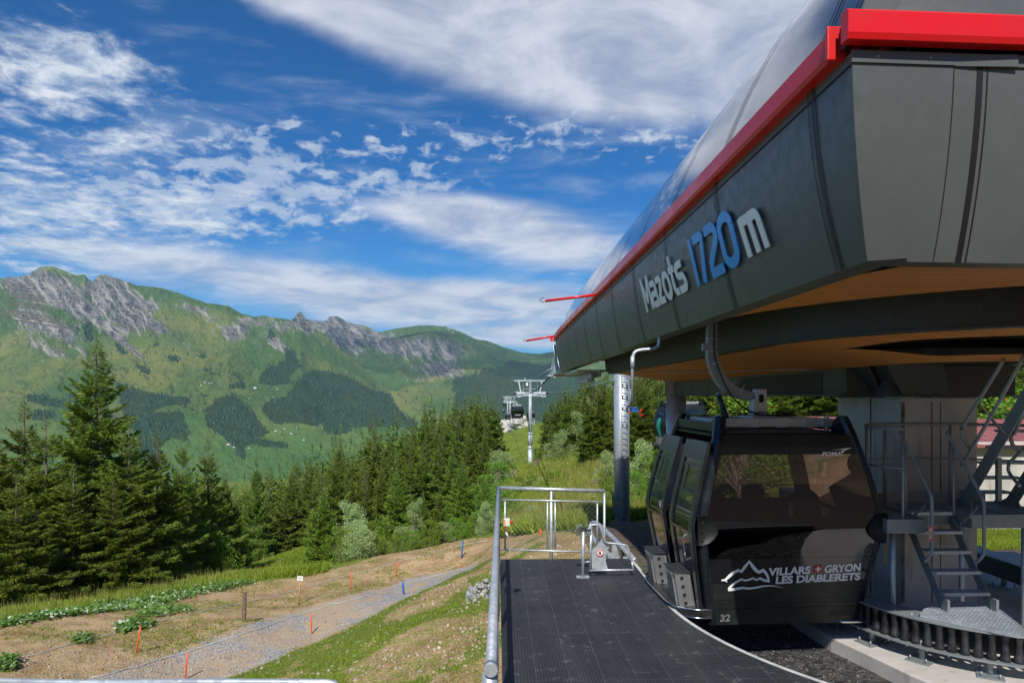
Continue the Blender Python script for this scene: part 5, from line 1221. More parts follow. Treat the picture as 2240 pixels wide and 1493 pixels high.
def txt_mesh(s, size, bold=0.0, shear=0.0, outline=0.0, spacing=1.0):
    cu = bpy.data.curves.new('t', 'FONT'); cu.body = s; cu.size = size; cu.offset = bold; cu.shear = shear; cu.space_character = spacing; cu.resolution_u = 4
    if outline: cu.fill_mode = 'NONE'; cu.bevel_depth = outline; cu.bevel_resolution = 0
    else: cu.extrude = .0
    o = bpy.data.objects.new('t', cu); col.objects.link(o); dg = bpy.context.evaluated_depsgraph_get(); dg.update()
    me = bpy.data.meshes.new_from_object(o.evaluated_get(dg)); bpy.data.objects.remove(o)
    vs = [v.co.copy() for v in me.vertices]; fs = [tuple(p.vertices) for p in me.polygons]; bpy.data.meshes.remove(me)
    return vs, fs
# ---- the near cabin
cab = make_cabin('gondola_cabin', 'large black gondola cabin at the platform, doors open with two silver ski racks', opened=True)
CROT = R(2.4); cab.location = (3.37, 8.80, 0.0); cab.rotation_euler = (0, 0, CROT)
CM = Matrix.Translation(cab.location) @ Matrix.Rotation(CROT, 4, 'Z')
def face_inv(px, py):
    """cabin-local point on the near face that the photo shows at (px, py)"""
    x, z = (px - 1734) / 190, (1350 - py) / 190
    def f(x, z): q = CM @ Vector((x, -hl(z) + .012, z)); a, b = proj(q.x, q.y, q.z); return float(a) - px, float(b) - py
    for _ in range(12):
        a, b = f(x, z); ax, bx = f(x + .01, z); az_, bz = f(x, z + .01)
        j11, j12, j21, j22 = (ax - a) / .01, (az_ - a) / .01, (bx - b) / .01, (bz - b) / .01; det = j11 * j22 - j12 * j21
        x -= (a * j22 - b * j12) / det; z -= (b * j11 - a * j21) / det
    return x, z
def on_face(x, z, off=.010): return Vector((x, -hl(z) + .012 - off, z))
def place_text(s, p_bl, p_br, cap_px, mt, name, parent, bold=.0, shear=0.0, outline=0.0, label=None):
    """letters fitted between two baseline points on the near face; one mesh per word"""
    x0, z0_ = face_inv(*p_bl); x1, z1_ = face_inv(*p_br); xt, zt_ = face_inv(p_bl[0], p_bl[1] - cap_px)
    vs, fs = txt_mesh(s, 1.0, bold, shear, outline); a = min(v.x for v in vs); b = max(v.x for v in vs); h0 = min(v.y for v in vs); h1 = max(v.y for v in vs)
    mb = MB(); out = []
    for v in vs:
        t = (v.x - a) / (b - a); hh = (v.y - h0) / (h1 - h0); out.append(on_face(x0 + (x1 - x0) * t, z0_ + (z1_ - z0_) * t + (zt_ - z0_) * hh))
    mb.add(out, fs); return mb.build(name, mt, parent, label, world_space=False)
gp = [o for o in col.objects if o.parent == cab and o.name.startswith('gloss_panel')][0]
hdw = [o for o in col.objects if o.parent == cab and o.name.startswith('window')][0]
lpn = [o for o in col.objects if o.parent == cab and o.name.startswith('lower_panel')][0]
place_text('VILLARS', (1679.5, 1258.5), (1771, 1253.5), 17.5, M['white'], 'lettering', gp, .040)
place_text('GRYON', (1801.5, 1252), (1881, 1247.5), 17.5, M['white'], 'lettering', gp, .040)
place_text('LES DIABLERETS', (1695.5, 1276), (1880, 1267), 17, M['white'], 'lettering', gp, .040)
place_text('32', (1575, 1358), (1596, 1357), 15, M['white'], 'number', lpn, 0, 0, .012)
place_text('POMA', (1797, 996), (1839, 995.5), 8.5, M['white'], 'lettering', hdw, .03, .25)
mb = MB(); mb.add([on_face(*face_inv(*p)) for p in ((1779, 1252), (1796.5, 1251), (1797.5, 1235), (1780.5, 1236))], [(0, 1, 2, 3)]); fg = mb.build('emblem', M['swiss_red'], gp, world_space=False)
mb = MB()
for q in (((1782.5, 1245), (1794.5, 1244.4), (1794.7, 1241.4), (1782.7, 1242)), ((1786.8, 1249.6), (1789.8, 1249.4), (1790.3, 1237.4), (1787.3, 1237.6))): mb.add([on_face(*face_inv(*p), off=.012) for p in q], [(0, 1, 2, 3)])
mb.build('cross', M['white'], fg, world_space=False)
def zp(x, y): return (1400 + x / 4.666, 1100 + y / 4.666)
def face_stroke(path, widths):
    pts = [Vector(zp(*p)) for p in path]; Lr = []
    w_ = np.interp(np.linspace(0, 1, len(path)), np.linspace(0, 1, len(widths)), widths) / 4.666 * 1.2
    n = len(pts); Le = []; Re = []
    for i, p in enumerate(pts):
        t = (pts[min(i + 1, n - 1)] - pts[max(i - 1, 0)]).normalized(); nn_ = Vector((-t.y, t.x)); Le.append(p + nn_ * w_[i] / 2); Re.append(p - nn_ * w_[i] / 2)
    mb = MB(); mb.add([on_face(*face_inv(*p)) for p in Le + Re], [(i, i + 1, n + i + 1, n + i) for i in range(n - 1)]); return mb
A_ = face_stroke([(828, 782), (866, 780), (905, 742), (955, 702), (1000, 680), (1030, 695), (1065, 648), (1112, 592), (1150, 645), (1180, 682), (1210, 698), (1235, 690), (1250, 678), (1275, 702), (1300, 745), (1313, 796)], [14, 26, 26, 24, 30, 28, 26, 16])
B_ = face_stroke([(1318, 790), (1270, 785), (1220, 762), (1182, 780), (1148, 760), (1110, 775), (1070, 784), (1028, 772), (975, 803), (925, 842), (904, 862), (904, 884)], [22, 20, 16, 16, 16, 18, 18, 18])
C_ = face_stroke([(896, 876), (960, 874), (1040, 858), (1110, 866), (1180, 856), (1250, 842), (1330, 836), (1400, 846), (1468, 862)], [28, 24, 20, 18, 16, 14, 10, 5, 1])
D_ = face_stroke([(855, 780), (875, 790), (888, 806)], [16, 10, 1])
mb = MB()
for k, q in enumerate((A_, B_, C_, D_)): mb.add([Vector((v[0], v[1] - .0006 * k, v[2])) for v in q.v], q.f)
mb.build('mountain_logo', M['white'], gp, world_space=False)
mb = MB(); mb.add([on_face(*face_inv(*p)) for p in ((1819, 983.5), (1863, 978), (1848, 984), (1840, 992), (1838, 986), (1846, 982.5))], [(0, 5, 1), (5, 1, 2), (5, 2, 3, 4)]); mb.build('logo_wing', M['white'], hdw, world_space=False)
# ---- cabins further down the line
lines = 'cabins further along the lift line'
c2 = make_cabin('gondola_cabin', 'black cabin with a teal stripe, half hidden behind the bare round column', opened=False, group=lines, decal=True, detail=False)
gp2 = [o for o in col.objects if o.parent == c2 and o.name.startswith('gloss_panel')][0]
for s_, xa, xb, za, ca in (('VILLARS', -.45, .02, .50, .085), ('GRYON', .12, .55, .50, .085), ('LES DIABLERETS', -.38, .55, .39, .085)):
    vs, fs = txt_mesh(s_, 1.0, .022); a = min(v.x for v in vs); b = max(v.x for v in vs); mb = MB()
    mb.add([on_face(xa + (xb - xa) * (v.x - a) / (b - a), za + ca * v.y / .73) for v in vs], fs); mb.build('lettering', M['white'], gp2, world_space=False)
q = P(1490, 900, 36); c2.location = (q.x, q.y, P(0, 972, 36).z); c2.rotation_euler = (0, 0, R(16))
for px_, wpx, pyc, rz_, lb in ((1131.5, 27, 899, 0, 'largest of the small black cabins hanging left of the first line tower'), (1111, 12, 910.5, 5, 'small black cabin hanging low in front of the second tower'), (1104, 8.5, 884, -5, 'tiny cabin high at the far left of the lift line'),
                               (1161, 17, 909, 4, 'dark cabin mostly hidden behind the pole of the first line tower'), (1100.5, 6.5, 900, 0, 'tiny cabin lowest at the far left end of the lift line'), (1118.5, 7, 884, 8, 'tiny cabin just left of the largest hanging cabin')):
    d_ = 2.16 * F / wpx; cc = copy_tree(c2); cc['label'] = lb; q = P(px_, pyc, d_); cc.location = (q.x, q.y, q.z - 1.1); cc.rotation_euler = (0, 0, R(rz_))
# ---------------------------------------------------------------- roller guide that steadies the cabins
rgd = thing('roller_guide', 'curved galvanised guide lined with upright black rollers on short legs beside the cabin', 'roller guide', (XC - 1.7, CY, -.35))
def ringpath(rad, z, y_far=12.2, n=40):
    l = [Vector((XC - rad, y_far, z)), Vector((XC - rad, CY, z))] + [Vector((XC - rad * math.cos(math.pi * i / n), CY - rad * math.sin(math.pi * i / n), z)) for i in range(1, n)]
    return l + [Vector((XC + rad, CY, z)), Vector((XC + rad, 18.0, z))]
mb = MB(); mb.grid([ringpath(1.76, .115), ringpath(1.46, .115), ringpath(1.46, .095), ringpath(1.76, .095), ringpath(1.76, .115)], False); mb.build('top_plate', M['galv_dull'], rgd)
mb = MB(); mb.grid([ringpath(1.80, -.175), ringpath(1.58, -.175), ringpath(1.58, -.192), ringpath(1.80, -.192), ringpath(1.80, -.175)], False); mb.build('bottom_plate', M['galv_dull'], rgd)
mb = MB(); mb.grid([ringpath(1.50, .095), ringpath(1.50, -.175)], False); mb.build('back_web', M['steel_dark'], rgd)
rp_ = [(0.052, -.170), (.052, -.145), (.042, -.115), (.035, -.07), (.034, -.02), (.033, .02), (.039, .055), (.048, .078), (.050, .09)]
rm = MB(); rm.tube([(0, 0, z) for _, z in rp_], [r_ for r_, _ in rp_], 14); rme = None
angs = [.068 * k for k in range(0, 41)]
pos = [(XC - 1.70 * math.cos(a), CY - 1.70 * math.sin(a)) for a in angs] + [(XC - 1.70, CY + .115 * k * 1.0) for k in range(1, 12)] + [(XC + 1.70, 9.4 + .14 * k) for k in range(0, 26)]
for i, (x, y) in enumerate(pos):
    if rme is None: r0_ = rm.build('roller', M['rubber'], rgd, world_space=False); rme = r0_.data; o = r0_
    else: o = link('roller', rme, rgd, world_space=False)
    o.location = (x - rgd.location.x, y - rgd.location.y, 0 - rgd.location.z)
mb0 = MB(); mb0.cyl((0, 0, -.35), (0, 0, -.13), .032, 14); mb0.cyl((0, 0, -.215), (0, 0, -.193), .075, 16); mb0.box((0, 0, -.342), (.30, .24, .012))
for a in (-.11, .11):
    for b in (-.08, .08): mb0.cyl((a, b, -.34), (a, b, -.29), .010, 8)
leg0 = None
for a in (178, 197, 217, 238, 262):
    x, y = XC + 1.68 * math.cos(R(a)), CY + 1.68 * math.sin(R(a))
    if leg0 is None: leg0 = mb0.build('leg', M['galv_dull'], rgd, world_space=False); o = leg0
    else: o = link('leg', leg0.data, rgd, world_space=False)
    o.location = (x - rgd.location.x, y - rgd.location.y, .35 - 0 * a); o.rotation_euler = (0, 0, R(a))
for y in (10.2, 13.0): o = link('leg', leg0.data, rgd, world_space=False); o.location = (XC + 1.68 - rgd.location.x, y - rgd.location.y, .35)
mb = MB(); mb.beam((XC + 1.5, 8.4, -.02), (XC + 1.5, 18, -.02), .03, .26); mb.build('side_beam', mat('green_grey_paint', (.035, .06, .055), .5, .2), rgd)
mb = MB()
for i, a in enumerate(np.arange(0, 112, 6.6)): mb.cyl((XC - 1.66 * math.cos(R(a)), CY - 1.66 * math.sin(R(a)), .115), (XC - 1.66 * math.cos(R(a)), CY - 1.66 * math.sin(R(a)), .128), .012, 6); mb.cyl((XC - 1.77 * math.cos(R(a)), CY - 1.77 * math.sin(R(a)), -.19), (XC - 1.77 * math.cos(R(a)), CY - 1.77 * math.sin(R(a)), -.215), .010, 6)
mb.build('bolt_row', M['galv'], rgd)
# ---------------------------------------------------------------- service stairs round the pier
sv = thing('service_stairs', 'steep galvanised service stairs with a small railed landing wrapped round the concrete pier', 'stairs', (5.3, 7.6, -.35))
S = lambda mb, nm, mt=M['galv_dull'], lb=None, par=sv, **k: mb.build(nm, mt, par, lb, **k)
def grating(mb, poly, z, s=.05, t=.006, h=.03):
    xs = [p[0] for p in poly]; ys = [p[1] for p in poly]; px_ = np.array(poly)
    for ax in (0, 1):
        lo, hi = (min(xs), max(xs)) if ax == 0 else (min(ys), max(ys))
        for v in np.arange(lo + s, hi, s):
            cr = []
            for i in range(len(poly)):
                a, b = poly[i], poly[(i + 1) % len(poly)]
                if (a[ax] > v) != (b[ax] > v): t_ = (v - a[ax]) / (b[ax] - a[ax]); cr.append(a[1 - ax] + (b[1 - ax] - a[1 - ax]) * t_)
            if len(cr) >= 2:
                cr.sort(); A_ = (v, cr[0]) if ax == 0 else (cr[0], v); B_ = (v, cr[-1]) if ax == 0 else (cr[-1], v)
                mb.beam((*A_, z), (*B_, z), t, h)
    for i in range(len(poly)): mb.beam((*poly[i], z), (*poly[(i + 1) % len(poly)], z), t * 1.5, h * 1.3)
gpoly = [tuple(G(px, py, .13))[:2] for px, py in ((2013, 1346), (2022, 1336), (2090, 1317), (2186, 1337), (2234, 1374), (2228, 1393))]
mb = MB(); grating(mb, gpoly, .14); S(mb, 'lower_grating', M['galv'])
for k in range(5):
    z = .33 + .2 * k; y = 7.62 + .15 * k; mb = MB(); mb.box((5.27, y, z), (.52, .15, .006)); mb.beam((5.01, y - .075, z - .012), (5.53, y - .075, z - .012), .006, .035); mb.beam((5.01, y + .075, z - .012), (5.53, y + .075, z - .012), .006, .035)
    for j in range(9): mb.beam((5.03 + .056 * j, y - .07, z + .006), (5.05 + .056 * j, y + .07, z + .006), .007, .008)
    S(mb, 'tread', M['galv'])
for x in (4.995, 5.545):
    mb = MB(); mb.beam((x, 7.50, .13), (x, 8.33, 1.24), .012, .12, (1, 0, 0)) if False else mb.prism([(x - .005, 7.46, .15), (x - .005, 7.60, .15), (x - .005, 8.44, 1.20), (x - .005, 8.30, 1.20)], (.012, 0, 0)); mb.box((x, 7.50, .20), (.03, .10, .16)); S(mb, 'stringer')
plat = [(4.46, 7.72), (4.90, 7.72), (4.96, 8.26), (5.58, 8.26), (5.64, 8.0), (6.12, 8.0), (6.12, 9.12), (5.3, 9.12), (4.85, 8.95), (4.55, 8.5)]
mb = MB(); grating(mb, [(4.46, 7.72), (4.90, 7.72), (4.96, 8.26), (4.96, 8.95), (4.85, 8.95), (4.55, 8.5)], 1.10, .04); grating(mb, [(4.96, 8.26), (5.58, 8.26), (5.58, 9.1), (4.96, 9.0)], 1.10, .04); grating(mb, [(5.62, 8.0), (6.7, 8.0), (6.7, 9.1), (5.62, 9.1)], 1.10, .04); S(mb, 'landing_grating')
mb = MB()
for i in range(len(plat)): mb.beam((*plat[i], 1.05), (*plat[(i + 1) % len(plat)], 1.05), .010, .16)
mb.beam((6.12, 8.0, 1.05), (6.72, 8.0, 1.05), .01, .16); mb.beam((6.72, 8.0, 1.05), (6.72, 9.1, 1.05), .01, .16); S(mb, 'landing_edge')
mb = MB(); mb.grid([[Vector((XC - 1.35 * math.cos(a), 8.95 - .95 * math.sin(a) * 0 + .10 * math.sin(a), z)) for a in np.linspace(.2, 2.0, 16)] for z in (1.10, 1.25)], False); S(mb, 'toe_board')
def ring(z, r_, y_off=0.0):
    pts = [Vector((4.62, 7.66, z)), Vector((4.55, 7.72, z)), Vector((4.47, 7.9, z)), Vector((4.50, 8.2, z)), Vector((4.72, 8.62, z)), Vector((5.1, 8.86, z)), Vector((5.6, 8.92, z)), Vector((6.1, 8.80, z)), Vector((6.6, 8.45, z)), Vector((6.75, 8.2, z))]
    mb = MB(); mb.tube(smooth_path(pts, 5), r_, 10); return mb
S(ring(2.17, .021), 'handrail'); S(ring(1.72, .013), 'knee_rail')
for p in ((4.66, 7.75), (4.62, 8.45), (5.08, 8.84), (5.95, 8.85), (6.62, 8.4)):
    mb = MB(); mb.cyl((*p, 1.05), (*p, 2.16), .017, 8); S(mb, 'rail_post')
def rail(pts, r_=.019, nm='stair_rail'): mb = MB(); mb.tube(smooth_path([Vector(p) for p in pts], 6), r_, 10); return S(mb, nm)
L1 = [P(1968, 943, 8.15), P(2000, 1008, 8.0), P(2028, 1066, 7.85), P(2036, 1084, 7.8), P(2038, 1110, 7.78), P(2038, 1195, 7.75), P(2035, 1212, 7.75), P(2022, 1228, 7.8)]
L2 = [P(2070, 943, 8.15), P(2105, 1008, 8.0), P(2140, 1072, 7.85), P(2149, 1090, 7.8), P(2152, 1115, 7.78), P(2152, 1200, 7.75), P(2148, 1216, 7.75), P(2135, 1229, 7.8)]
rail(L1); rail(L2)
for px_ in (1979.5, 2084): mb = MB(); mb.cyl(P(px_, 972, 8.1), P(px_ + 2, 1126, 8.12), .013, 8); S(mb, 'baluster')
for a, b in (((1990, 1135), (2025, 1103)), ((2105, 1140), (2140, 1105))): mb = MB(); mb.beam(P(*a, 8.05), P(*b, 7.85), .008, .04, (0, 1, 0)); S(mb, 'rail_brace')
for q in ((4.66, 7.95), (5.62, 8.15), (6.35, 8.1)): mb = MB(); mb.cyl((*q, -.35), (*q, 1.02), .030, 12); mb.box((*q, -.34), (.16, .16, .012)); S(mb, 'support_post', M['galv'])
# upper flight climbing towards the viewer into the station
for k in range(11):
    z = 1.30 + .205 * k; y = 8.70 - .155 * k; mb = MB(); mb.box((6.32, y, z), (.58, .16, .03)); S(mb, 'tread', M['galv_dull'])
for x in (6.01, 6.63): mb = MB(); mb.prism([(x, 8.90, 1.02), (x, 8.68, 1.02), (x, 6.98, 3.30), (x, 7.16, 3.30)], (.012, 0, 0)); mb.beam((x, 8.85, 1.05), (x, 8.55, 1.20), .02, .2); S(mb, 'stringer')
rail([P(2196, 786, 7.5), P(2110, 925, 8.1), P(2104, 940, 8.1), P(2106, 957, 8.1), P(2121, 980, 8.1)], .021); rail([P(2240, 778, 7.3), P(2170, 905, 7.7), P(2120, 990, 8.1), P(2103, 1016, 8.3)], .021)
rail([P(2270, 800, 7.6), P(2225, 935, 8.0), P(2212, 950, 8.1), P(2214, 970, 8.1), P(2226, 985, 8.1)], .021); rail([P(2262, 960, 7.8), P(2214, 1005, 8.2), P(2206, 1018, 8.2), P(2208, 1034, 8.2), P(2230, 1062, 8.0)], .019)
mb = MB(); mb.beam(P(2168, 915, 7.75), P(2196, 948, 7.85), .008, .05, (0, 1, 0)); S(mb, 'rail_brace')
mb = MB(); mb.beam(P(2184, 1000, 8.4), P(2184, 1095, 8.4), .05, .05, (0, 1, 0)); S(mb, 'rail_post')
mb = MB(); mb.cyl(P(1945, 1020, 8.3), P(1967, 1026, 8.25), .018, 10); mb.cyl(P(1965, 1025, 8.25), P(1966, 1034, 8.25), .014, 8); S(mb, 'stub_rail')
# round prohibition sign on a chain
so_ = thing('warning_sign', 'oval-looking red and white prohibition sign hung by a chain on the lower stair', 'sign', tuple(P(2035, 1180, 7.7)))
c = P(2035.5, 1166, 7.7); tilt = Matrix.Rotation(R(40), 3, 'Z')
def disc(r_, off, n=32): return [c + tilt @ Vector((r_ * math.cos(a), -off, r_ * math.sin(a))) for a in np.linspace(0, 2 * math.pi, n, endpoint=False)]
mb = MB(); mb.prism(disc(.088, 0), (0, .004, 0)); mb.build('disc', M['white_paint'], so_)
mb = MB(); a_, b_ = disc(.084, .003, 33), disc(.064, .003, 33); mb.grid([a_ + [a_[0]], b_ + [b_[0]]], False); mb.build('red_ring', M['red_sign'], so_)
mb = MB()
for i, (w_, z) in enumerate(((.05, .026), (.075, .008), (.07, -.010), (.045, -.028))):
    p0, p1 = c + tilt @ Vector((-w_ / 2, -.005, z)), c + tilt @ Vector((w_ / 2, -.005, z)); mb.beam(p0, p1, .002, .007)
mb.build('lettering', M['black'], so_)
mb = MB()
for i in range(9): q = c + Vector((-.01 - .002 * i, .01, .09 + .020 * i)); mb.tube([q + Vector((.005 * math.cos(a) * (i % 2), .005 * math.cos(a) * ((i + 1) % 2), .012 * math.sin(a))) for a in np.linspace(0, 2 * math.pi, 8, endpoint=False)], .0018, 4, closed=True)
mb.build('chain', M['galv'], so_)
# ---------------------------------------------------------------- low building behind, right edge
lb_ = thing('low_building', 'long low concrete building with a red sheet roof at the right edge', 'building', (20, 24, -1.6))
mb = MB(); mb.box((22, 23.4, -.5), (20, 2.8, 3.0)); mb.build('wall', M['concrete'], lb_)
mb = MB(); mb.prism([(11.5, 21.75, .86), (33, 21.75, .58), (33, 21.75, .66), (11.5, 21.75, .94)], (0, 0, 0.0)) if False else mb.prism([(11.5, 21.7, .92), (33, 21.7, .60), (33, 27.5, 1.35), (11.5, 27.5, 1.65)], (0, 0, .05))
for i in range(54): x = 11.7 + i * .4; zz = .97 - (x - 11.5) * .0149; mb.beam((x, 21.7, zz), (x, 27.5, zz + .735), .03, .03)
mb.build('roof', M['roof_red'], lb_)
# ---------------------------------------------------------------- conifers
def tube_np(pts, r, n=7):
    mb = MB(); mb.tube(pts, r, n); return mb
def spruce_mesh(seed, H, Rm, nb, K, mper, bw, bl, mat_, z0f=.06, droop=.28, shape=.85, lean=0.0, gap=.0, ragged=.22):
    """crown built of drooping fronds: boughs at many heights, each a flat spray of hanging needle twigs"""
    rg = np.random.default_rng(seed)
    t = z0f + (.985 - z0f) * (np.arange(nb) + rg.random(nb)) / nb; t = 1 - (1 - t) ** 1.12 * (1 - z0f) ** -.12 if False else t
    if gap: g_ = rg.random(6) * (.9 - z0f) + z0f; k_ = np.ones(nb, bool)
    if gap:
        for q in g_: k_ &= ~((np.abs(t - q) < .012 + .01 * rg.random()) & (rg.random(nb) < .8))
        t = t[k_]; nb = len(t)
    z = t * H; a = np.arange(nb) * 2.39996 + rg.normal(0, .5, nb)
    prof = (1 - t) ** shape * (1 - np.exp(-(1 - t) * 7)) * Rm * 1.06 * (.90 + .10 * np.sin(z * 2.7 + seed) + .07 * np.sin(z * 6.1 + seed)) + .05
    side = 1 + .14 * np.sin(a * 2 + seed) + .10 * np.sin(a * 3 + z * .7)
    L = prof * side * np.clip(rg.normal(1, ragged, nb), .45, 1.4)
    up = .62 * t - droop * (1 - t) + rg.normal(0, .07, nb)
    n = nb * K * mper; pw_ = L ** 1.25; bi = rg.choice(nb, n, p=pw_ / pw_.sum())
    s_ = 1 - (1 - .10) * rg.random(n) ** 1.25; s_ = np.clip(s_, .08, 1)
    wd = .27 * L[bi] * (1.02 - s_ * .88) + .05; lat = rg.uniform(-1, 1, n); lat = np.sign(lat) * np.abs(lat) ** .8
    r_ = L[bi] * s_; ca, sa = np.cos(a[bi]), np.sin(a[bi]); q = lat * wd
    zz = z[bi] + L[bi] * (up[bi] * s_ - .24 * s_ ** 2 * (1 - t[bi]) + .24 * s_ ** 3) - np.abs(q) * .30 - rg.random(n) ** 2 * .30 * (1 - t[bi]) * np.minimum(L[bi], 1.6)
    Pn = np.stack([ca * r_ - sa * q + lean * z[bi], sa * r_ + ca * q, zz], -1)
    fw = rg.uniform(.5, 1.1, n); ld = lat * 1.0 + rg.normal(0, .35, n)
    D = np.stack([ca * fw - sa * ld, sa * fw + ca * ld, -rg.uniform(.0, .85, n) * (1 - t[bi] * .75) + .55 * s_ ** 4 + rg.normal(0, .15, n)], -1)
    ks_ = np.clip(.45 + .6 * L[bi] / Rm * 2.2, .45, 1.0); Lb = bl * rg.uniform(.6, 1.3, n) * ks_; W = bw * rg.uniform(.7, 1.35, n) * ks_
    V, Fq = blades(Pn, D, Lb, W, rg)
    tn = 16; T_ = np.stack([np.full(tn, lean * H * .96), np.zeros(tn), H * rg.uniform(.94, 1.015, tn)], -1); V2, F2 = blades(T_, np.stack([rg.normal(0, .5, tn), rg.normal(0, .5, tn), np.full(tn, 1.6)], -1), np.full(tn, bl * .55), np.full(tn, bw * .6), rg)
    me = np_mesh('crown', np.concatenate([V, V2]), np.concatenate([Fq, F2 + len(V)]), mat_)
    mb = MB(); r0 = .012 * H + .03
    mb.tube([(lean * H * f, 0, H * f - (.6 if f == 0 else 0)) for f in (0, .03, .3, .6, .85, .985)], [r0 * 1.35, r0, r0 * .78, r0 * .5, r0 * .22, .012], 8)
    for i in range(0, nb, 4 if nb > 200 else 6):
        p0 = (lean * z[i], 0, z[i]); mk = lambda f: (math.cos(a[i]) * L[i] * f + lean * z[i], math.sin(a[i]) * L[i] * f, z[i] + L[i] * (up[i] * f - .24 * f * f * (1 - t[i]) + .24 * f ** 3))
        mb.tube([p0, mk(.5), mk(.9)], [r0 * .16, r0 * .10, r0 * .03], 3, caps=False)
    for i in range(14):   # a few dead bare twigs low down
        zz_ = H * rg.uniform(.05, .4); an = rg.random() * 6.28; l_ = Rm * rg.uniform(.5, .95); mb.tube([(0, 0, zz_), (math.cos(an) * l_ * .6, math.sin(an) * l_ * .6, zz_ - .1), (math.cos(an) * l_, math.sin(an) * l_, zz_ - .35)], [r0 * .12, r0 * .08, r0 * .03], 3, caps=False)
    tm = bpy.data.meshes.new('trunk'); tm.from_pydata(mb.v, [], mb.f); tm.materials.append(M['bark'])
    return me, tm
def broad_mesh(seed, H, Rm, n, leaf, mat_, trunkh=.12, clumps=26):
    rg = np.random.default_rng(seed); cs_ = []
    for i in range(clumps):
        a = rg.random() * 6.28; t = rg.random() ** .8; r_ = Rm * math.sqrt(rg.random()) * (1 - .55 * t) ; cs_.append((r_ * math.cos(a), r_ * math.sin(a), H * (trunkh + (.96 - trunkh) * t), Rm * rg.uniform(.22, .42) * (1.1 - .4 * t)))
    cs_ = np.array(cs_); k = rg.integers(0, clumps, n); d = nrm(rg.normal(size=(n, 3))); rad = rg.random(n) ** .35
    Pn = cs_[k, :3] + d * (cs_[k, 3] * rad)[:, None] * np.array([1, 1, .85]); D = d * .8 + rg.normal(size=(n, 3)) * .6 + np.array([0, 0, .15])
    V, Fq = blades(Pn, D, leaf * rg.uniform(.7, 1.3, n), leaf * .62 * rg.uniform(.8, 1.2, n), rg)
    mb = MB(); r0 = .02 * H
    mb.tube([(0, 0, -.5), (0, 0, H * .15), (.05 * H * .2, 0, H * .6)], [r0 * 1.2, r0, r0 * .4], 7)
    for c in cs_[:18]: mb.tube([(0, 0, H * rg.uniform(.08, .3)), tuple(c[:3] * np.array([.5, .5, .8])), tuple(c[:3])], [r0 * .5, r0 * .3, r0 * .1], 4, caps=False)
    me = np_mesh('crown', V, Fq, mat_); tm = bpy.data.meshes.new('trunk'); tm.from_pydata(mb.v, [], mb.f); tm.materials.append(M['bark']); return me, tm
# prototypes, unit = metres; scaled per tree
HERO = [spruce_mesh(11, 14, 3.3, 290, 16, 18, .058, .25, M['spruce'], .0, .34, .86, ragged=.28), spruce_mesh(12, 14, 3.0, 270, 16, 18, .058, .25, M['spruce'], .0, .38, .80, .006, gap=1, ragged=.3), spruce_mesh(17, 14, 2.7, 250, 16, 18, .058, .24, M['spruce'], .0, .32, .95, -.008, gap=1, ragged=.36)]
MID = [spruce_mesh(21, 16, 2.9, 230, 10, 11, .10, .38, M['spruce'], .03, .34, .85), spruce_mesh(22, 16, 2.5, 210, 10, 11, .10, .38, M['spruce'], .05, .30, .75, .005, gap=1, ragged=.3), spruce_mesh(23, 16, 3.3, 240, 10, 11, .10, .40, M['spruce'], .02, .32, .95), spruce_mesh(24, 16, 2.2, 200, 10, 10, .095, .36, M['spruce'], .08, .38, .65, -.006, gap=1, ragged=.34)]
BRIGHT = [spruce_mesh(31, 9, 2.1, 330, 12, 12, .055, .22, M['fir_bright'], .0, .10, .95), spruce_mesh(32, 9, 2.4, 330, 12, 12, .055, .22, M['fir_bright'], .0, .14, .9)]
FAR = [spruce_mesh(41, 18, 3.2, 130, 5, 6, .30, .85, M['spruce_dk'], .04, .34, .85), spruce_mesh(42, 18, 2.7, 120, 5, 6, .30, .8, M['spruce_dk'], .06, .34, .75), spruce_mesh(43, 18, 3.6, 135, 5, 6, .30, .85, M['spruce_dk'], .03, .3, .95)]
BROAD = [broad_mesh(51, 4.5, 2.0, 5200, .11, M['leaf'], .1, 34), broad_mesh(52, 5, 1.7, 5200, .11, M['leaf'], .15, 30)]
PALE = [broad_mesh(53, 5.5, 1.7, 6000, .11, M['leaf_pale'], .1, 40), broad_mesh(54, 4.5, 2.1, 6000, .11, M['leaf_pale'], .08, 40)]
BUSH = [broad_mesh(55, 1.5, 1.1, 1600, .09, M['leaf'], .0, 14), broad_mesh(56, 1.3, 1.0, 1500, .09, M['leaf_pale'], .0, 14)]
def plant(kind, protos, k, base, h, label, cat, group=None, wide=1.0, rz=None, parts=True):
    me, tm = protos[k]; H = max(v.co.z for v in tm.vertices) if False else PH[me.name]
    s = h / H
    if parts:
        t = thing(kind, label, cat, tuple(base), RNG.random() * 6.28 if rz is None else rz, group); t.scale = (s * wide, s * wide, s)
        a = link('crown', me, t, world_space=False); link('trunk', tm, t, world_space=False); return t
    o = link(kind, me); o.location = base; o.rotation_euler = (0, 0, RNG.random() * 6.28); o.scale = (s * wide, s * wide, s); return tag(o, label, cat, group)
PH = {}
for L_, h_ in ((HERO, 14), (MID, 16), (BRIGHT, 9), (FAR, 18)):
    for m_, _ in L_: PH[m_.name] = h_
for (m_, _), h_ in zip(BROAD + PALE + BUSH, (4.5, 5, 5.5, 4.5, 1.5, 1.3)): PH[m_.name] = h_
def at(px, d):
    q = P(px, HOR, d); return Vector((q.x, q.y, hz1(q.x, q.y) - .15))
def plant_top(kind, protos, k, px, pytop, d, label, cat, group=None, wide=1.0, **kw):
    b = at(px, d); ztop = P(px, pytop, d).z; return plant(kind, protos, k, b, max(1.0, ztop - b.z), label, cat, group, wide, **kw)
edge = 'spruces standing along the earth terrace on the left'
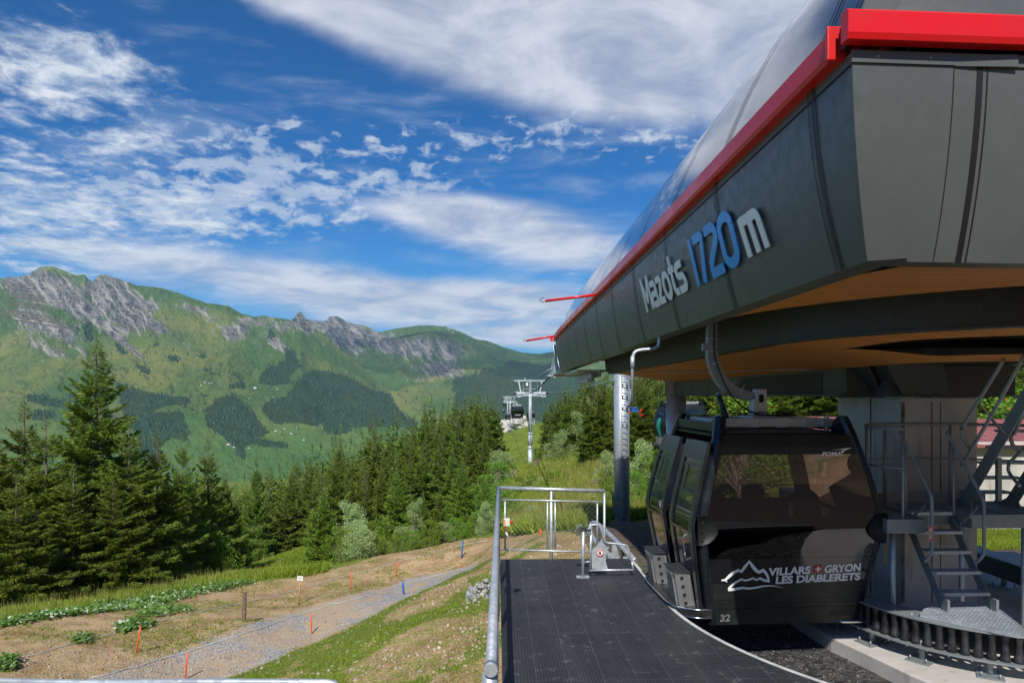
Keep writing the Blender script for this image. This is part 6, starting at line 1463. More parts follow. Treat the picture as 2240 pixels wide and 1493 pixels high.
for px, py, d, k, w_, lb in ((211, 726, 38, 0, 1.05, 'tallest dark spruce, its tip rising highest against the green mountain'), (55, 858, 37, 2, 1.0, 'spruce with a clear pointed tip between the left edge and the tallest spruce'),
    (102, 905, 34, 1, 1.15, 'broad spruce just left of the tallest spruce'), (-12, 935, 33, 0, 1.2, 'dense spruce cut off by the left edge of the view'), (282, 905, 36, 1, 1.0, 'full spruce leaning against the right side of the tallest spruce'),
    (345, 930, 38, 2, .95, 'spruce with a bare upper trunk, second right of the tallest spruce'), (398, 938, 42, 1, .75, 'narrow spruce with a sharp tip above the valley fields'), (455, 942, 45, 2, .80, 'slim spruce whose tip points at the village in the valley'),
    (160, 1010, 33, 2, 1.2, 'lower bushy spruce at the foot of the tallest spruce'), (38, 1030, 30, 1, 1.3, 'low wide spruce at the far left above the butterbur'), (248, 1045, 34, 0, 1.25, 'dense lower spruce in front and right of the tallest spruce'),
    (318, 1060, 37, 1, 1.2, 'low wide spruce with drooping boughs behind the terrace'), (420, 1040, 44, 1, 1.0, 'spruce left of the sunny meadow, behind its darker neighbour'), (560, 985, 62, 2, .62, 'lone thin spruce standing above the meadow'),
    (492, 1030, 48, 0, .9, 'spruce at the left rim of the sunny meadow'), (-60, 900, 40, 1, 1.2, 'tall spruce just beyond the left edge of the view')):
    plant_top('spruce', HERO, k, px, py, d, lb, 'spruce', edge, w_ * 1.15)
cl_ = 'trees on the far side of the terrace, centre of the view'
for protos, k, kind, px, py, d, w_, lb, cat in (
    (HERO, 0, 'spruce', 735, 985, 58, .8, 'tall dark spruce at the right rim of the sunny meadow', 'spruce'), (BRIGHT, 0, 'fir_tree', 868, 1022, 52, 1.0, 'bright green young fir in the middle of the centre trees', 'fir'),
    (HERO, 1, 'spruce', 800, 1040, 56, .9, 'dark spruce between the meadow spruce and the bright young fir', 'spruce'), (BRIGHT, 1, 'fir_tree', 1012, 1000, 54, .95, 'bright green fir left of the pale bush beside the far handrail', 'fir'),
    (BRIGHT, 0, 'fir_tree', 708, 1060, 50, 1.1, 'bright fir at the meadow corner, its boughs reaching the grass', 'fir'), (PALE, 0, 'whitebeam', 770, 1095, 48, 1.0, 'round pale-leaved whitebeam in front of the dark meadow spruce', 'broadleaf tree'),
    (PALE, 0, 'whitebeam', 908, 1090, 50, .75, 'narrow pale-leaved whitebeam between two green firs', 'broadleaf tree'), (BROAD, 0, 'rowan', 745, 1150, 46, 1.0, 'rowan with orange berries at the foot of the bright meadow fir', 'broadleaf tree'),
    (BROAD, 1, 'rowan', 815, 1140, 47, 1.0, 'green rowan beside the round whitebeam', 'broadleaf tree'), (HERO, 2, 'spruce', 960, 1060, 50, 1.0, 'dense mid-green spruce behind the blue stake', 'spruce'),
    (BRIGHT, 1, 'fir_tree', 1062, 1040, 50, 1.0, 'fir closest to the left end of the far handrail', 'fir'), (PALE, 1, 'whitebeam', 1060, 1095, 46, .8, 'pale whitebeam low beside the far handrail', 'broadleaf tree'), (BRIGHT, 0, 'fir_tree', 925, 1075, 53, 1.0, 'half hidden fir behind the narrow whitebeam', 'fir'),
    (BROAD, 1, 'rowan', 700, 1165, 52, 1.3, 'bright broadleaf shrub at the meadow corner', 'broadleaf tree'), (PALE, 1, 'whitebeam', 790, 1140, 45, 1.2, 'low pale whitebeam among the rowans', 'broadleaf tree'), (BROAD, 1, 'rowan', 1000, 1130, 47, 1.2, 'broad green rowan between two firs near the handrail', 'broadleaf tree'), (BROAD, 0, 'rowan', 945, 1135, 48, 1.0, 'small rowan in front of the dense mid-green spruce', 'broadleaf tree'), (BROAD, 0, 'rowan', 455, 1160, 44, 1.4, 'leafy rowan at the foot of the spruces left of the meadow', 'broadleaf tree'), (BROAD, 0, 'rowan', 870, 1165, 47, 1.0, 'low green rowan at the rim of the terrace', 'broadleaf tree'), (MID, 0, 'spruce', 640, 1010, 95, .9, 'dark spruce at the back of the sunny meadow', 'spruce'), (MID, 3, 'spruce', 1185 - 470, 1025, 80, .9, 'slender spruce behind the bright meadow fir', 'spruce')):
    plant_top(kind, protos, k, px, py, d, lb, cat, cl_, w_)
# wood filling the hollow behind: spruces one can tell apart up to the ridge line
top_line = lambda px: np.interp(px, [480, 560, 640, 700, 760, 830, 880, 930, 990, 1050, 1085, 1100], [1045, 1020, 992, 968, 945, 918, 902, 884, 872, 868, 885, 905])
wood = 'dense spruce wood between the meadow and the lift line'
wl = 'dark spruce crowded among others in the wood left of the lift line'
cnt = 0; rw = np.random.default_rng(77)
for row, (d0, yoff, sp) in enumerate(((70, 104, 38), (84, 72, 34), (98, 46, 29), (118, 24, 25), (150, 8, 20), (190, 0, 17), (240, -2, 16))):
    px = 505 + rw.uniform(0, 20) if d0 > 80 else 690
    if d0 == 70: px = 700
    while px < 1088 - 0 * d0:
        yt = top_line(px) + yoff + rw.normal(0, 9); d = d0 * rw.uniform(.93, 1.07); b = at(px, d); h = P(px, yt, d).z - b.z
        if d0 >= 150: h = min(max(h, 10), 24)
        if 5 < h < 34:
            near = d0 < 130
            plant('spruce', MID if near else FAR, int(rw.integers(0, 4 if near else 3)), b, h, wl, 'spruce', wood, rw.uniform(1.0, 1.45) * min(1, 17 / h), parts=near); cnt += 1
        px += sp * rw.uniform(.7, 1.3)
for px, py, d, lb in ((930, 873, 100, 'tall spruce whose tip stands highest left of the lift line'), (995, 868, 96, 'tall spruce with visible pale trunk near the right end of the wood'), (1044, 862, 105, 'tall spruce right of the one with the pale trunk'), (815, 905, 98, 'tall dark spruce over the middle of the wood'), (745, 930, 104, 'tall spruce at the left part of the ridge of the wood')):
    plant_top('spruce', MID, int(rw.integers(0, 4)), px, py, d, lb, 'spruce', wood, .85)
# right of the lift line
rt = lambda px: np.interp(px, [1165, 1200, 1240, 1280, 1320, 1400, 1500, 1700, 1900, 2300], [905, 880, 845, 822, 812, 800, 790, 785, 780, 770])
rwood = 'spruces on the slope right of the lift line'; rl = 'spruce crowded among others right of the lift line, behind the station columns'
for d0, yoff, sp in ((64, 44, 40), (80, 24, 34), (100, 6, 26), (130, 0, 20)):
    px = (1285 if d0 < 70 else 1235 if d0 < 90 else 1192) + rw.uniform(0, 15)
    while px < (1560 if d0 > 90 else 1480):
        yt = rt(px) + yoff + rw.normal(0, 7); d = d0 * rw.uniform(.93, 1.07); b = at(px, d); h = P(px, yt, d).z - b.z
        if 3 < h < 34: plant('spruce', MID, int(rw.integers(0, 4)), b, h, rl, 'spruce', rwood, rw.uniform(1.0, 1.5) * min(1, 15 / h)); cnt += 1
        px += sp * rw.uniform(.7, 1.3)
bwood = 'trees seen under the station'; bl_ = 'spruce seen in the gap under the station, behind the near cabin'
for d0, sp in ((44, 42), (56, 38)):
    px = 1545
    while px < 2300:
        if not (1880 < px < 2120):
            b = at(px, d0); h = P(px, 780 + rw.normal(0, 12), d0).z - b.z
            if h > 3: plant('spruce', HERO, int(rw.integers(0, 3)), b, h * 1.1, bl_, 'spruce', bwood, 1.35); cnt += 1
        px += sp * rw.uniform(.8, 1.2)
for protos, k, kind, px, py, d, w_, lb, cat in (
    (PALE, 0, 'whitebeam', 1268, 900, 76, 1.0, 'large silvery whitebeam right of the first line tower', 'broadleaf tree'), (PALE, 1, 'whitebeam', 1228, 940, 74, .85, 'pale whitebeam between the line tower and the large silvery one', 'broadleaf tree'),
    (PALE, 0, 'whitebeam', 1197, 968, 82, .8, 'small pale whitebeam closest to the line tower pole', 'broadleaf tree'), (PALE, 1, 'whitebeam', 1330, 985, 46, .8, 'pale shrubby whitebeam by the tree stump left of the ladder tower', 'broadleaf tree'),
    (PALE, 0, 'whitebeam', 1408, 960, 44, .75, 'silvery whitebeam right of the ladder tower', 'broadleaf tree'), (BROAD, 0, 'rowan', 1432, 985, 40, 1.0, 'rowan with orange berries left of the near cabin', 'broadleaf tree'),
    (BROAD, 1, 'rowan', 1398, 1030, 39, .9, 'green rowan just right of the ladder tower foot', 'broadleaf tree'), (BROAD, 0, 'rowan', 1325, 1035, 42, .9, 'leafy rowan left of the ladder tower foot', 'broadleaf tree'),
    (PALE, 1, 'whitebeam', 1290, 870, 95, .8, 'whitebeam showing pale high among the spruces', 'broadleaf tree'), (HERO, 0, 'spruce', 1400, 815, 48, 1.1, 'dark spruce filling the gap between the ladder tower and the near cabin', 'spruce'), (HERO, 1, 'spruce', 1440, 805, 50, 1.2, 'dark spruce behind the half hidden cabin', 'spruce'),
    (HERO, 2, 'spruce', 1318, 830, 60, 1.1, 'dark spruce directly left of the ladder tower', 'spruce'),
    (BROAD, 1, 'rowan', 1620, 862, 36, 1.5, 'broad rowan seen over the roof of the near cabin', 'broadleaf tree'), (BROAD, 0, 'rowan', 2190, 850, 30, 1.5, 'rowan with orange berries above the red roof', 'broadleaf tree'), (BROAD, 1, 'rowan', 2260, 835, 31, 1.5, 'rowan at the right edge of the view above the red roof', 'broadleaf tree')):
    plant_top(kind, protos, k, px, py, d, lb, cat, None, w_)
bushes = 'low bushes on the lift corridor slope'
for i, (px, py, d, k, lb) in enumerate(((1150, 1040, 62, 0, 'round green bush beside the foot of the line tower'), (1185, 1045, 60, 1, 'pale bush right of the line tower foot'), (1108, 985, 100, 0, 'bush half way up the clearing left of the line tower'), 
    (1105, 1010, 82, 1, 'silvery bush at the left rim of the clearing'), (1215, 1030, 58, 0, 'bush on the slope between tower and whitebeams'), (1128, 1105, 46, 0, 'bush seen through the left panel of the far handrail'), (1160, 1120, 42, 1, 'pale bush seen through the handrail mesh'), (1385, 1095, 38, 0, 'green bush at the right of the ladder tower foot'), (1345, 1080, 38, 0, 'bush behind the ladder tower foot'), (1300, 1105, 40, 1, 'small pale bush right of the handrail'))):
    b = at(px, d); plant('bush', BUSH, k, b, min(2.4, max(1.0, P(px, py, d).z - b.z)), lb, 'bush', bushes, 1.4)
# leafy thicket along the foot of the wood
thick = 'leafy shrubs along the foot of the wood behind the terrace'
for i, (px, py, d, k, br) in enumerate(((690, 1190, 56, 0, 1), (730, 1205, 50, 1, 1), (762, 1195, 49, 0, 0), (800, 1190, 48, 0, 1), (838, 1180, 48, 1, 1), (880, 1150, 49, 1, 0), (905, 1160, 48, 0, 1), (935, 1165, 48, 1, 1), (975, 1140, 49, 0, 0), (1015, 1150, 48, 0, 1), (1045, 1135, 48, 1, 1), (1085, 1110, 47, 0, 1), (1098, 1060, 56, 0, 1), (1080, 1010, 66, 1, 1), (1095, 985, 80, 0, 0), (1180, 985, 90, 0, 1), (1208, 1000, 80, 1, 1), (1240, 985, 72, 1, 1), (1290, 1000, 60, 0, 1), (1345, 1020, 46, 1, 1), (1415, 1060, 42, 0, 1), (1440, 1040, 43, 1, 1), (1372, 1010, 44, 0, 0))):
    b = at(px, d); plant('shrub', BROAD if br else PALE, k, b, min(5.0, max(1.6, P(px, py, d).z - b.z)), 'leafy green shrub in the thicket at the foot of the conifers' if br else 'pale-leaved shrub in the thicket at the foot of the conifers', 'shrub', thick, 1.5)
# tree stump
b = hit(1310, 1010, 30); sm = MB(); sm.tube([(b.x, b.y, b.z - .3), (b.x + .02, b.y, b.z + .4), (b.x - .03, b.y, b.z + 1.0), (b.x, b.y, b.z + 1.45)], [.32, .26, .24, .20], 9)
tag(sm.build('tree_stump', mat('bleached_wood', (.35, .31, .26), .9, fn=f_dirty((.20, .17, .14), (.48, .45, .40), 6, .85, .95, .03))), 'bleached broken tree stump standing on the grassy slope', 'tree stump')
print('TREES', cnt)
# ---------------------------------------------------------------- grass, herbs, flowers, stones: nobody could count them
def scatter(n, px0, px1, py0, py1, test, seed, dmax=130):
    """random points on the ground, spread over bearings and distances so that they thin out with distance"""
    rg = np.random.default_rng(seed); px = rg.uniform(px0, px1, n); py = rg.uniform(py0, py1, n)
    # march each sight line to the ground on a shared distance ladder
    d = np.geomspace(4, dmax, 160); u = (px - 1120) / F; v = (HOR - py) / F
    hitd = np.full(n, np.nan); prev = np.full(n, 1e9)
    alive = np.ones(n, bool)
    for i in range(len(d)):
        idx = np.nonzero(alive)[0]
        if not len(idx): break
        x = FW[0] * d[i] + RT[0] * u[idx] * d[i]; y = FW[1] * d[i] + RT[1] * u[idx] * d[i]; g = EYE + v[idx] * d[i] - height(x, y, False)
        under = g < 0; j = idx[under]
        if i > 0: f = prev[j] / np.maximum(prev[j] - g[under], 1e-6); hitd[j] = d[i - 1] + (d[i] - d[i - 1]) * np.clip(f, 0, 1)
        prev[idx] = g; alive[j] = False
    ok = ~np.isnan(hitd); d_ = hitd[ok] * rg.uniform(.985, 1.015, ok.sum()); u = u[ok]
    x = FW[0] * d_ + RT[0] * u * d_; y = FW[1] * d_ + RT[1] * u * d_
    k = test(x, y, px[ok], py[ok], rg); x, y, d_ = x[k], y[k], d_[k]
    return np.stack([x, y, height(x, y)], -1), d_, rg
def off_deck(x, y): return ~((x > -.15) & (x < 9.6) & (y < 11.2)) & ~((x > 2.2) & (y < 20))
def cs_of(x, y): return crest_side(x, y)
def tufts(name, Pn, per, hmin, hmax, wd, mt, rg, lean=.5, lab=None, cat=None, dist=None):
    n = len(Pn); B_ = np.repeat(Pn, per, 0) + np.concatenate([rg.normal(0, .03, (n * per, 2)), np.zeros((n * per, 1))], 1)
    sc_ = np.repeat(np.ones(n) if dist is None else np.clip(dist / 18, 1, 2.6), per)
    D = np.concatenate([rg.normal(0, lean, (n * per, 2)), np.ones((n * per, 1))], 1); L = rg.uniform(hmin, hmax, n * per) * np.sqrt(sc_); W = wd * sc_ * rg.uniform(.7, 1.3, n * per)
    V, Fq = blades(B_, D, L, W, rg, .35); o = link(name, np_mesh(name, V, Fq, mt)); tag(o, lab, cat, kind='stuff'); return o
nz = lambda x, y, s, o: fbm(x * s, y * s, 3, o)
# thin new grass on the near slope and along its crest
def t_near(x, y, px, py, rg):
    c = cs_of(x, y); b = np.exp(-((c - .9) / 1.8) ** 2) * .95 + np.exp(-((c - 6 + 1.2 * fbm(x * .35, y * .35, 4, 21)) / .5) ** 2) * .6 + .22 + .40 * (nz(x, y, .8, 31) > .12)
    return off_deck(x, y) & (c > -1.4) & (rg.random(len(x)) < b) & (y < 32)
Pn, d_, rg = scatter(60000, 380, 1330, 1145, 1500, t_near, 101, 34)
tufts('grass', Pn, 5, .02, .06, .007, M['grass'], rg, .6, 'short sparse new grass on the bare near slope', 'grass', d_)
# terrace: patches of weeds
def t_terr(x, y, px, py, rg): return (cs_of(x, y) < -1) & ((nz(x, y, .5, 33) > .13) | (rg.random(len(px)) < .10)) & inpoly(px, py, terr_poly) & ~inpoly(px, py, path_poly)
Pn, d_, rg = scatter(32000, 0, 1300, 1150, 1490, t_terr, 102, 60)
tufts('terrace_grass', Pn, 4, .03, .09, .014, M['grass'], rg, .8, 'low weeds in patches on the earth terrace', 'grass', d_)
# butterbur: big round leaves in a belt along the outer rim of the terrace
bb = [(0, 1365), (60, 1350), (150, 1332), (240, 1314), (320, 1300), (400, 1285), (470, 1275), (540, 1270), (560, 1278), (480, 1292), (420, 1305), (330, 1325), (230, 1340), (120, 1356), (0, 1374)]
bb2 = [(255, 1372), (300, 1358), (340, 1362), (290, 1378), (262, 1384)]; bb3 = [(320, 1330), (400, 1325), (430, 1332), (360, 1345), (300, 1352)]; bb4 = [(10, 1448), (30, 1446), (34, 1464), (0, 1468)]; bb5 = [(150, 1398), (200, 1392), (205, 1400), (170, 1404)]
def t_bb(x, y, px, py, rg): return inpoly(px, py, bb) | inpoly(px, py, bb2) | (inpoly(px, py, bb3) & (rg.random(len(px)) < .5)) | inpoly(px, py, bb4) | (inpoly(px, py, bb5) & (rg.random(len(px)) < .5))
Pn, d_, rg = scatter(110000, 0, 620, 1260, 1480, t_bb, 103, 60)
n = len(Pn); st_ = Pn + np.stack([rg.normal(0, .05, n), rg.normal(0, .05, n), rg.uniform(.03, .16, n)], -1)
D = np.stack([rg.normal(0, 1, n), rg.normal(0, 1, n), rg.normal(.1, .35, n)], -1); Lf = rg.uniform(.07, .17, n)
V, Fq = blades(st_, D, Lf, Lf * .85, rg, .5, side=np.stack([rg.normal(0, .3, n), rg.normal(0, .3, n), np.ones(n)], -1) if False else None)
# turn the leaves to face upwards
S_ = nrm(np.cross(nrm(D), np.array([0, 0, 1.0]) + rg.normal(0, .35, (n, 3)))) * (Lf * .45)[:, None]; Dn = nrm(D) * Lf[:, None]
V = np.stack([st_, st_ + Dn * .5 + S_, st_ + Dn, st_ + Dn * .5 - S_], 1).reshape(-1, 3)
tag(link('butterbur_patch', np_mesh('butterbur_patch', V, Fq, M['butterbur'])), 'broad butterbur leaves in a belt along the rim of the earth terrace', 'plants', kind='stuff')
# tall seed grass behind the terrace
def t_tall(x, y, px, py, rg): e_ = np.interp(px, [0, 200, 400, 520, 620], [1362, 1330, 1295, 1275, 1262]); return (py < e_) & (py > e_ - 40) & (px < 620)
Pn, d_, rg = scatter(26000, -40, 620, 1235, 1365, t_tall, 104, 60)
tufts('seed_grass', Pn[::4], 2, .25, .55, .007, M['grass_dry'], rg, .16, 'tall seeding grass between the butterbur and the spruces', 'grass', d_[::4])
tufts('meadow_grass_rim', Pn, 4, .08, .26, .020, M['grass'], rg, .35, 'green grass at the foot of the spruces on the left', 'grass', d_)
# meadow and corridor slope
def t_mead(x, y, px, py, rg): return inpoly(px, py, [(490, 1262), (520, 1215), (640, 1180), (700, 1195), (720, 1245), (640, 1262)])
Pn, d_, rg = scatter(26000, 490, 725, 1175, 1265, t_mead, 105, 110)
tufts('meadow_grass', Pn, 4, .15, .32, .02, M['grass'], rg, .5, 'sunny green meadow grass in the gap between the spruces', 'grass', d_)
cor = [(1092, 1172), (1092, 1010), (1115, 950), (1150, 960), (1240, 985), (1340, 975), (1345, 1060), (1440, 1090), (1440, 1128), (1260, 1152)]
def t_cor(x, y, px, py, rg): return inpoly(px, py, cor)
Pn, d_, rg = scatter(60000, 1090, 1442, 945, 1175, t_cor, 106, 150)
m_ = nz(Pn[:, 0], Pn[:, 1], .25, 61) > .0
tufts('slope_herbs', Pn[m_], 5, .25, .60, .05, M['herb'], rg, .6, 'lush tall herbs on the slope of the lift corridor', 'plants', d_[m_])
tufts('slope_grass', Pn[~m_], 5, .25, .55, .022, mat_gd if False else M['grass'], rg, .35, 'tall yellow-green grass on the slope of the lift corridor', 'grass', d_[~m_])
sg_ = Pn[::4]; tufts('slope_seed_grass', sg_, 4, .35, .8, .014, M['grass_dry'], rg, .25, 'dry seeding grass among the herbs of the lift corridor', 'grass', d_[::4])
def t_fw(x, y, px, py, rg): return (inpoly(px, py, [(1096, 1015), (1130, 995), (1160, 990), (1140, 1005), (1110, 1020)]) | inpoly(px, py, [(1168, 1018), (1176, 1014), (1178, 1024), (1170, 1030)]) | inpoly(px, py, [(1185, 1000), (1225, 985), (1225, 1000), (1190, 1008)]) | inpoly(px, py, [(1100, 1050), (1125, 1035), (1125, 1050), (1100, 1062)])) | (inpoly(px, py, cor) & (rg.random(len(px)) < .006))
Pn, d_, rg = scatter(26000, 1090, 1440, 985, 1150, t_fw, 107, 150)
Pn[:, 2] += rg.uniform(.3, .7, len(Pn)); Pn = Pn[::2]; d_ = d_[::2]; tufts('fireweed', Pn, 2, .12, .30, .05, M['fireweed'], rg, .2, 'pink fireweed in drifts near the foot of the line tower', 'flowers', d_)
# right background strip of grass and dirt
def t_rb(x, y, px, py, rg): return (px > 2100) & (py < 1215)
Pn, d_, rg = scatter(5000, 2140, 2250, 1160, 1200, t_rb, 108, 60); tufts('yard_grass', Pn, 4, .04, .12, .012, M['grass'], rg, .6, 'thin grass in front of the low building at the right edge', 'grass', d_)
# stones
def stones(name, Pn, s0, s1, mt, rg, label, cat, kind='stuff', flat=.7):
    n = len(Pn); ico = nrm(np.array([(1, 0, 0), (-1, 0, 0), (0, 1, 0), (0, -1, 0), (0, 0, 1), (0, 0, -1)], float))
    F8 = np.array([(0, 2, 4), (2, 1, 4), (1, 3, 4), (3, 0, 4), (2, 0, 5), (1, 2, 5), (3, 1, 5), (0, 3, 5)])
    s = (s0 * (s1 / s0) ** (rg.random(n) ** 1.6))
    A = rg.uniform(.6, 1.25, (n, 6, 1)) * s[:, None, None]; V = ico[None] * A * np.array([1, 1, flat]); th = rg.random(n) * 6.28; c, si = np.cos(th), np.sin(th)
    V = np.stack([V[..., 0] * c[:, None] - V[..., 1] * si[:, None], V[..., 0] * si[:, None] + V[..., 1] * c[:, None], V[..., 2] + .15 * V[..., 0]], -1) + Pn[:, None, :]
    Fq = (np.arange(n)[:, None, None] * 6 + F8[None]).reshape(-1, 3); o = link(name, np_mesh(name, V.reshape(-1, 3), Fq, mt)); tag(o, label, cat, kind=kind); return o
def t_path(x, y, px, py, rg): return (inpoly(px, py, path_poly) | (rg.random(len(px)) < .15)) & (cs_of(x, y) < -.6)
Pn, d_, rg = scatter(26000, 60, 1100, 1200, 1490, t_path, 109, 60); stones('gravel', Pn, .014, .05, M['rock_grey'], rg, 'loose grey gravel along the dirt track', 'gravel')
def t_peb(x, y, px, py, rg): return off_deck(x, y) & (cs_of(x, y) > -1)
Pn, d_, rg = scatter(5000, 400, 1330, 1150, 1500, t_peb, 110, 34); stones('pebbles', Pn, .006, .024, mat('earthy_stone', (.4, .35, .27), .9, fn=f_dirty((.30, .25, .18), (.50, .45, .37), 8)), rg, 'small pale pebbles scattered over the near slope', 'pebbles')
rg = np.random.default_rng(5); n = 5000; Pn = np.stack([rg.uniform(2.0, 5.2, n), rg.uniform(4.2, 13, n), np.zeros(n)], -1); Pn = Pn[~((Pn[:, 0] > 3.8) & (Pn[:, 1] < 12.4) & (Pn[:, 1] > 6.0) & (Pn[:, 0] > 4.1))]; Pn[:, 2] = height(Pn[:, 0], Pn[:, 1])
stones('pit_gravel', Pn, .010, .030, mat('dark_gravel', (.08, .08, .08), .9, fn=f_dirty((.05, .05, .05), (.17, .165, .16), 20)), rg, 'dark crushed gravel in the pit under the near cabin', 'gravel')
def t_ts(x, y, px, py, rg): return inpoly(px, py, terr_poly) & (rg.random(len(px)) < np.clip(.35 + 1.2 * nz(x, y, .6, 71), 0, 1))
Pn, d_, rg = scatter(12000, 0, 1300, 1150, 1490, t_ts, 111, 60); stones('terrace_stones', Pn, .012, .065, mat('clods', (.4, .3, .2), .95, fn=f_dirty((.24, .16, .09), (.52, .44, .34), 6)), rg, 'clods and stones lying on the bare earth terrace', 'stones')
# heaps of broken stone
def heap(px0, px1, py0, py1, d, n, s0, s1, mt, label, seed, hgt=.25):
    rg = np.random.default_rng(seed); a = P(px0, py1, d); b = P(px1, py1, d); out = []
    for i in range(n):
        t = rg.random(); k = rg.normal(0, .35); x = a.x + (b.x - a.x) * t; y = a.y + k + (b.y - a.y) * t; out.append((x, y, hz1(x, y) + abs(rg.normal(0, .5)) * hgt * math.sin(math.pi * t) * math.exp(-k * k * 3)))
    o = stones('stone_heap', np.array(out), s0, s1, mt, rg, label, 'stones')
    return o
heap(1190, 1285, 1205, 1222, 11.6, 420, .03, .10, M['rock_grey'], 'heap of grey broken stones just beyond the far edge of the platform', 1, .30)
heap(1022, 1085, 1275, 1300, 13.2, 130, .03, .10, M['rock_grey'], 'heap of grey broken stones against the left side of the platform', 2, .16)
heap(2130, 2300, 1158, 1168, 21.2, 500, .05, .14, M['rock_pale'], 'row of pale stones along the foot of the low building', 3, .2)
# white outcrops far up the corridor
for i, (px, py, d, sx, sz, lb) in enumerate(((1120, 932, 330, 7, 4.2, 'broad white rock outcrop below the hanging cabins'), (1137, 925, 300, 4.5, 4, 'white rock outcrop right of the second line tower'), (1101, 941, 320, 4, 2.6, 'small white rock at the left of the rock group'))):
    q = P(px, py, d); ob = MB(); ob.sphere((0, 0, 0), 1, 12)
    vv = []
    for v in ob.v:
        nn_ = mnoise.fractal(Vector(v) * 1.7 + Vector((i * 9, 0, 0)), 1.0, 2.0, 4); r_ = 1 + .35 * nn_; vv.append((q.x + v[0] * sx * r_, q.y + v[1] * 6 * r_, q.z + v[2] * sz * r_))
    ob.v = vv; ob.sm = [False] * len(ob.f); tag(ob.build('rock_outcrop', M['rock_pale']), lb, 'rock', 'white rocks far up the lift corridor')
# ---------------------------------------------------------------- lift towers, ropes
def make_tower(label, H=16.0, group='lift line towers', ladder=True):
    t = thing('lift_tower', label, 'lift tower', group=group); L = lambda mb, nm, mt=M['lift_paint'], par=t, **k: mb.build(nm, mt, par, world_space=False, **k)
    mb = MB(); mb.cyl((0, 0, -1), (0, 0, 3.4), .44, 20); mb.tube([(0, 0, 3.4), (0, 0, 4.0)], [.44, .36], 20); mb.cyl((0, 0, 4.0), (0, 0, 6.2), .36, 20); mb.cyl((0, 0, 6.15), (0, 0, 6.35), .48, 20); mb.tube([(0, 0, 6.3), (0, 0, H - 2.4)], [.34, .26], 20); mb.cyl((0, 0, 8.0), (0, 0, 8.08), .42, 16); L(mb, 'pole')
    mb = MB(); mb.box((-.12, -.42, 6.5), (.03, .05, 12.9)); mb.box((.12, -.42, 6.5), (.03, .05, 12.9))
    for k in range(54): mb.box((0, -.42, .4 + .24 * k), (.24, .04, .04))
    L(mb, 'ladder', M['galv'])
    mb = MB(); mb.box((.55, -.1, 7.9), (.5, .5, .05)); [mb.beam((x, -.3, 7.9), (x, -.3, 9.0), .04, .04, (0, 1, 0)) for x in (.45, .78)]; [mb.beam((.45, -.3, z), (.78, -.3, z), .04, .04) for z in (8.3, 8.65, 9.0)]; L(mb, 'rest_platform')
    for s in (-1, 1):
        mb = MB(); mb.box((s * 1.25, 0, H - 2.35), (2.2, .35, .34)); mb.box((s * 1.25, 0, H - 2.85), (2.0, .2, .16)); mb.prism([(s * .2, -.1, H - 2.5), (s * .2, -.1, H - 3.0), (s * 1.6, -.1, H - 2.5)], (0, .2, 0)); L(mb, 'crossarm')
        mb = MB(); mb.box((s * 2.35, 0, H - 2.45), (.55, 3.2, .42)); mb.prism([(s * 1.9, -1.4, H - 2.7), (s * 2.9, -1.4, H - 2.6), (s * 2.6, -1.4, H - 3.1), (s * 1.9, -1.4, H - 3.1)], (0, 2.8, 0)); mb.box((s * 2.5, 0, H - 2.15), (.7, 1.6, .08))
        for k in range(8): mb.cyl((s * 2.55, -1.4 + .4 * k, H - 2.95), (s * 2.72, -1.4 + .4 * k, H - 2.95), .20, 10)
        L(mb, 'sheave_battery')
        mb = MB(); mb.beam((s * 1.75, 0, H - 2.2), (s * 2.15, 0, H - .15), .20, .18, (0, 1, 0)); mb.beam((s * 1.35, 0, H - 2.8), (s * 1.32, 0, H - .9), .05, .10, (0, 1, 0)); L(mb, 'gantry_arm')
        mb = MB(); mb.tube([(s * 2.6, -1.7, H - 2.6), (s * 3.0, -1.9, H - 2.4)], .10, 6); mb.box((s * 2.95, -1.9, H - 2.55), (.3, .2, .25)); L(mb, 'rope_catcher', M['rubber'])
        mb = MB(); mb.tube([(s * .35, -.3, H - 2.1), (s * .35, -.3, H - 1.6), (s * 1.2, -.3, H - 1.6), (s * 1.2, -.3, H - 2.1)], .03, 6); L(mb, 'guard_rail')
    mb = MB(); mb.box((0, 0, H - .1), (6.0, .18, .18)); mb.tube([(-1.05, 0, H), (-1.05, 0, H + .35), (-.85, 0, H + .35), (-.85, 0, H)], .05, 6); L(mb, 'gantry_beam')
    mb = MB(); [mb.beam((x, -.1, H - 2.3), (x, -.1, H + .2), .06, .06, (0, 1, 0)) for x in (-.13, .13)]; [mb.box((0, -.1, H - 2.2 + .26 * k), (.26, .06, .06)) for k in range(9)]; L(mb, 'mast')
    mb = MB(); mb.box((-.62, -.15, H - .75), (.36, .25, .60)); L(mb, 'cabinet', M['white_paint'])
    return t
tw = make_tower('pale steel lift tower with a crossarm, standing on the grassy slope'); q = P(1160, 1022, 125); tw.location = q; tw.rotation_euler = (0, 0, R(2))
t2 = copy_tree(tw); t2['label'] = 'second lift tower, its foot on the brown hump left of the grassy slope tower'; q = P(1115.8, 941, 322); t2.location = q
t3 = copy_tree(tw); t3['label'] = 'thin far lift tower just left of the second tower'; q = P(1110.5, 948, 395); q.z += 1.5; t3.location = q; t3.scale = (1, 1, 1.25)
def rope(name, pts, r_, label, mt='rope', sag=0.0):
    mb = MB(); out = []
    for i in range(len(pts) - 1):
        for k in range(8): t = k / 8; p = pts[i].lerp(pts[i + 1], t); p.z -= sag * 4 * t * (1 - t); out.append(p)
    out.append(pts[-1]); mb.tube(out, r_, 6); tag(mb.build(name, M[mt]), label, 'cable', 'ropes of the lift line')
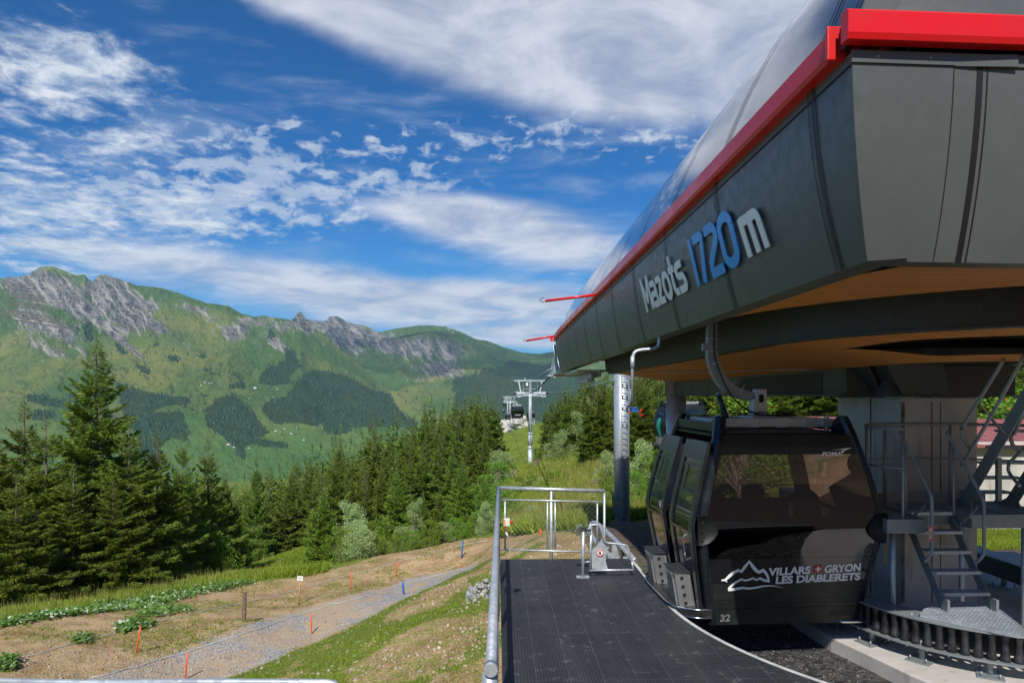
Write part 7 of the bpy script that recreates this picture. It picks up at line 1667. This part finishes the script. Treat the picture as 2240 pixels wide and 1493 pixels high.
TL = tw.matrix_basis @ Vector((-2.62, 0, 13.2)); TR = tw.matrix_basis @ Vector((2.62, 0, 13.2)); tb = Matrix.LocRotScale(t2.location, t2.rotation_euler, (1, 1, 1))
rope('haul_rope', [P(1219, 804, 27), P(1150, 857, 125), tb @ Vector((-2.6, 0, 13.2)), P(1101, 884, 600)], .05, 'dark haul rope running from the station nose to the near tower', sag=.6)
rope('signal_rope', [P(1206, 806, 27), P(1163, 829, 125)], .03, 'thin rope from the station nose to the top of the near tower', 'galv')
rope('stay_rope', [P(1344, 829, 33.6), P(1197, 856, 124)], .022, 'pale rope from the tower by the station to the next tower', 'galv', .35)
# ---------------------------------------------------------------- stakes on the terrace
def stake(kind, px, pb, pt, mt, lb, grp, w_=.035, tilt=0.0, d=None, box_=False):
    b = hit(px, pb, 14) if d is None else None
    dd = b.x * FW[0] + b.y * FW[1]; h = (pb - pt) / F * dd; tp = Vector((b.x + tilt / F * dd, b.y, b.z + h)); mb = MB()
    if box_: mb.beam(b - Vector((0, 0, .25)), tp, w_, w_ * .8, (0, 1, 0))
    else: mb.tube([b - Vector((0, 0, .25)), b.lerp(tp, .5), tp], [w_ / 2 * .9, w_ / 2, w_ / 2], 8)
    return tag(mb.build(kind, M[mt]), lb, 'stake', grp), b, tp, dd
og = 'thin orange stakes along the track'; bg_ = 'thick blue stakes along the track'
stake('orange_stake', 297, 1427, 1371, 'orange', 'orange stake on the earth left of the gravel, near the bottom left', og, .05, 11)
stake('orange_stake', 405, 1486, 1427, 'orange', 'orange stake standing in the grey gravel, lowest in the view', og, .05, 5)
stake('orange_stake', 683, 1387, 1341, 'orange', 'orange stake at the crest of the near slope, leaning left', og, .05, -4)
stake('orange_stake', 768, 1289, 1251, 'orange', 'upright orange stake on the terrace right of the paper sign', og, .05, -0.5)
stake('orange_stake', 865, 1261, 1228, 'orange', 'orange stake leaning right, above the blue stake on the gravel', og, .05, 6)
stake('orange_stake', 1007, 1243, 1232, 'orange', 'short orange stake tip left of the platform handrail', og, .05, 0)
stake('orange_stake', 1181, 1172, 1158, 'orange', 'small orange stake seen through the far handrail mesh', og, .06, 2)
stake('blue_stake', 884, 1300, 1272, 'blue_pl', 'blue stake at the lower edge of the gravel track', bg_, .085, -3)
stake('blue_stake', 1009, 1222, 1184, 'blue_pl', 'blue stake higher up near the trees', bg_, .085, 4)
stake('wooden_post', 534, 1357, 1294, 'oldwood', 'dark weathered wooden post left of the paper sign', None, .12, 1, box_=True)
o, b, tp, dd = stake('x', 652, 1324, 1268, 'newwood', '', None, .09, 5); bpy.data.objects.remove(o)
ns = thing('notice_stake', 'raw wooden stake with a white paper notice beside the track', 'sign', tuple(b))
mb = MB(); mb.tube([b - Vector((0, 0, .25)), b.lerp(tp, .5) + Vector((.01, 0, 0)), tp], [.045, .05, .04], 8); mb.build('stake', M['newwood'], ns)
mb = MB(); s_ = dd / F; mb.prism([tp + Vector((-6.5 * s_, -.05, -.5 * s_)), tp + Vector((6 * s_, -.05, -1.5 * s_)), tp + Vector((6.5 * s_, -.05, 9 * s_)), tp + Vector((-5.5 * s_, -.05, 10 * s_))], (0, -.015, 0)); bd = mb.build('notice', M['white_paint'], ns)
mb = MB()
for i in range(4): mb.box(tp + Vector((-.2 * s_, -.072, (2.0 + 1.9 * i) * s_)), ((8 - 2 * (i == 0)) * s_, .004, .35 * s_))
mb.build('print', mat('grey_print', (.35, .35, .35), .7), bd)
# marking cords laid over the ground
for pts, lb in ((((-20, 1452), (80, 1432), (150, 1412), (215, 1396), (300, 1372), (400, 1350), (500, 1325), (600, 1305), (655, 1290), (720, 1270), (800, 1250), (900, 1222), (1000, 1196), (1090, 1180)), 'pale cord running over the earth from the left edge past the posts'),
                (((200, 1486), (300, 1462), (400, 1432), (500, 1398), (560, 1380), (640, 1350), (720, 1325), (800, 1305), (880, 1278), (960, 1258), (1030, 1240)), 'pale cord along the middle of the gravel track')):
    path = []
    for i in range(len(pts) - 1):
        for k in range(4): t = k / 4; h_ = hit(pts[i][0] + (pts[i + 1][0] - pts[i][0]) * t, pts[i][1] + (pts[i + 1][1] - pts[i][1]) * t, 12); path.append(h_ + Vector((0, 0, .03)))
    mb = MB(); mb.tube(path, .012, 4); tag(mb.build('marking_cord', M['string']), lb, 'cord')
# chalets in the valley and on the alp, each small
def chalet(px, py, w_, lb, roof='oldwood', wall='white_paint'):
    best = None
    for Mt in (M1, M2):
        Z = Mt; e = np.hypot(Z[3] - px, Z[4] - py) + 1e3 * (Z[6] > .98); i = np.unravel_index(np.argmin(e), e.shape)
        if e[i] < 6 and (best is None or Z[1][i] < best.y): best = Vector((Z[0][i], Z[1][i], Z[2][i]))
    if best is None: return
    c = thing('chalet', lb, 'chalet', tuple(best), RNG.uniform(-.6, .6), 'chalets scattered over the valley side'); s = .62 * w_ * best.y / F
    mb = MB(); mb.box((0, 0, s * .18), (s, s * .7, s * .5)); mb.build('wall', M[wall], c, world_space=False)
    mb = MB(); mb.prism([(-s * .6, -s * .45, s * .42), (0, -s * .45, s * .72), (s * .6, -s * .45, s * .42), (s * .6, -s * .45, s * .38), (0, -s * .45, s * .64), (-s * .6, -s * .45, s * .38)], (0, s * .9, 0)); mb.build('roof', M[roof], c, world_space=False)
CH = [(449, 838, 7, 1), (458, 839, 6, 1), (465, 838, 5, 0), (440, 842, 5, 0), (386, 840, 5, 0), (558, 849, 10, 1), (608, 851, 6, 0), (546, 872, 5, 0), (598, 868, 4, 0), (602, 943, 7, 0), (622, 937, 6, 0), (637, 948, 8, 0), (665, 962, 8, 0), (648, 934, 5, 0), (500, 972, 10, 0), (512, 978, 7, 0), (512, 946, 6, 0), (545, 980, 6, 0), (618, 957, 4, 0), (738, 922, 5, 0), (95, 789, 5, 0), (1232, 822, 9, 1), (1213, 826, 6, 1), (1253, 806, 5, 0)]
for i, (px, py, w_, r_) in enumerate(CH): chalet(px, py, w_, 'tiny chalet with a %s roof on the green valley side' % ('red' if r_ else 'dark'), 'roof_red' if r_ else 'oldwood')
HAZE = 3.3e-5
# ---------------------------------------------------------------- air between here and the mountains
hm = bpy.data.materials.new('thin_air'); hm.use_nodes = True; hm.node_tree.nodes.clear(); nt = NT(hm.node_tree)
pv = nt.n('ShaderNodeVolumePrincipled'); pv.inputs['Color'].default_value = (.46, .74, .95, 1); pv.inputs['Density'].default_value = HAZE; pv.inputs['Anisotropy'].default_value = 0.0
o_ = nt.n('ShaderNodeOutputMaterial'); nt.l(pv.outputs[0], o_.inputs['Volume'])
zmin = min(float(M1[2].min()), float(M2[2].min()), float(gz.min())); zmax = max(float(M1[2].max()), float(M2[2].max()))
hb = MB(); hb.box((0, 4600, (zmax + 20 + zmin - 2) / 2), (46000, 40000, zmax + 20 - zmin + 2))
tag(hb.build('haze', hm), kind='stuff')
